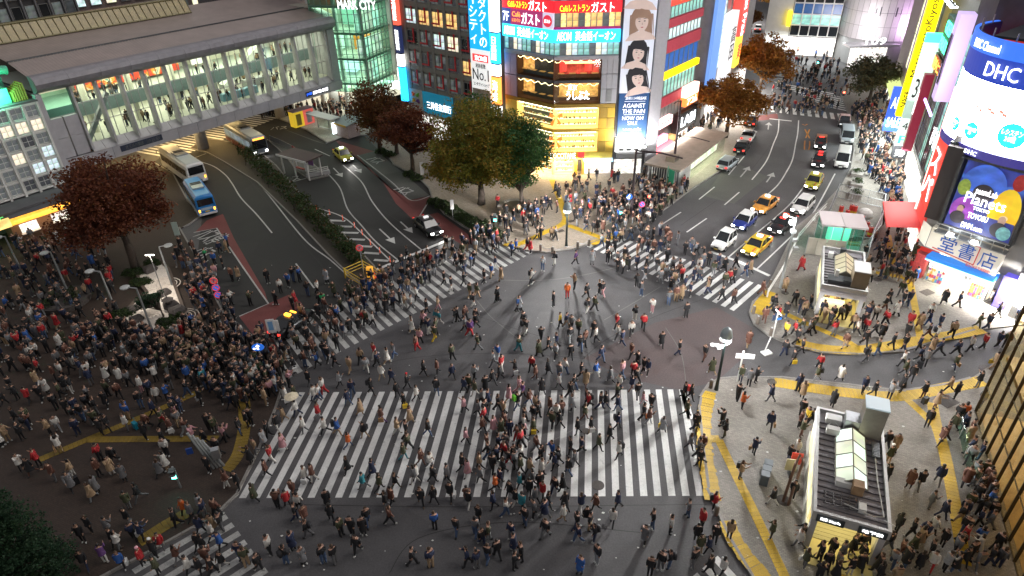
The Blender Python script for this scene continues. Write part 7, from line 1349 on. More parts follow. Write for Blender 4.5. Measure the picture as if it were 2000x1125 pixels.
for (x0_, y0_), (x1_, y1_) in zip(gp_, gp_[1:]):
    L_ = math.hypot(x1_ - x0_, y1_ - y0_); a = math.atan2(y1_ - y0_, x1_ - x0_); mb = MB(); mb.box(0, L_, -.03, .03, .35, .5); mb.box(0, L_, -.03, .03, .75, .9); mb.obj('rail', white_wall, grd, loc=(x0_ - grd.location.x, y0_ - grd.location.y, 0), rot=a); B(grd, 'post', white_wall, x0_ - grd.location.x - .06, x0_ - grd.location.x + .06, y0_ - grd.location.y - .06, y0_ - grd.location.y + .06, 0, .95)
for i, p in enumerate(((1674, 342), (1673, 362), (1671, 382))): q_ = thing('street_planter', ('farthest', 'middle', 'nearest')[i] + ' kerbside stone planter in the row of three by the right lane', 'planter', (*G(*p, KH), KH), R(60), 'kerbside planters'); B(q_, 'box', kerb_mat, -1.2, 1.2, -.7, .7, 0, .55); p_, _c = clump_points((0, 0, .6), (.9, .5, .25), 8, 40, .4); leaves('foliage', hedge_l, p_, .12, q_)
# low white-roofed exit building up the street, its grille and vent
lb = thing('exit_building', 'long low station exit with a brown roof and bright glass side along the kerb', 'building', (*G(1322, 372, KH), KH), R(53.5))
B(lb, 'roof', mat('roof_brown', (.30, .25, .20), .7, noise=.2, nscale=1), -.4, 16.5, -.3, 4.6, 2.6, 2.85); B(lb, 'wall', conc, .0, 16, 3.9, 4.2, 0, 2.6); B(lb, 'side_glow', lit('exit_side', (.95, 1, .75), 1.8, .8), 4, 16, 1.0, 1.05, .3, 2.4)
for i in range(9): B(lb, 'glass_panel', glass, 4 + i * 1.34, 5.3 + i * 1.34, 0, .04, .1, 2.55)
rep(MB().box(-.04, .04, -.06, .02, 0, 2.55).mesh('grille_bar', white_wall), 'grille_bar', lb, [(.1 + i * .3, 0, 0) for i in range(13)]); rep(MB().box(-.06, .02, -.04, .04, 0, 2.55).mesh('grille_bar', white_wall), 'grille_bar', lb, [(0, .3 + i * .33, 0) for i in range(11)])
B(lb, 'inner_dark', conc_dk, .3, 3.9, .3, 3.8, 0, 2.5); B(lb, 'roof_vent', mat('vent_tan', (.26, .22, .16), .6, noise=.2), 1.6, 3.0, 1.4, 2.6, 2.85, 3.5)
for i in range(4): B(lb, 'vent_louvre', steel_dk, 1.65, 2.95, 1.38, 1.4, 2.92 + i * .14, 2.99 + i * .14)
area('exit_light', local(lb, 10, .5, 2.5), 11, .8, 260, (.95, 1, .8), (0, 0, lb.rotation_euler.z))
for i, (p, w) in enumerate((((1300, 372), 1.1), ((1308, 378), 1.0))): gsn = thing('green_partition', ('tall green folding partition beside the pavement crowd', 'second green partition leaf, nearer the road')[i], 'partition', (*G(*p, KH), KH), R(70 + 50 * i)); B(gsn, 'leaf', mat('leaf_sheet_green', (.02, .30, .16), .6), -w / 2, w / 2, -.03, .03, .15, 3.1); B(gsn, 'frame', steel, -w / 2 - .05, -w / 2, -.05, .05, 0, 3.2)
pb_ = thing('pedestrian_barrier', 'slatted pale barrier in the corner crowd below the green partition', 'barrier', (*G(1240, 395, KH), KH), R(50)); rep(MB().box(-.02, .02, -.02, .02, .1, 1.1).mesh('bar', white_wall), 'bar', pb_, [(i * .2, 0, 0) for i in range(34)]); B(pb_, 'rail', white_wall, 0, 6.6, -.03, .03, 1.1, 1.17)
# things on the bridge plaza
vk = thing('photo_booth', 'yellow and red booth on the bright plaza under the bridge end', 'booth', (*G(592, 243, KH), KH), R(50)); B(vk, 'panel', mat('booth_yellow', (.7, .45, .02), .5, em=(1, .7, .05), es=.3), -1.9, -.1, -.7, .7, 0, 2.5); B(vk, 'panel', mat('booth_red', (.55, .08, .07), .5, em=(1, .2, .15), es=.3), .0, 1.9, -.7, .7, 0, 2.4); B(vk, 'roof', mat('booth_roof', (.35, .25, .35), .6), -2, 2, -.8, .8, 2.5, 2.65)
for k in range(2): B(vk, 'curtain', mat('curtain_%d' % k, ((.4, .3, .05), (.4, .4, .42))[k], .7), -1.5 + k * 2, -.6 + k * 2, -.75, -.7, .3, 2.1)
bsx = thing('bus_shelter', 'white roofed shelter with a lit poster case on the bridge plaza', 'shelter', (*G(636, 258, KH), KH), R(-38)); B(bsx, 'roof', white_wall, -3, 3, -1, 1, 2.6, 2.75); B(bsx, 'poster_case', emit('poster_case', (.8, .95, 1), 1.8), 2.85, 2.95, -.8, .8, .4, 2.2); [B(bsx, 'post', steel, x - .05, x + .05, .8, .9, 0, 2.6) for x in (-2.8, 0, 2.8)]; [B(bsx, 'glass_panel', glass, -2.8 + i * 1.4, -1.45 + i * 1.4, .85, .88, .3, 2.4) for i in range(4)]; B(bsx, 'bench', steel, -2, 1, .3, .7, .4, .47)
hut = thing('police_hut', 'small tile walled hut with a grey roof at the plaza kerb', 'hut', (*G(681, 264, KH), KH), R(-40)); B(hut, 'wall', mat('hut_tile', (.38, .30, .28), .7, noise=.3, nscale=6), -1.5, 1.5, -1.2, 1.2, 0, 2.0); mb = MB(); mb.add([(-1.8, -1.5, 2.0), (1.8, -1.5, 2.0), (1.8, 1.5, 2.6), (-1.8, 1.5, 2.6), (-1.8, -1.5, 2.15), (1.8, -1.5, 2.15), (1.8, 1.5, 2.75), (-1.8, 1.5, 2.75)], [(0, 3, 2, 1), (4, 5, 6, 7), (0, 1, 5, 4), (1, 2, 6, 5), (2, 3, 7, 6), (3, 0, 4, 7)]); mb.obj('roof', mat('hut_roof', (.28, .33, .34), .6), hut); B(hut, 'sign_strip', mat('hut_yellow', (.55, .35, .03), .6), -1.6, 1.6, -1.56, -1.5, 1.9, 2.2)
sh = thing('bus_shelter', 'open shelter with dark speckled roof at the tip of the bus island', 'shelter', (*G(596, 342, KH), KH), R(-34))
B(sh, 'roof', mat('shelter_roof', (.07, .045, .045), .7, noise=.4, nscale=8), -3.4, 2.4, -1.4, 1.6, 2.7, 2.85); B(sh, 'roof_edge', white_wall, -3.45, 2.45, -1.48, -1.4, 2.6, 2.86)
for x, y in ((-3.0, -1.0), (-.6, -1.0), (2.0, -1.0), (-3.0, 1.2), (-.6, 1.2), (2.0, 1.2)): B(sh, 'post', white_wall, x - .08, x + .08, y - .08, y + .08, 0, 2.7)
B(sh, 'timetable_board', paper_w, .6, 1.2, -.3, -.2, .8, 2.2); B(sh, 'bench', mat('bench_red', (.4, .06, .05), .6), -2.5, -.8, .5, .9, .4, .5); B(sh, 'notice', mat('notice_violet', (.3, .15, .4), .5), -.5, .5, 1.28, 1.32, 1.0, 2.2)
cbm = thing('concrete_barrier', 'white railed concrete barrier in front of the dark roofed shelter', 'barrier', (*G(622, 343), 0), R(28)); B(cbm, 'base', conc, -1.6, 1.6, -.25, .25, 0, .55); [B(cbm, 'rail', white_wall, -1.5, 1.5, -.05, .05, z, z + .08) for z in (.75, 1.0)]; [B(cbm, 'post', white_wall, x - .05, x + .05, -.05, .05, .55, 1.1) for x in (-1.4, 0, 1.4)]
rbn = thing('kerb_railing', 'bent grey railing with red panels along the bus island', 'railing', (*G(545, 300), KH)); rp_ = [G(*p, KH) for p in ((528, 276), (548, 284), (572, 296), (590, 308))]
for i, ((x0_, y0_), (x1_, y1_)) in enumerate(zip(rp_, rp_[1:])): L_ = math.hypot(x1_ - x0_, y1_ - y0_); mb = MB(); mb.box(0, L_ - .05, -.03, .03, .1, .95); mb.obj('rail_panel', steel if i < 2 else MATS['bench_red'], rbn, loc=(x0_ - rbn.location.x, y0_ - rbn.location.y, 0), rot=math.atan2(y1_ - y0_, x1_ - x0_))
# lamps
def lamp_post(label, bpx, top_px, arm, lit_=False, group=None, z=KH):
    x, y = G(*bpx, z); h = height_at(x, y, top_px) - z; t = thing('street_lamp', label, 'street lamp', (x, y, z), arm[0] if arm else 0, group)
    MB().tube([(0, 0, 0), (0, 0, h)], [.11, .07], 8).obj('pole', mat('pole_grey', (.34, .36, .36), .45, .5), t); MB().cyl(0, 0, 0, .25, .2, n=8).obj('base', steel_dk, t)
    if arm: MB().tube([(0, 0, h), (arm[1], 0, h + .05)], .05, 6).obj('arm', steel, t); mb = MB(); mb.sph((arm[1], 0, h), .42, 10, 5, sz=.35); mb.obj('lamp_head', emit('lamp_warmwhite', (1, .95, .85), 9) if lit_ else mat('lamp_dead', (.45, .47, .46), .4), t)
    return t, (x, y, h + z)
GL = 'grey plaza lamp posts'
lamp_post('grey lamp post with a disc head left of the gravel garden', (226, 606), 530, (R(175), 1.0), False, GL); lamp_post('grey lamp post rising from the near tip of the gravel garden', (300, 652), 563, (R(170), 1.1), False, GL); lamp_post('grey lamp post along the outer edge of the gravel garden', (338, 562), 482, (R(20), .8), False, GL)
lamp_post('grey lamp post among the crowd, beside the round planter', (136, 577), 492, (R(200), .0 + .5), False, GL); lamp_post('grey lamp post nearest the glowing food stall', (46, 538), 462, (R(200), .6), False, GL)
x, y = G(325, 590, 0); area('garden_lamp_light', (x, y, 5.2), .6, .6, 170, (1, .9, .78)); tb_ = thing('garden_tube_lamp', 'short white tube lamp on a post lighting the gravel garden', 'lamp', (x, y, .45)); MB().cyl(0, 0, 0, 4.7, .04, n=6).obj('post', steel, tb_); MB().tube([(-.4, 0, 4.75), (.4, 0, 4.75)], .05, 6).obj('tube', tube_white, tb_)
def lantern(label, bpx, top_px, power, cams=True):
    camm = mat('camera_grey', (.42, .43, .44), .5)
    x, y = G(*bpx, KH); h = height_at(x, y, top_px) - KH; t = thing('lantern_lamp', label, 'street lamp', (x, y, KH), 0)
    dg_ = mat('lamp_green', (.03, .045, .045), .45, .5); MB().tube([(0, 0, 0), (0, 0, .9), (0, 0, h - 1.2)], [.17, .12, .09], 10).obj('pole', dg_, t)
    bl_ = MB(); bl_.tube([(0, 0, h - .95), (0, 0, h - .75), (0, 0, h - .25), (0, 0, h)], [.42, .46, .34, .06], 12); bl_.obj('bell', mat('lamp_bell', (.34, .40, .42), .4, .4), t, True); mb = MB(); mb.sph((0, 0, h - 1.0), .30, 10, 6); mb.obj('globe', emit('globe_white', (1, .98, .94), 14), t, True)
    rn = MB(); rn.tube([(.42 * math.cos(a * .3), .42 * math.sin(a * .3), h - 1.15) for a in range(22)], .03, 5); rn.obj('guard_ring', white_wall, t)
    if cams:
        for i, (a, r_) in enumerate(((2.9, .7), (3.6, .45), (.6, .35))): mb = MB(); mb.box(-.28, .28, -.1, .1, -.09, .1); mb.obj('camera_housing', camm, t, loc=(r_ * math.cos(a), r_ * math.sin(a), h - 1.75 + .1 * i), rot=a)
    street_light('lamp_light', (x, y, KH + h - 1.4), power); return t
lantern('bell shaped lamp glowing white at the corner by the near crossing', (1399, 761), 639, 600); lantern('bell shaped lamp glowing white on the middle pavement corner', (1106, 481), 394, 560, False)
x, y = G(1524, 562, KH); h = height_at(x, y, 428); rlp = thing('camera_pole', 'slender grey pole carrying cameras and a bright lamp beside the stop line', 'pole', (x, y, KH)); MB().tube([(0, 0, 0), (0, 0, h)], [.16, .08], 8).obj('pole', MATS['pole_grey'], rlp); [B(rlp, 'camera_housing', mat('camera_grey', (.42, .43, .44), .5), -.5 + .3 * i, -.1 + .3 * i, -.2, .2, h - .6 - i * .9, h - .3 - i * .9) for i in range(4)]; mb = MB(); mb.sph((-.9, .3, h + .1), .18, 8, 5); mb.obj('lamp', emit('globe_white', (1, 1, 1), 40), rlp); MB().tube([(0, 0, h - .1), (-.9, .3, h + .2)], .05, 5).obj('arm', steel, rlp)
street_light('lamp_light', (x - .9, y - .3, KH + h - .25), 300, (.96, 1, .99))
def mast(label, bpx, top_px, arms, name='signal_mast'):
    x, y = G(*bpx, KH); h = height_at(x, y, top_px) - KH; t = thing(name, label, 'signal mast', (x, y, KH)); m = mat('mast_dark', (.06, .045, .05), .5, .3); MB().tube([(0, 0, 0), (0, 0, h)], [.19, .12], 9).obj('mast', m, t)
    for z, a, L_, r_ in arms: MB().tube([(0, 0, h * z), (L_ * math.cos(a) * .5, L_ * math.sin(a) * .5, h * z + .15), (L_ * math.cos(a), L_ * math.sin(a), h * z - .1)], r_, 6).obj('arm', m, t)
    return t, x, y, h
red_s = emit('signal_red', (1, .06, .03), 14); grn_s = emit('signal_green', (.08, 1, .72), 14); off_s = mat('signal_off', (.02, .02, .022), .4)
mt_, mx_, my_, mh_ = mast('dark mast with long overhanging arms in front of the poster wall shop', (1232, 424), 294, [(1.0, R(-28), 5.2, .09), (.96, R(-8), 4.0, .06), (.42, R(190), 1.6, .05)])
mast('second dark mast standing by the green partition', (1313, 345), 196, [(.55, R(-30), 4.2, .06), (.98, R(200), 1.0, .05)])
def signal(label, p, cpy, on, a, w=.32, ped=True, name='traffic_signal', pole=True, hz=None):
    x, y = G(*p, KH); h = hz or height_at(x, y, cpy) - KH; t = thing(name, label, 'traffic light', (x, y, KH), a)
    if pole: MB().tube([(0, .12, 0), (0, .12, h + .45)], .07, 7).obj('pole', MATS['pole_grey'], t)
    hd = MB(); hd.box(-w * .6, w * .6, -.14, .05, h - .42, h + .42); hd.obj('housing', mat('signal_housing', (.10, .12, .12), .5), t)
    for k, (z, on_, m) in enumerate(((.2, on == 'r', red_s), (-.2, on == 'g', grn_s))):
        q = MB(); q.box(-w * .46, w * .46, -.16, -.13, h + z - .16, h + z + .16); q.obj('lens', m if on_ else off_s, t); v_ = MB(); v_.box(-w * .55, w * .55, -.34, -.14, h + z + .16, h + z + .19); v_.obj('visor', MATS['signal_housing'], t)
    return t
signal('pedestrian signal glowing green in the crowd at the plaza corner', (497, 738), 718, 'g', R(10)); signal('pedestrian signal glowing green on the plaza beside the bundled poles', (352, 955), 924, 'g', R(5)); signal('pedestrian signal glowing green by the planting strip corner', (968, 447), 425, 'g', R(-10)); signal('pedestrian signal glowing green amid the corner crowd below the blue sign', (1212, 432), 411, 'g', R(-10)); 
t = signal('red lamp glowing on a post in the corner crowd by the second mast', (1264, 412), 385, 'r', R(20)); signal('red street signal near the farther orange tree', (1556, 110), 96, 'r', R(0)); signal('red street signal beside the grey green tree', (1642, 205), 182, 'r', R(0)); signal('green signal at the head of the street crowd', (1595, 132), 120, 'g', R(0))
gpl = thing('bundled_poles', 'leaning bundle of grey signal poles and boxes on the plaza pavement', 'poles', (*G(418, 915, KH), KH), R(20))
for i in range(4): MB().tube([(i * .22, 0, 0), (i * .22 - .9, .5, 3.2 - i * .3)], .09, 7).obj('pole', MATS['pole_grey'], gpl)
B(gpl, 'control_box', steel, .2, .7, -.3, .1, 1.0, 1.8); B(gpl, 'sign_disc', mat('disc_navy', (.02, .06, .25), .4), -1.3, -.9, .2, .3, 1.6, 2.1)
# round and square signs
sb_blue = mat('sign_face_blue', (.02, .12, .5), .4, em=(.03, .2, .9), es=.35); sb_red = mat('sign_face_red', (.6, .03, .04), .4, em=(.9, .05, .06), es=.25); sb_w = mat('sign_face_white', (.75, .75, .74), .5)
def disc_sign(label, p, discs, a, name='road_sign', group=None):
    x, y = G(*p, KH); t = thing(name, label, 'road sign', (x, y, KH), a, group); hs_ = [height_at(x, y, d_[0]) - KH for d_ in discs]; MB().tube([(0, .06, 0), (0, .06, max(hs_) + .35)], .05, 7).obj('pole', MATS['pole_grey'], t)
    for (py_, kind), h in zip(discs, hs_):
        r_ = .36; f_ = MB().tube([(0, 0, h), (0, -.035, h)], r_, 20)
        o = f_.obj('sign_face', sb_blue if kind != 'limit' else sb_w, t)
        if kind in ('nopark', 'limit', 'nostop'):
            rg_ = MB(); rg_.tube([(r_ * .86 * math.cos(k_ * math.pi / 12), -.05, h + r_ * .86 * math.sin(k_ * math.pi / 12)) for k_ in range(25)], .05, 5); rg_.obj('rim', sb_red, o)
            if kind != 'limit': MB().tube([(-.2, -.05, h + .2), (.2, -.05, h - .2)], .045, 5).obj('bar', sb_red, o)
            else: write(o, '7', -.13, .13, h - .16, h + .16, -.06, mat('digit_blue', (.03, .05, .3), .5)); MB().tube([(-.22, -.07, h + .22), (.22, -.07, h - .22)], .035, 5).obj('bar', sb_red, o)
        if kind == 'arrow':
            ar = MB(); ar.box(-.04, .04, -.06, -.04, h - .22, h + .12); ar.add([(-.13, -.06, h + .1), (.13, -.06, h + .1), (0, -.06, h + .28)], [(0, 1, 2)]); ar.box(-.2, -.04, -.06, -.04, h - .12, h - .05); ar.add([(-.2, -.06, h - .2), (-.2, -.06, h + .02), (-.31, -.06, h - .09)], [(0, 1, 2)]); ar.obj('arrow', sign_white, o)
    return t
disc_sign('round blue sign with white arrows above the plaza corner crowd', (516, 722), [(678, 'arrow')], R(8)).scale = (1.35, 1, 1); disc_sign('post with a stack of three red and blue round signs by the bus bay', (433, 600), [(548, 'limit'), (562, 'nopark'), (576, 'nostop')], R(12)); disc_sign('single red ringed round sign at the end of the hedge', (712, 546), [(484, 'limit')], R(0)); disc_sign('round blue arrow sign beside the dark mast', (1226, 425), [(384, 'arrow')], R(-5)); disc_sign('small round red and blue sign near the pale barrier', (1251, 430), [(399, 'nopark')], R(-5))
for i, (p, w, h0, h1, m, lab) in enumerate((((538, 672), .7, 1.2, 2.6, sb_w, 'white and pale blue notice board held above the plaza crowd'), ((549, 668), .35, 1.2, 2.3, sb_w, 'narrow white notice board beside the pale blue one'), ((885, 430), .4, 1.4, 2.6, sb_w, 'white street name board in the planting strip'), ((352, 475), .6, 1.0, 2.6, mat('stop_green', (.45, .55, .5), .5), 'pale green bus stop board by the kerb under the maroon maple'), ((826, 350), .5, .6, 2.4, sb_w, 'white board on a post below the maroon street trees'))):
    t = thing('notice_board', lab, 'notice board', (*G(*p, KH), KH), R(10)); B(t, 'board', m, -w / 2, w / 2, -.03, .03, h0, h1); B(t, 'post', steel, -.04, .04, .03, .09, 0, h1); i == 0 and B(t, 'print', mat('print_paleblue', (.2, .4, .65), .5), -.2, .2, -.035, -.03, 1.5, 2.4)
wp_ = thing('direction_post', 'white finger post with small blue plate near the yellow paving corner', 'sign post', (*G(1509, 658, KH), KH), R(10)); B(wp_, 'post', white_wall, -.04, .04, -.04, .04, 0, 2.7); B(wp_, 'plate', sb_blue, -.05, .4, -.06, -.04, 1.8, 2.0); B(wp_, 'finger', sb_w, -.03, .03, -.5, .4, 2.5, 2.65)
wp_ = thing('direction_post', 'white finger post standing beside the bell lamp corner', 'sign post', (*G(1440, 745, KH), KH), R(-8)); B(wp_, 'post', white_wall, -.05, .05, -.05, .05, 0, 3.0); [B(wp_, 'finger', sb_w, -.5, .9, -.03, .03, 2.3 + .25 * i, 2.48 + .25 * i) for i in range(2)]
ws_ = thing('folding_sign', 'small white folding sign standing alone on the side street', 'stand', (*G(1497, 690), 0), R(20)); B(ws_, 'base', sb_w, -.4, .4, -.3, .3, 0, .12); MB().tube([(-.3, 0, .1), (.3, .2, 1.5)], .05, 5).obj('stem', sb_w, ws_)
# bollards, delineators, hedge-end railing
bolm = MB().tube([(0, 0, 0), (0, 0, .72), (0, 0, .8)], [.15, .15, .1], 10).mesh('post', mat('bollard_brown', (.17, .14, .115), .7, noise=.2)); cap = MB().tube([(0, 0, .8), (0, 0, .84)], [.1, .06], 10).mesh('cap', steel)
BL = [((1471, 612), 'first stone bollard from the striped crossing along the rounded right corner'), ((1479, 632), 'second stone bollard from the striped crossing along the rounded right corner'), ((1505, 655), 'third stone bollard on the rounded right corner, beside the white finger post'), ((1503, 560), 'stone bollard between the stop line and the camera pole'), ((1388, 757), 'stone bollard just left of the bell lamp'), ((1056, 490), 'westmost stone bollard of the chained row on the middle corner'), ((1079, 495), 'second chained stone bollard from the west on the middle corner'), ((1128, 485), 'second chained stone bollard from the east on the middle corner'), ((1150, 480), 'eastmost stone bollard of the chained row on the middle corner'), ((1398, 1005), 'stone bollard at the kerb right of the near crossing end'), ((941, 470), 'stone bollard by the end of the planting strip')]
for p, lab in BL: t = thing('bollard', lab, 'bollard', (*G(*p, KH), KH), 0, 'stone bollards'); link('post', bolm, t); link('cap', cap, t)
chn = MB(); cps = [G(1056, 490, KH), G(1079, 495, KH), G(1104, 492, KH), G(1128, 485, KH), G(1150, 480, KH)]
for a, b in zip(cps, cps[1:]): chn.tube([(a[0] + (b[0] - a[0]) * k / 6, a[1] + (b[1] - a[1]) * k / 6, .78 - .25 * math.sin(math.pi * k / 6)) for k in range(7)], .03, 5)
o = chn.obj('bollard_chain', steel, None, label='steel chain slung between the bollards of the middle corner', cat='chain')
dm = MB().cyl(0, 0, 0, .75, .045, n=8).mesh('post', mat('delineator_orange', (.75, .10, .04), .5, em=(1, .12, .05), es=.25)); db = MB().cyl(0, 0, 0, .05, .12, n=8).mesh('foot', trim); dr = MB().cyl(0, 0, .5, .6, .05, n=8).mesh('band', sb_w)
for i, p in enumerate(zm(2.812, 350, 280, [(757, 370), (828, 395), (900, 425), (965, 465), (1007, 505), (1052, 560), (1104, 605), (1160, 655)])): t = thing('delineator', ('first', 'second', 'third', 'fourth', 'fifth', 'sixth', 'seventh', 'eighth')[i] + ' orange lane post counted from the far end of the hatched area', 'lane post', (*G(*p), 0), 0, 'orange lane posts by the hatching'); link('post', dm, t); link('foot', db, t); link('band', dr, t)
yr = thing('yellow_railing', 'yellow railing frame around the tip of the hedge island', 'railing', (*G(712, 545, KH), KH), R(-45)); ym = mat('rail_yellow', (.6, .4, .03), .5)
for x0_, y0_, x1_, y1_ in ((-1.6, -1.2, 1.4, -1.2), (-1.6, 1.0, 1.4, 1.0), (-1.6, -1.2, -1.6, 1.0)):
    for z in (.4, .75, 1.1): MB().tube([(x0_, y0_, z), (x1_, y1_, z)], .045, 5).obj('rail', ym, yr)
for x, y in ((-1.6, -1.2), (1.4, -1.2), (-1.6, 1.0), (1.4, 1.0)): B(yr, 'post', ym, x - .05, x + .05, y - .05, y + .05, 0, 1.2)
wl_ = thing('warning_lamp_box', 'orange striped lamp box at the near end of the hedge island', 'warning lamp', (*G(725, 547, KH), KH), 0); B(wl_, 'body', mat('lampbox_orange', (.65, .3, .02), .5, em=(1, .45, .05), es=.4), -.3, .3, -.25, .25, .1, 1.5); [B(wl_, 'stripe', trim, -.31, .31, -.26, -.25, .3 + .4 * i, .45 + .4 * i) for i in range(3)]; cone = thing('traffic_cone', 'red cone with white bands beside the orange lamp box', 'cone', (*G(732, 543, KH), KH)); MB().cyl(0, 0, .04, .75, .18, .04, 10).obj('cone', MATS['delineator_orange'], cone); MB().cyl(0, 0, .3, .45, .135, .1, 10).obj('band', sb_w, cone); MB().box(-.22, .22, -.22, .22, 0, .04).obj('foot', trim, cone)
for p, s_, w, h, a in (((412, 462), 'バス停', 3.4, 3.0, R(-36)), ((400, 492), 'バス', 2.2, 2.2, R(-36)), ((567, 350), 'バス', 2.6, 1.9, R(22)), ((735, 313), 'バス', 2.6, 1.9, R(-45)), ((790, 372), 'バス', 2.6, 1.9, R(-45)), ((545, 250), 'バス', 2.6, 1.6, R(10))): road_text(s_, p, w, h, a, white_worn)
# ------------------------------------------------------------------ people
import re
def attr_mat(name, attr, rough=.75, kind='OBJECT'):
    m = bpy.data.materials.new(name); m.use_nodes = True; nt = m.node_tree; b = nt.nodes['Principled BSDF']; a = nt.nodes.new('ShaderNodeAttribute'); a.attribute_type = kind; a.attribute_name = attr
    no = nt.nodes.new('ShaderNodeTexNoise'); no.inputs['Scale'].default_value = 7; mr = nt.nodes.new('ShaderNodeMapRange'); mr.inputs['To Min'].default_value = .7; mr.inputs['To Max'].default_value = 1.3; tc = nt.nodes.new('ShaderNodeTexCoord')
    nt.links.new(tc.outputs['Object'], no.inputs[0]); nt.links.new(no.outputs['Fac'], mr.inputs[0]); mx = nt.nodes.new('ShaderNodeMixRGB'); mx.blend_type = 'MULTIPLY'; mx.inputs[0].default_value = 1
    nt.links.new(a.outputs['Color'], mx.inputs[1]); nt.links.new(mr.outputs[0], mx.inputs[2]); nt.links.new(mx.outputs[0], b.inputs['Base Color']); b.inputs['Roughness'].default_value = rough; return m
skin = mat('skin', (.40, .24, .165), .55); m_top = attr_mat('cloth_top', 'top'); m_leg = attr_mat('cloth_legs', 'legs'); m_shoe = attr_mat('shoes', 'shoe', .5); m_hair = attr_mat('hair', 'hair', .5); m_coat = attr_mat('coat', 'top'); m_bag = attr_mat('bag', 'bag', .5); face_dk = mat('face_dark', (.03, .02, .02), .5); lip = mat('face_lip', (.35, .1, .09), .5)
POSES = {'w0': (19, -18, 5, 22, 15, -15, 12, 12), 'w1': (9, -12, 3, 30, 8, -9, 10, 12), 'w2': (-18, 19, 22, 5, -15, 15, 12, 12), 'w3': (24, -22, 5, 36, 18, -19, 18, 16), 'st': (3, -2, 0, 2, 4, -3, 10, 12), 's2': (-4, 5, 4, 0, -6, 6, 26, 24), 'ph': (4, -3, 0, 3, 12, 30, 20, 105), 'pw': (17, -16, 5, 22, 8, 32, 14, 105), 'up': (3, -3, 0, 2, 62, 66, 75, 70), 'fo': (5, -3, 2, 6, 40, 44, 60, 58)}
def skeleton(p):
    a, b, ka, kb, sa, sb, ea, eb = (R(v) for v in p)
    V_ = [(0, 0, .94), (0, 0, 1.08), (.015, 0, 1.27), (.01, 0, 1.42), (.03, 0, 1.50), (.045, 0, 1.585), (.045, 0, 1.68)]; E_ = [(0, 1), (1, 2), (2, 3), (3, 4), (4, 5), (5, 6)]; rad = [.135, .135, .16, .10, .058, .088, .07]; lab = [2, 1, 1, 1, 0, 0, 0]; bones = [(0, 1, 1), (1, 2, 1), (2, 3, 1), (3, 4, 0), (4, 5, 0), (5, 6, 0)]
    lo = 0.0
    for s_, th, kn in ((1, a, ka), (-1, b, kb)):
        h = len(V_); hip = (0, s_ * .095, .88); kne = (hip[0] + .43 * math.sin(th), s_ * .10, hip[2] - .43 * math.cos(th)); sh = th - kn; ank = (kne[0] + .41 * math.sin(sh), s_ * .10, kne[2] - .41 * math.cos(sh)); toe = (ank[0] + .15 * math.cos(sh * .5), s_ * .115, ank[2] - .04 + .15 * math.sin(sh * .5) * .6)
        V_ += [hip, kne, ank, toe]; E_ += [(0, h), (h, h + 1), (h + 1, h + 2), (h + 2, h + 3)]; rad += [.095, .065, .05, .045]; bones += [(0, h, 2), (h, h + 1, 2), (h + 1, h + 2, 2), (h + 2, h + 3, 3)]; lo = min(lo, ank[2] - .07, toe[2] - .045)
    hands = []
    for s_, sw, el in ((1, sa, ea), (-1, sb, eb)):
        h = len(V_); shd = (.01, s_ * .19, 1.40); elb = (shd[0] + .27 * math.sin(sw), s_ * .235, shd[2] - .27 * math.cos(sw)); f_ = sw + el; wr = (elb[0] + .23 * math.sin(f_), s_ * (.22 - .05 * (el > 1)), elb[2] - .23 * math.cos(f_)); hd = (wr[0] + .09 * math.sin(f_), wr[1], wr[2] - .09 * math.cos(f_))
        V_ += [shd, elb, wr, hd]; E_ += [(2, h), (h, h + 1), (h + 1, h + 2), (h + 2, h + 3)]; rad += [.082, .06, .045, .036]; bones += [(2, h, 1), (h, h + 1, 1), (h + 1, h + 2, 1), (h + 2, h + 3, 0)]; hands.append((Vector(hd), Vector((math.sin(f_), 0, -math.cos(f_))), s_))
    return V_, E_, rad, bones, hands, lo
def head_extras(mb, d_hi=True):
    c = (.045, 0, 1.64)
    for s_ in (-1, 1): mb.box(c[0] + .072, c[0] + .088, s_ * .032 - .012, s_ * .032 + .012, 1.635, 1.648, 5); mb.box(c[0] - .02, c[0] + .02, s_ * .085 - .012, s_ * .085 + .012, 1.60, 1.66, 0)
    mb.add([(c[0] + .08, -.012, 1.60), (c[0] + .08, .012, 1.60), (c[0] + .108, 0, 1.603), (c[0] + .082, 0, 1.64)], [(0, 1, 2), (0, 2, 3), (1, 3, 2)], 0); mb.box(c[0] + .072, c[0] + .086, -.022, .022, 1.572, 1.581, 6)
def make_body(key, sub):
    V_, E_, rad, bones, hands, lo = skeleton(POSES[key]); me = bpy.data.meshes.new('person_rig'); me.from_pydata(V_, E_, []); o = bpy.data.objects.new('person_rig', me); COL.objects.link(o); md = o.modifiers.new('skin', 'SKIN'); md.use_smooth_shade = True
    sk = me.skin_vertices[0].data
    for i, r_ in enumerate(rad): sk[i].radius = (r_, r_ * (1.2 if i in (1, 2) else 1)); sk[i].use_root = i == 0
    if sub: o.modifiers.new('sub', 'SUBSURF').levels = 1; o.modifiers['sub'].render_levels = 1
    return o, V_, bones, hands, lo
rigs = {(k, s_): make_body(k, s_) for k in POSES for s_ in (0, 1)}
dg = bpy.context.evaluated_depsgraph_get(); BODY = {}; RAW = {}
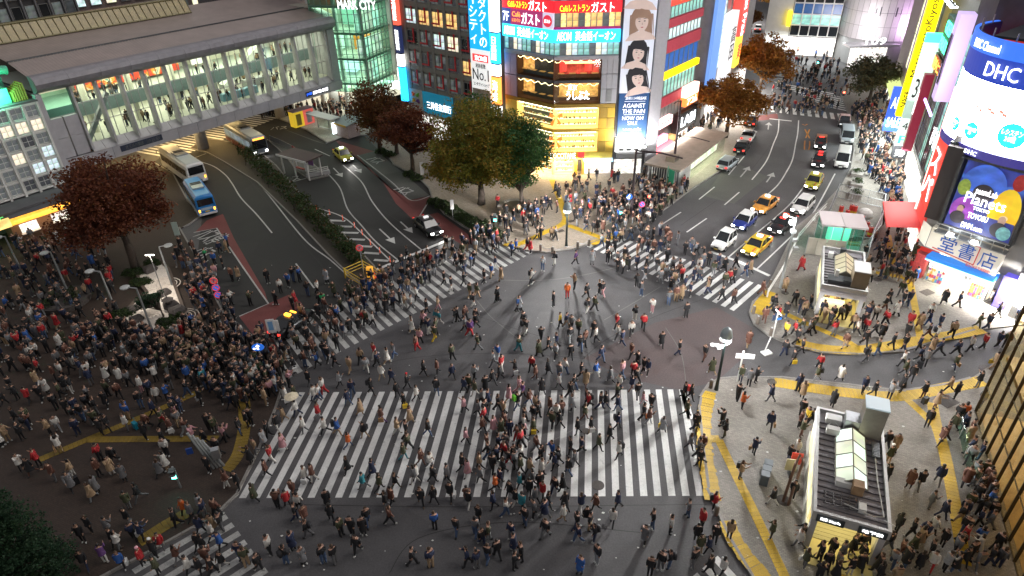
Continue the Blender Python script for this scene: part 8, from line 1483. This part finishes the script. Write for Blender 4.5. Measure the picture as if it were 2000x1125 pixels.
for (k, s_), (o, V_, bones, hands, lo) in rigs.items():
    ev = bpy.data.meshes.new_from_object(o.evaluated_get(dg)); vs = np.empty(len(ev.vertices) * 3); ev.vertices.foreach_get('co', vs); vs = vs.reshape(-1, 3); fs = [tuple(p.vertices) for p in ev.polygons]
    Vn = np.array(V_); ms = []
    for f in fs:
        c = vs[list(f)].mean(0); best = (9, 0)
        for i, j, m_ in bones:
            a, b = Vn[i], Vn[j]; t = np.clip(np.dot(c - a, b - a) / np.dot(b - a, b - a), 0, 1); d = np.linalg.norm(c - a - t * (b - a))
            if d < best[0]: best = (d, m_)
        ms.append(best[1])
    mb = MB(); mb.v = [tuple(v) for v in vs]; mb.f = fs; mb.m = ms
    if s_:
        head_extras(mb)
        for hd, d, sd in hands:
            sx = d.cross(Vector((0, 1, 0))).normalized()
            for q in range(4):
                a = hd + sx * (q - 1.5) * .019; mb.tube([a - d * .01, a + d * (.045 + .01 * (q in (1, 2))), a + d * (.07 + .012 * (q in (1, 2))) + Vector((.012, -sd * .012, 0))], [.010, .009, .007], 5, 0)
            a = hd - d * .05 + sx * .035; mb.tube([a, a + d * .035 + sx * .02, a + d * .065 + sx * .012], [.011, .010, .008], 5, 0)
    mb.v = [(x, y, z - lo) for x, y, z in mb.v]
    if s_: BODY[k] = (mb.mesh('person', [skin, m_top, m_leg, m_shoe, m_hair, face_dk, lip], True), lo)
    else: RAW[k] = (np.array(mb.v), mb.f, mb.m, lo)
    bpy.data.meshes.remove(ev)
for o, *_r in rigs.values(): me = o.data; bpy.data.objects.remove(o); bpy.data.meshes.remove(me)
def hair_mb(long, mi=0):
    mb = MB(); vs = []; n = 10; c = (.035, 0, 1.645)
    rows = [(1.74, .02), (1.728, .06), (1.70, .093), (1.66, .106), (1.62, .102), (1.585, .09)] + ([(1.5, .10), (1.40, .12)] if long else [])
    for z, r_ in rows:
        for j in range(n):
            a = 2 * math.pi * j / n; x = math.cos(a); k = 1.0
            if z < 1.69 and x > .25: k = .62
            vs.append((c[0] - .012 + r_ * x * k, r_ * math.sin(a) * (1 if not (z < 1.6 and x > .2) else .8), z))
    mb.add(vs, [(i * n + j, i * n + (j + 1) % n, (i + 1) * n + (j + 1) % n, (i + 1) * n + j) for i in range(len(rows) - 1) for j in range(n)] + [tuple(range(n))], mi); return mb
def coat_mb(mi=0, low=.52, sp=1.0):
    mb = MB(); n = 12; rows = [(1.44, .12, .17), (1.30, .165, .215), (1.05, .155, .195), (.9, .19, .22), (.7, .235 * sp, .235), (low, .28 * sp, .25)]
    vs = [(.01 + a * math.cos(t), b * math.sin(t), z) for z, a, b in rows for t in [2 * math.pi * j / n for j in range(n)]]
    mb.add(vs, [((i + 1) * n + j, (i + 1) * n + (j + 1) % n, i * n + (j + 1) % n, i * n + j) for i in range(len(rows) - 1) for j in range(n)], mi); return mb
HAIR = {0: hair_mb(False).mesh('hair', m_hair, True), 1: hair_mb(True).mesh('hair', m_hair, True)}; COAT = coat_mb().mesh('coat', m_coat, True); JKT = MB(); JKT = coat_mb(0, .76, 1.0); JKT.v = JKT.v[:48] + [(x * .9, y * .95, .80) for x, y, z in JKT.v[48:60]]; JKT.f = [f for f in JKT.f if max(f) < 60]; JKT.m = [0] * len(JKT.f); JACKET = JKT.mesh('jacket', m_coat, True)
hat = MB(); hat.cyl(.04, 0, 1.665, 1.735, .112, .10, 10); hat.cyl(.04, 0, 1.735, 1.77, .10, .05, 10); HAT = hat.mesh('hat', attr_mat('hat', 'hat'))
def bag_mesh(kind):
    b = MB()
    if kind == 'tote': b.box(-.19, .19, -.06, .06, 0, .36); [b.tube([(x, 0, .36), (x * .6, 0, .56), (x * .3, 0, .58)], .012, 4) for x in (-.12, .12)]
    elif kind == 'back': b.box(-.10, .10, -.15, .15, 0, .42); b.box(.10, .15, -.12, .12, .04, .24); b.box(-.07, .07, -.12, .12, .42, .47)
    elif kind == 'case': b.box(-.13, .13, -.22, .22, .05, .62); [b.tube([(-.08, y, .6), (-.08, y, 1.0)], .012, 4) for y in (-.1, .1)]; b.tube([(-.08, -.1, 1.0), (-.08, .1, 1.0)], .014, 4); [b.cyl(x, y, 0, .06, .04, n=6) for x in (-.09, .09) for y in (-.16, .16)]
    elif kind == 'brolly':
        for i in range(8): b.add([(0, 0, .22)] + [(.52 * math.cos(a), .52 * math.sin(a), 0) for a in (i * math.pi / 4, (i + 1) * math.pi / 4)], [(0, 1, 2)])
        b.tube([(0, 0, .2), (0, 0, -.5)], .012, 4)
    return b.mesh(kind, m_bag)
BAG = {k: bag_mesh(k) for k in ('tote', 'back', 'case', 'brolly')}
CC = dict(k=(.012, .012, .014), n=(.016, .024, .06), g=(.13, .13, .135), c=(.28, .29, .30), w=(.55, .53, .49), e=(.32, .22, .13), r=(.38, .02, .024), o=(.62, .13, .025), y=(.62, .42, .03), b=(.025, .09, .30), d=(.055, .09, .17), v=(.055, .06, .03), p=(.48, .25, .27), m=(.12, .05, .034), t=(.03, .20, .24), u=(.11, .045, .16), a=(.02, .35, .12))
CN = dict(k='black', n='navy', g='grey', c='pale grey', w='white', e='beige', r='red', o='orange', y='yellow', b='blue', d='denim', v='olive', p='pink', m='brown', t='teal', u='purple', a='green')
DATA = [  # place, scale, origin, pose set, heading (None: any), "foot x, foot y, top and leg colours, what they carry"
 ('mid junction', 2.812, 900, 600, 'w', None, '25,75mk 85,90kk 55,155um 95,235vgB 345,105kkB 350,150kwB 318,245vt 545,110yk 580,110ne 605,130gk 645,150vk 600,195kc 655,240kd 683,210mk 740,195wk 730,160kk 603,285kk 440,190kkW 430,270vkl 480,245kk 525,225nk 520,285ck 205,290bc 180,325cg 770,300nd 855,120rk 860,180wg 935,160wkt 1000,125rkg 885,210nn 935,280mkh 970,330kkl 1000,360kk 1025,370nk 1100,220kkl 1195,265kn 1335,290km 1375,370vel 885,385pd 820,415gkl 870,455wnB 740,385bwt 660,390kk 570,370wd 540,400gd 480,370kkl 410,400mm 390,350rk 300,375kkt 215,400kk 175,430kk 225,350rw 75,410ck 45,460vk 80,490vw 20,470nk 685,440eml 620,460kd 945,385rk 965,420kk 935,460nm 970,500kg 445,475kkl 540,450wk'),
 ('on the striped crossing', 2.812, 900, 600, 'w', 0, '150,540nel 115,540gk 205,570kk 235,600ek 20,580pk 95,600gk 130,640rk 120,690mk 180,690pwl 225,700vml 265,520pel 320,470ppP 310,560kda 340,500uk 375,540md 410,580ek 350,640kkl 345,680wp 400,700vky 490,580mk 545,660kk 550,570wk 610,570ckl 600,500kk 690,540kk 700,560rkB 680,620vm 715,690ket 765,560kn 795,560kn 855,510vk 860,570nd 860,670nkB 815,740kk 755,790vk 865,830wkB 660,800nk 640,700kk 600,810kk 625,880gk 590,920kdB 515,890nkB 535,860kk 560,1010kkl 1000,620kk 1030,645mco 1040,570kkB 1000,530ppK 1105,690ckyl 1225,500kk 1260,510kkR 1235,600vk 1290,675knB 1255,785gk 1300,820gk 1310,870kk 30,750pk 145,790mk 150,830kd 205,790nk 240,830rk 330,770rk 345,740kk 310,740mr 415,800mg 440,850kk 105,890ek 110,970gk 40,930pwl 10,900kk 265,870kr 330,850wk 330,910vk 215,980nk 235,920kk 380,920ek 445,930wk 395,980gk 325,1000tkB 190,1010ok 500,830bk'),
 ('on the near road', 2.812, 900, 600, 'w', None, '270,1050kk 300,1090kw 180,1110nk 35,1080mk 45,1100kw 450,1050rk 375,1040kk 410,1080gk 480,1110kk 335,1120tk 570,1115kkl 660,1120nw 740,1120mk 860,1110nk 100,1180kk 560,1180we 690,1190kk 830,1200wk'),
 ('mid junction', 2.812, 400, 600, 'w', None, '1390,80kk 1200,105pk 1230,140nw 1275,90tw 1265,185vy 1140,130wk 1165,240mr 1185,205pk 1360,290vk 1360,395nk 1280,370mk 1205,380kkt 1275,480kdB 1115,450kkQ 1165,515wk 1060,500kk 975,400we 950,330nk 1030,420nk 1040,280gd 1005,310wel 935,280rw 890,360cw 860,310ek 800,360ee 745,440ck 815,490nd 720,330kk 680,300kk 620,330bk 575,430kk'),
 ('on the striped crossing', 2.812, 400, 600, 'w', 0, '790,540nd 920,480kkB 1100,560kky 860,595eel 975,635muh 880,720keB 735,705beB 795,775od 665,700wk 630,620rc 655,480wr 630,510wd 610,520wn 510,600wnU 550,695wg 500,510vd 440,630ee 405,680kw 435,790pwl 370,850rw 345,930mk 330,760ckl 355,720kk 560,970wkt 600,960mw 790,910kkl 925,930nkl 875,1000tg 965,1010vk 1050,1000kv 1060,700ewt 1130,640eel 1110,720kk 1120,780vk 1095,840vt 1190,870mm 1230,710kd 1240,890wg 1255,960kkt 1335,960gk 1155,970gw 1165,960wk 280,1065vkl'),
 ('on the near road', 2.812, 400, 600, 'w', None, '495,1050mk 460,1100rk 525,1120wk 1260,1080kk 1350,1060kkt 1190,1090kk 1000,1110kg 1030,1090mk 560,1190mk 700,1180kk'),
 ('at the plaza kerb', 2.812, 400, 600, 's', None, '150,560nkB 185,560kk 240,560kk 240,660kk 260,650kk 200,700kd 115,740pk 60,690vk 345,500mk 370,490pk 340,540ee 440,500kw 455,530wvt 470,440pk 425,480kk 500,360kkt 285,810eg 260,860kkl 80,815kk 190,1000kk 130,990mw 30,680kk'),
 ('on the bookstore pavement', 3.333, 1400, 500, 'w', None, '545,95rrl 435,235eml 290,255mmh 365,355kgB 305,430mm 500,320kk 540,370knB 680,395nkB 755,365kk 835,405kk 725,465kk 690,430ee 440,530yk 500,520rk 545,510vg 615,505vk 590,520gk 515,575kk 1135,600kk 1210,620kn 1225,535kk 830,600mey 955,585kk 1415,550wgB 1365,535km 1520,530ekt 1440,475nd 1380,400wk 1370,455nb 1310,470eml 1245,470rr 1470,315kkl 1560,335nka 1770,310gk 1820,400kk 1200,330kd 1240,325nd 1190,260vg 1225,180vk 1160,390wkl 1110,310kk 1085,360km 1025,420wk 1090,450rk 1065,540kcl 1020,520kk 940,470kk 965,420nkB 920,380vk 905,510wk 875,480ek 960,500rk 1260,195ke 1125,150get 1065,110ke 990,175wk 1750,480nn 1690,470vv'),
 ('on the striped right crossing', 3.333, 1400, 500, 'w', 2.4, '105,310mk 30,290kk 75,185rk 105,170kk 180,135nd 215,110ekl 120,80kk 45,100kkl'),
 ('on the side street', 3.333, 1400, 500, 'w', None, '200,590mel 435,650kn 545,635kk 490,710kny 645,815vcB 660,740rk 795,815wkl 965,690kkB 1035,650vd 1200,720wkQ 1310,690nk 1345,715gks 1435,650nk 1390,630ekl 1305,620nk 1540,740vnh 1550,650nk 1640,620wk 1725,605rky 1820,590nk 1870,600vk 1790,735eey 1255,820kk 1210,780vk 1950,430nk'),
 ('on the right pavement', 3.333, 1400, 500, 's', None, '525,885nk 550,930ekl 345,950ng 150,820vn 205,850gk 250,825kk 160,995ok 130,945kk 745,985kkl 945,895nkt 1010,920kk 1115,935ck 1195,885kkl 1690,860kg 1500,890ek 1545,930kk 1335,930kms 1415,990eml 1705,985gk'),
 ('on the right pavement', 2.812, 1350, 725, 's', None, '20,325kk 165,305kk 180,365kv 425,320nkh 340,460nkh 265,590egB 55,440mk 40,525kk 120,760rkB 55,860rk 125,940kk 205,920ek 440,735kw 550,700kk 435,920vk 585,970wg 600,940kk 615,1080vgt 815,1045gk 925,1050kw 985,1030wk 600,250kk 655,300kk 630,290yk 590,310mk 600,360vm 570,470wk 530,500kd 1060,425kk 1110,440eml 1075,510veW 1065,610kk 1120,885kk 1190,640mkl 1245,645kg 1345,620ng 1300,755gg 1370,810nn 1200,910kkU 1270,930nk 1310,900wk 1370,965kk 1240,1090kkl 1240,960eel 1480,1070kk 1290,305kk 1360,405mk 1385,380mk 1430,330vk 1450,280kk 1480,270ok 1305,1090wr 1380,1100ck 690,1160kk 780,1150kkl 865,1120kw 1020,1150kk 1110,1170ee 1560,1000wkl'),
 ('on the near road', 2.812, 1350, 725, 'w', None, '40,1000ve 90,1000nk 25,940kk 165,1120wk 95,1115kk'),
 ('on the brown plaza', 3.26, 0, 780, 's', None, '440,100kk 115,150kk 190,160vk 150,260kk 20,300wkl 60,270ee 330,230ek 395,340weh 150,460wk 260,430rk 215,480kml 360,520mg 470,580gksl 475,490ew 600,640ecl 630,600gkl 640,490mk 650,390rk 720,480ewl 800,520gkl 740,410kk 655,225kk 700,200kk 825,130be 820,200wgT 900,650kg 830,700vg 830,800kg 590,850kk 540,910kk 420,980km 560,1080kn 710,870gk 740,930kk 770,960wg 920,900nkt 1040,960rg 790,1080bkt 680,1040uw 920,1060rkP 1000,1010kkW 1020,1120vk 1030,490gkl 1070,450wel 1070,360wk 1340,470kk 1235,270pk 1100,220mwt 1050,290kk 935,260kk 950,190mk 990,110nk'),
 ('on the plaza crossing', 3.26, 0, 780, 'w', .8, '1140,1040mg 1190,740ok 1230,770gk 1290,720cn 1390,750mk 1370,840ekl 1290,860nk 1360,890wk 1280,960kk 1310,980kk 1420,960bk 1330,1060mm 1290,1120kk 1220,1115wk 1430,1080kw 1450,550mw 1400,360kk 1320,300kk 1440,270pk'),
 ('on the brown plaza', 2.812, 0, 600, 's', None, '105,510kk 170,530rk 270,480wkl 345,500vk 400,470kw 215,430edl 310,400mk 350,390wk 395,360kk 410,320kw 215,280wk 270,250kk 120,230rk 340,230wkl 430,240rk 480,260kk 510,330gk 500,390wk 510,430ng 595,410wgl 665,410wkl 785,470wp 865,410wk 600,490vk 595,550kkl 490,560kkB 540,590kg 875,520wk 925,510bk 965,600kp 1000,580nd 1110,540kkt 705,600be 35,545kk 20,300nk 180,300wg 545,230bk 1060,120bk 1180,240wk 1240,450kct 1300,450wd 1060,280ek 960,330kk 1040,410bk 1130,430tk 820,370bk 730,340gk'),
 ('by the bus bay', 2.812, 350, 280, 's', None, '270,570bk 265,600ee 150,650ak 230,610nk 200,670bk 245,690kk 330,750el 295,755mk 205,740pc 290,890wk 395,890vk 490,770kk 560,820wkt 605,790bk 630,760kd 665,760bk 640,890rel 765,830wk 710,840kd 855,840vkl 815,770ckl 940,840vkl 535,890kk 630,920kk 795,900ad 780,900kk 150,850rk 680,970em'),
 ('on the left crossing', 5, 660, 460, 'w', .35, '1070,140kw 1130,150mk 1220,120kc 980,270kk 1020,290kw 680,230kk 510,430kk 840,290kk 875,230wr 910,300rk 1150,290nk 1240,310vb 1330,290kk 1460,180gk 1520,180kk 1700,200bk 1740,170bk 1850,150kr 1500,410be 1595,440eel 1430,470kk 1540,330nw 1290,610ve 1360,610ve 1325,700kwt 1560,650kk 1770,740ckl 1810,960kw 1835,970kw 1885,480wk 1150,850kg 1240,940gk 1350,900kk 1290,980ur 870,770kk 730,950wel 840,890pk 890,960nw 960,960vk 990,870tw 420,600wp 130,600vkl 280,880vk 250,870rk 350,890wk 660,720ew 720,720wg 980,730ep 1040,480kk 1110,550kw 1230,490kk 550,680mk 770,640wk'),
 ('on the middle corner', 2.812, 850, 280, 's', None, '660,280kkl 740,310mk 775,250ek 770,330cd 805,370pk 840,360bk 875,360kk 910,370nk 925,370nk 670,380mk 560,530kk 580,530kk 640,530ek 660,535gk 525,600rkl 655,670kwt 590,700cdh 770,665uk 860,665cgl 945,660kkz 530,770wkt 725,850or 765,800ek 830,850kk 900,830kk 920,840kp 650,900kk 835,930kwt 875,920vk 345,870kk 460,920bk 985,600kk 945,600kk 890,485kml 920,490ml 830,460kkB 1000,710kk 1030,715wk 1065,700kk 1105,790kk 1130,840gdB 1190,930wp 1095,970kwB 1280,890gd 1320,870me 1350,860eel 1375,960kk 390,400kk 345,350rk 300,530nk 415,480kk 60,580ke 100,590kk 150,570ng'),
]
def pick(seq): return seq[random.randrange(len(seq))]
PEOPLE = []
for place, s_, ox, oy, ps, hd, txt in DATA:
    for m in re.finditer(r'(\d+),(\d+)([a-z])([a-z])(\w*)', txt):
        X, Y, tp, lg, fl = int(m[1]), int(m[2]), m[3], m[4], m[5]
        if lg == 'l': lg, fl = 'k', fl + 'l'
        z = 0.0 if place in ('mid junction', 'on the striped crossing', 'on the near road', 'on the side street', 'on the left crossing', 'on the striped right crossing', 'on the plaza crossing', 'by the bus bay') else KH
        x, y = G(ox + X / s_, oy + Y / s_, z)
        h_ = random.uniform(-3.1, 3.1) if hd is None else hd + random.gauss(0, .3) + (math.pi if random.random() < .5 else 0)
        po_ = pick(('w0', 'w1', 'w2', 'w3', 'w0', 'w2', 'pw')) if ps == 'w' or random.random() < .35 else pick(('st', 's2', 'ph', 'up', 'fo', 'ph', 'st'))
        PEOPLE.append(dict(x=x, y=y, z=z, h=h_, pose=po_, top=tp, leg=lg, fl=fl, place=place, sc=random.uniform(.93, 1.05) * (.72 if 'K' in fl else 1)))
named = len(PEOPLE)
# denser crowds, placed area by area as they gather in the photograph
def inside(p, poly):
    c = False; n = len(poly)
    for i in range(n):
        (x0, y0), (x1, y1) = poly[i], poly[i - 1]
        if (y0 > p[1]) != (y1 > p[1]) and p[0] < (x1 - x0) * (p[1] - y0) / (y1 - y0) + x0: c = not c
    return c
TOPS = 'kkkkkkkkkkkkkkkkknnnnngggvvmmmecwebr'; LEGS = 'kkkkkkkkdddngggec'
used = [(p['x'], p['y']) for p in PEOPLE]; grid = {}
for u in used: grid.setdefault((int(u[0] / 1.0 // 1), int(u[1] // 1)), []).append(u)
def free(x, y, d):
    for i in (-1, 0, 1):
        for j in (-1, 0, 1):
            for u in grid.get((int(x // 1) + i, int(y // 1) + j), ()):
                if (u[0] - x) ** 2 + (u[1] - y) ** 2 < d * d: return False
    return True
garden = [p for p in go]
FILL = [([(0, 490), (120, 455), (222, 500), (232, 600), (235, 640), (330, 690), (330, 740), (0, 740)], 175, KH), ([(235, 640), (330, 665), (375, 628), (430, 640), (480, 665), (525, 680), (560, 720), (540, 780), (470, 790), (330, 740)], 150, KH), ([(350, 480), (395, 500), (440, 580), (470, 645), (430, 650), (385, 620), (345, 520)], 48, KH), ([(480, 660), (560, 655), (660, 590), (760, 530), (840, 505), (880, 530), (800, 580), (700, 660), (620, 720), (555, 745)], 88, 0), ([(850, 500), (950, 450), (1000, 470), (900, 540)], 22, 0), ([(960, 440), (1000, 425), (1080, 400), (1060, 450), (990, 470)], 26, KH),
 ([(1170, 480), (1235, 445), (1320, 470), (1400, 520), (1425, 555), (1370, 590), (1290, 565), (1200, 520)], 62, 0), ([(1080, 390), (1120, 355), (1200, 350), (1290, 335), (1335, 375), (1275, 440), (1160, 470), (1110, 440)], 90, KH), ([(1180, 420), (1290, 345), (1345, 372), (1280, 430), (1200, 455)], 70, KH), ([(1262, 330), (1330, 272), (1400, 200), (1445, 185), (1440, 215), (1395, 255), (1325, 310), (1290, 340)], 110, KH), ([(1500, 172), (1600, 125), (1650, 150), (1660, 190), (1600, 190), (1645, 215), (1600, 228), (1510, 222)], 120, 0),
 ([(1660, 215), (1720, 185), (1770, 220), (1770, 300), (1750, 440), (1722, 440), (1728, 390), (1690, 340), (1670, 260)], 235, KH), ([(1505, 60), (1565, 45), (1615, 90), (1640, 130), (1590, 150), (1510, 110)], 70, 0), ([(1680, 520), (1700, 470), (1750, 445), (1790, 500), (1790, 560), (1705, 545)], 34, KH), ([(560, 220), (640, 195), (760, 205), (720, 255), (670, 245), (600, 228)], 120, KH), ([(500, 235), (520, 215), (560, 205), (590, 225), (545, 230)], 22, KH), ([(1872, 790), (1905, 850), (1935, 960), (1950, 1110), (1850, 1120), (1880, 960)], 34, KH), ([(0, 740), (330, 740), (470, 790), (420, 870), (0, 850)], 26, KH), ([(1500, 690 - 60), (1690, 560), (1740, 640), (1640, 660)], 16, KH), ([(920, 760), (1120, 760), (1120, 970), (900, 970)], 16, 0), ([(940, 980), (1160, 980), (1180, 1125), (900, 1125)], 22, 0), ([(260, 1010), (430, 1000), (520, 1120), (260, 1125)], 8, 0), ([(500, 980), (900, 990), (900, 1125), (520, 1125)], 20, 0), ([(1200, 980), (1400, 990), (1430, 1125), (1210, 1125)], 8, 0), ([(1590, 1080), (1900, 1060), (1900, 1125), (1590, 1125)], 14, KH)]
for poly, n, z in FILL:
    xs_, ys_ = [p[0] for p in poly], [p[1] for p in poly]; k = tries = 0
    while k < n and tries < n * 60:
        tries += 1; q = (random.uniform(min(xs_), max(xs_)), random.uniform(min(ys_), max(ys_)))
        if not inside(q, poly): continue
        x, y = G(*q, z)
        if not free(x, y, .48) or (z and inside((x, y), garden)): continue
        grid.setdefault((int(x // 1), int(y // 1)), []).append((x, y)); k += 1
        PEOPLE.append(dict(x=x, y=y, z=z, h=random.uniform(-3.1, 3.1), pose=pick(('w0', 'w1', 'w2', 'w1', 'st', 's2', 'ph', 'pw', 'st', 's2', 'w0')), top=pick(TOPS), leg=pick(LEGS), fl='l' if random.random() < .2 else ('B' if random.random() < .1 else ''), place='', sc=random.uniform(.92, 1.05)))
for i in range(130):
    u, (v, zz) = random.uniform(-16.5, 20), pick(((1.6, 7.05), (2.6, 7.05), (3.4, 7.05), (5.2, 10.35), (6.5, 10.35), (8, 10.35), (6, 7.05), (9, 7.05))); x, y, z = local(br, u, v, zz)
    PEOPLE.append(dict(x=x, y=y, z=z, h=random.uniform(-3, 3), pose=pick(('w0', 'w2', 'st', 'ph', 's2')), top=pick('kkkngem'), leg=pick('kkdn'), fl='', place='', sc=random.uniform(.9, 1.02)))
# the 300 that show largest become people of their own, everybody else one crowd
for i, p in enumerate(PEOPLE):
    p['u'], p['v'] = project((p['x'], p['y'], p['z'])); p['s'] = px_scale(p['x'], p['y'], p['z'])
for i, p in enumerate(PEOPLE):
    ov = 0
    if i < named:
        for q in PEOPLE:
            if q is not p and abs(q['u'] - p['u']) < .45 * p['s'] and 0 < q['v'] - p['v'] < 1.1 * p['s']: ov += 1
    inn = 10 < p['u'] < 1990 and p['v'] - .4 * p['s'] < 1122
    p['score'] = p['s'] * max(.35, 1 - .16 * ov) if (i < named and inn) else 0
order = sorted(range(len(PEOPLE)), key=lambda i: -PEOPLE[i]['score'])[:300]; solo = set(order)
ORD = 'first second third fourth fifth sixth seventh eighth ninth tenth eleventh twelfth thirteenth fourteenth fifteenth sixteenth seventeenth eighteenth nineteenth twentieth twenty-first twenty-second twenty-third twenty-fourth twenty-fifth'.split()
BAGS = dict(t=('tote', 'white', (.72, .72, .70), 'tote bag'), y=('tote', 'yellow', (.7, .48, .02), 'bag'), g=('tote', 'bright green', (.05, .55, .12), 'shopping bag'), h=('tote', 'tan', (.35, .2, .09), 'handbag'), o=('tote', 'orange', (.7, .2, .03), 'bag'), z=('tote', 'blue', (.02, .1, .5), 'bag'), s=('case', 'black', (.015, .015, .018), 'suitcase'), T=('case', 'turquoise', (.01, .22, .32), 'suitcase'), B=('back', 'black', (.016, .016, .02), 'backpack'), R=('back', 'red', (.5, .04, .03), 'backpack'), a=('back', 'green', (.12, .45, .03), 'backpack'), U=('brolly', 'cream', (.66, .58, .42), 'umbrella'))
HATS = dict(W=((.75, .75, .72), 'white hat'), P=((.7, .35, .4), 'pink hat'), Q=((.6, .02, .03), 'red hat'))
def place_bag(p, f, who):
    kind, cn, col, nm = BAGS[f]; c_, s_ = math.cos(p['h']), math.sin(p['h']); dx, dy, dz = dict(tote=(0, .30, .38), back=(-.25, 0, 1.0), case=(-.45, .28, 0), brolly=(.1, -.1, 1.85))[kind]; k = p['sc']
    o = link(nm.replace(' ', '_'), BAG[kind], None, (p['x'] + (dx * c_ - dy * s_) * k, p['y'] + (dx * s_ + dy * c_) * k, p['z'] + dz * k), p['h'], k, cat=nm.split()[-1], group='bags carried by people'); o['bag'] = col; return o, cn + ' ' + nm
labels = {}
for i in order:
    p = PEOPLE[i]; long = 'l' in p['fl']; hat_ = next((f for f in p['fl'] if f in HATS), None); bag_ = next((f for f in p['fl'] if f in BAGS), None)
    verb = {'w': 'walking', 'p': 'using a phone', 'u': 'raising a phone', 'f': 'reaching forward', 's': 'standing'}[p['pose'][0]]
    if p['pose'] == 'pw': verb = 'walking'
    d_ = f"person in {CN[p['top']]} {'long coat' if long else 'jacket'}, "
    if hat_: d_ += HATS[hat_][1] + ', '
    elif bag_: d_ += f"with {BAGS[bag_][1]} {BAGS[bag_][3].split()[-1]}, "
    else: d_ += f"{CN[p['leg']]} trousers, {verb} "
    labels.setdefault(d_ + p['place'], []).append(i)
LAB = {}
for d_, ids in labels.items():
    ids.sort(key=lambda i: PEOPLE[i]['u'])
    for k, i in enumerate(ids): t_ = d_ if len(ids) == 1 else d_ + ', ' + (ORD[k] if k < len(ORD) else 'rightmost') + ' from left'; LAB[i] = t_ if len(t_.split()) <= 16 else re.sub(r', \w+ trousers', '', t_)
bagl = {}
for i in order:
    p = PEOPLE[i]; me, lo = BODY[p['pose']]; o = link('person', me, None, (p['x'], p['y'], p['z']), p['h'], p['sc'], LAB[i], None, 'person', 'people crossing and waiting')
    hc = pick(((.012, .010, .010), (.015, .011, .009), (.03, .018, .012), (.06, .03, .015))); sh_ = pick(((.015, .015, .016), (.02, .018, .016), (.5, .5, .48), (.08, .05, .03)))
    cols = dict(top=CC[p['top']], legs=CC[p['leg']], shoe=sh_, hair=hc)
    for a, v in cols.items(): o[a] = v
    kids = [link('hair', HAIR[1 if ('l' in p['fl'] or i % 3 == 0) else 0], o, (0, 0, -lo))]
    kids.append(link('coat', COAT, o, (0, 0, -lo)) if 'l' in p['fl'] else link('jacket', JACKET, o, (0, 0, -lo)))
    h_ = next((f for f in p['fl'] if f in HATS), None)
    if h_: kids.append(link('hat', HAT, o, (0, 0, -lo))); kids[-1]['hat'] = HATS[h_][0]
    for c in kids:
        for a, v in cols.items(): c[a] = v
    f = next((f for f in p['fl'] if f in BAGS), None)
    if f: b, bn = place_bag(p, f, i); bagl.setdefault(f"{bn} of the person in {CN[p['top']]} {p['place']}", []).append((p['u'], b.name, b))
for d_, L_ in bagl.items():
    L_.sort(key=lambda q: q[0])
    for k, (u, n_, b) in enumerate(L_): b['label'] = d_ if len(L_) == 1 else f"{d_}, {ORD[k]} from left"
# the crowd: one mesh, a colour per face
cap_ = hair_mb(False); cap_l = hair_mb(True); ct_ = coat_mb(); AV, AF, AC = [], [], []; off = 0; skc = (.36, .21, .15)
for i, p in enumerate(PEOPLE):
    if i in solo: continue
    v, f, m_, lo = RAW[p['pose']]; ex = [np.array(v)]; fl_ = list(f); hc = pick(((.012, .010, .010), (.02, .014, .012), (.05, .028, .015))); tc_, lc_, sc_ = CC[p['top']], CC[p['leg']], pick(((.015, .015, .016), (.4, .4, .38)))
    co = [(skc, tc_, lc_, sc_)[q] for q in m_]; n = len(v)
    for g, c in [(cap_l if i % 3 == 0 else cap_, hc)] + ([(ct_, tc_)] if 'l' in p['fl'] else []):
        w = np.array(g.v) - np.array([0, 0, lo]); ex.append(w); fl_ += [tuple(a + n for a in q) for q in g.f]; co += [c] * len(g.f); n += len(w)
    if 'B' in p['fl'] or 't' in p['fl']:
        bx_ = MB(); bx_.box(-.34, -.14, -.15, .15, 1.0, 1.42); ex.append(np.array(bx_.v)); fl_ += [tuple(a + n for a in q) for q in bx_.f]; co += [(.016, .016, .02)] * 6; n += 8
    w = np.concatenate(ex) * p['sc']; c_, s_ = math.cos(p['h']), math.sin(p['h'])
    AV.append(np.stack([w[:, 0] * c_ - w[:, 1] * s_ + p['x'], w[:, 0] * s_ + w[:, 1] * c_ + p['y'], w[:, 2] + p['z']], 1)); AF += [tuple(a + off for a in q) for q in fl_]; AC += co; off += n
cm_ = bpy.data.meshes.new('crowd'); cm_.from_pydata(np.concatenate(AV).tolist(), [], AF); at = cm_.attributes.new('col', 'FLOAT_COLOR', 'FACE'); at.data.foreach_set('color', np.concatenate([np.array(AC), np.ones((len(AC), 1))], 1).ravel()); cm_.polygons.foreach_set('use_smooth', [True] * len(AF)); cm_.materials.append(attr_mat('crowd_cloth', 'col', .75, 'GEOMETRY')); cm_.update()
o = link('crowd', cm_, None, label='dense crowd filling plaza, crossings and pavements beyond the nearer people', kind='stuff')
print('people', len(PEOPLE), 'listed', named)
print('objects', len(bpy.data.objects), 'tris approx', sum(len(o.data.polygons) for o in bpy.data.objects if o.type == 'MESH'))
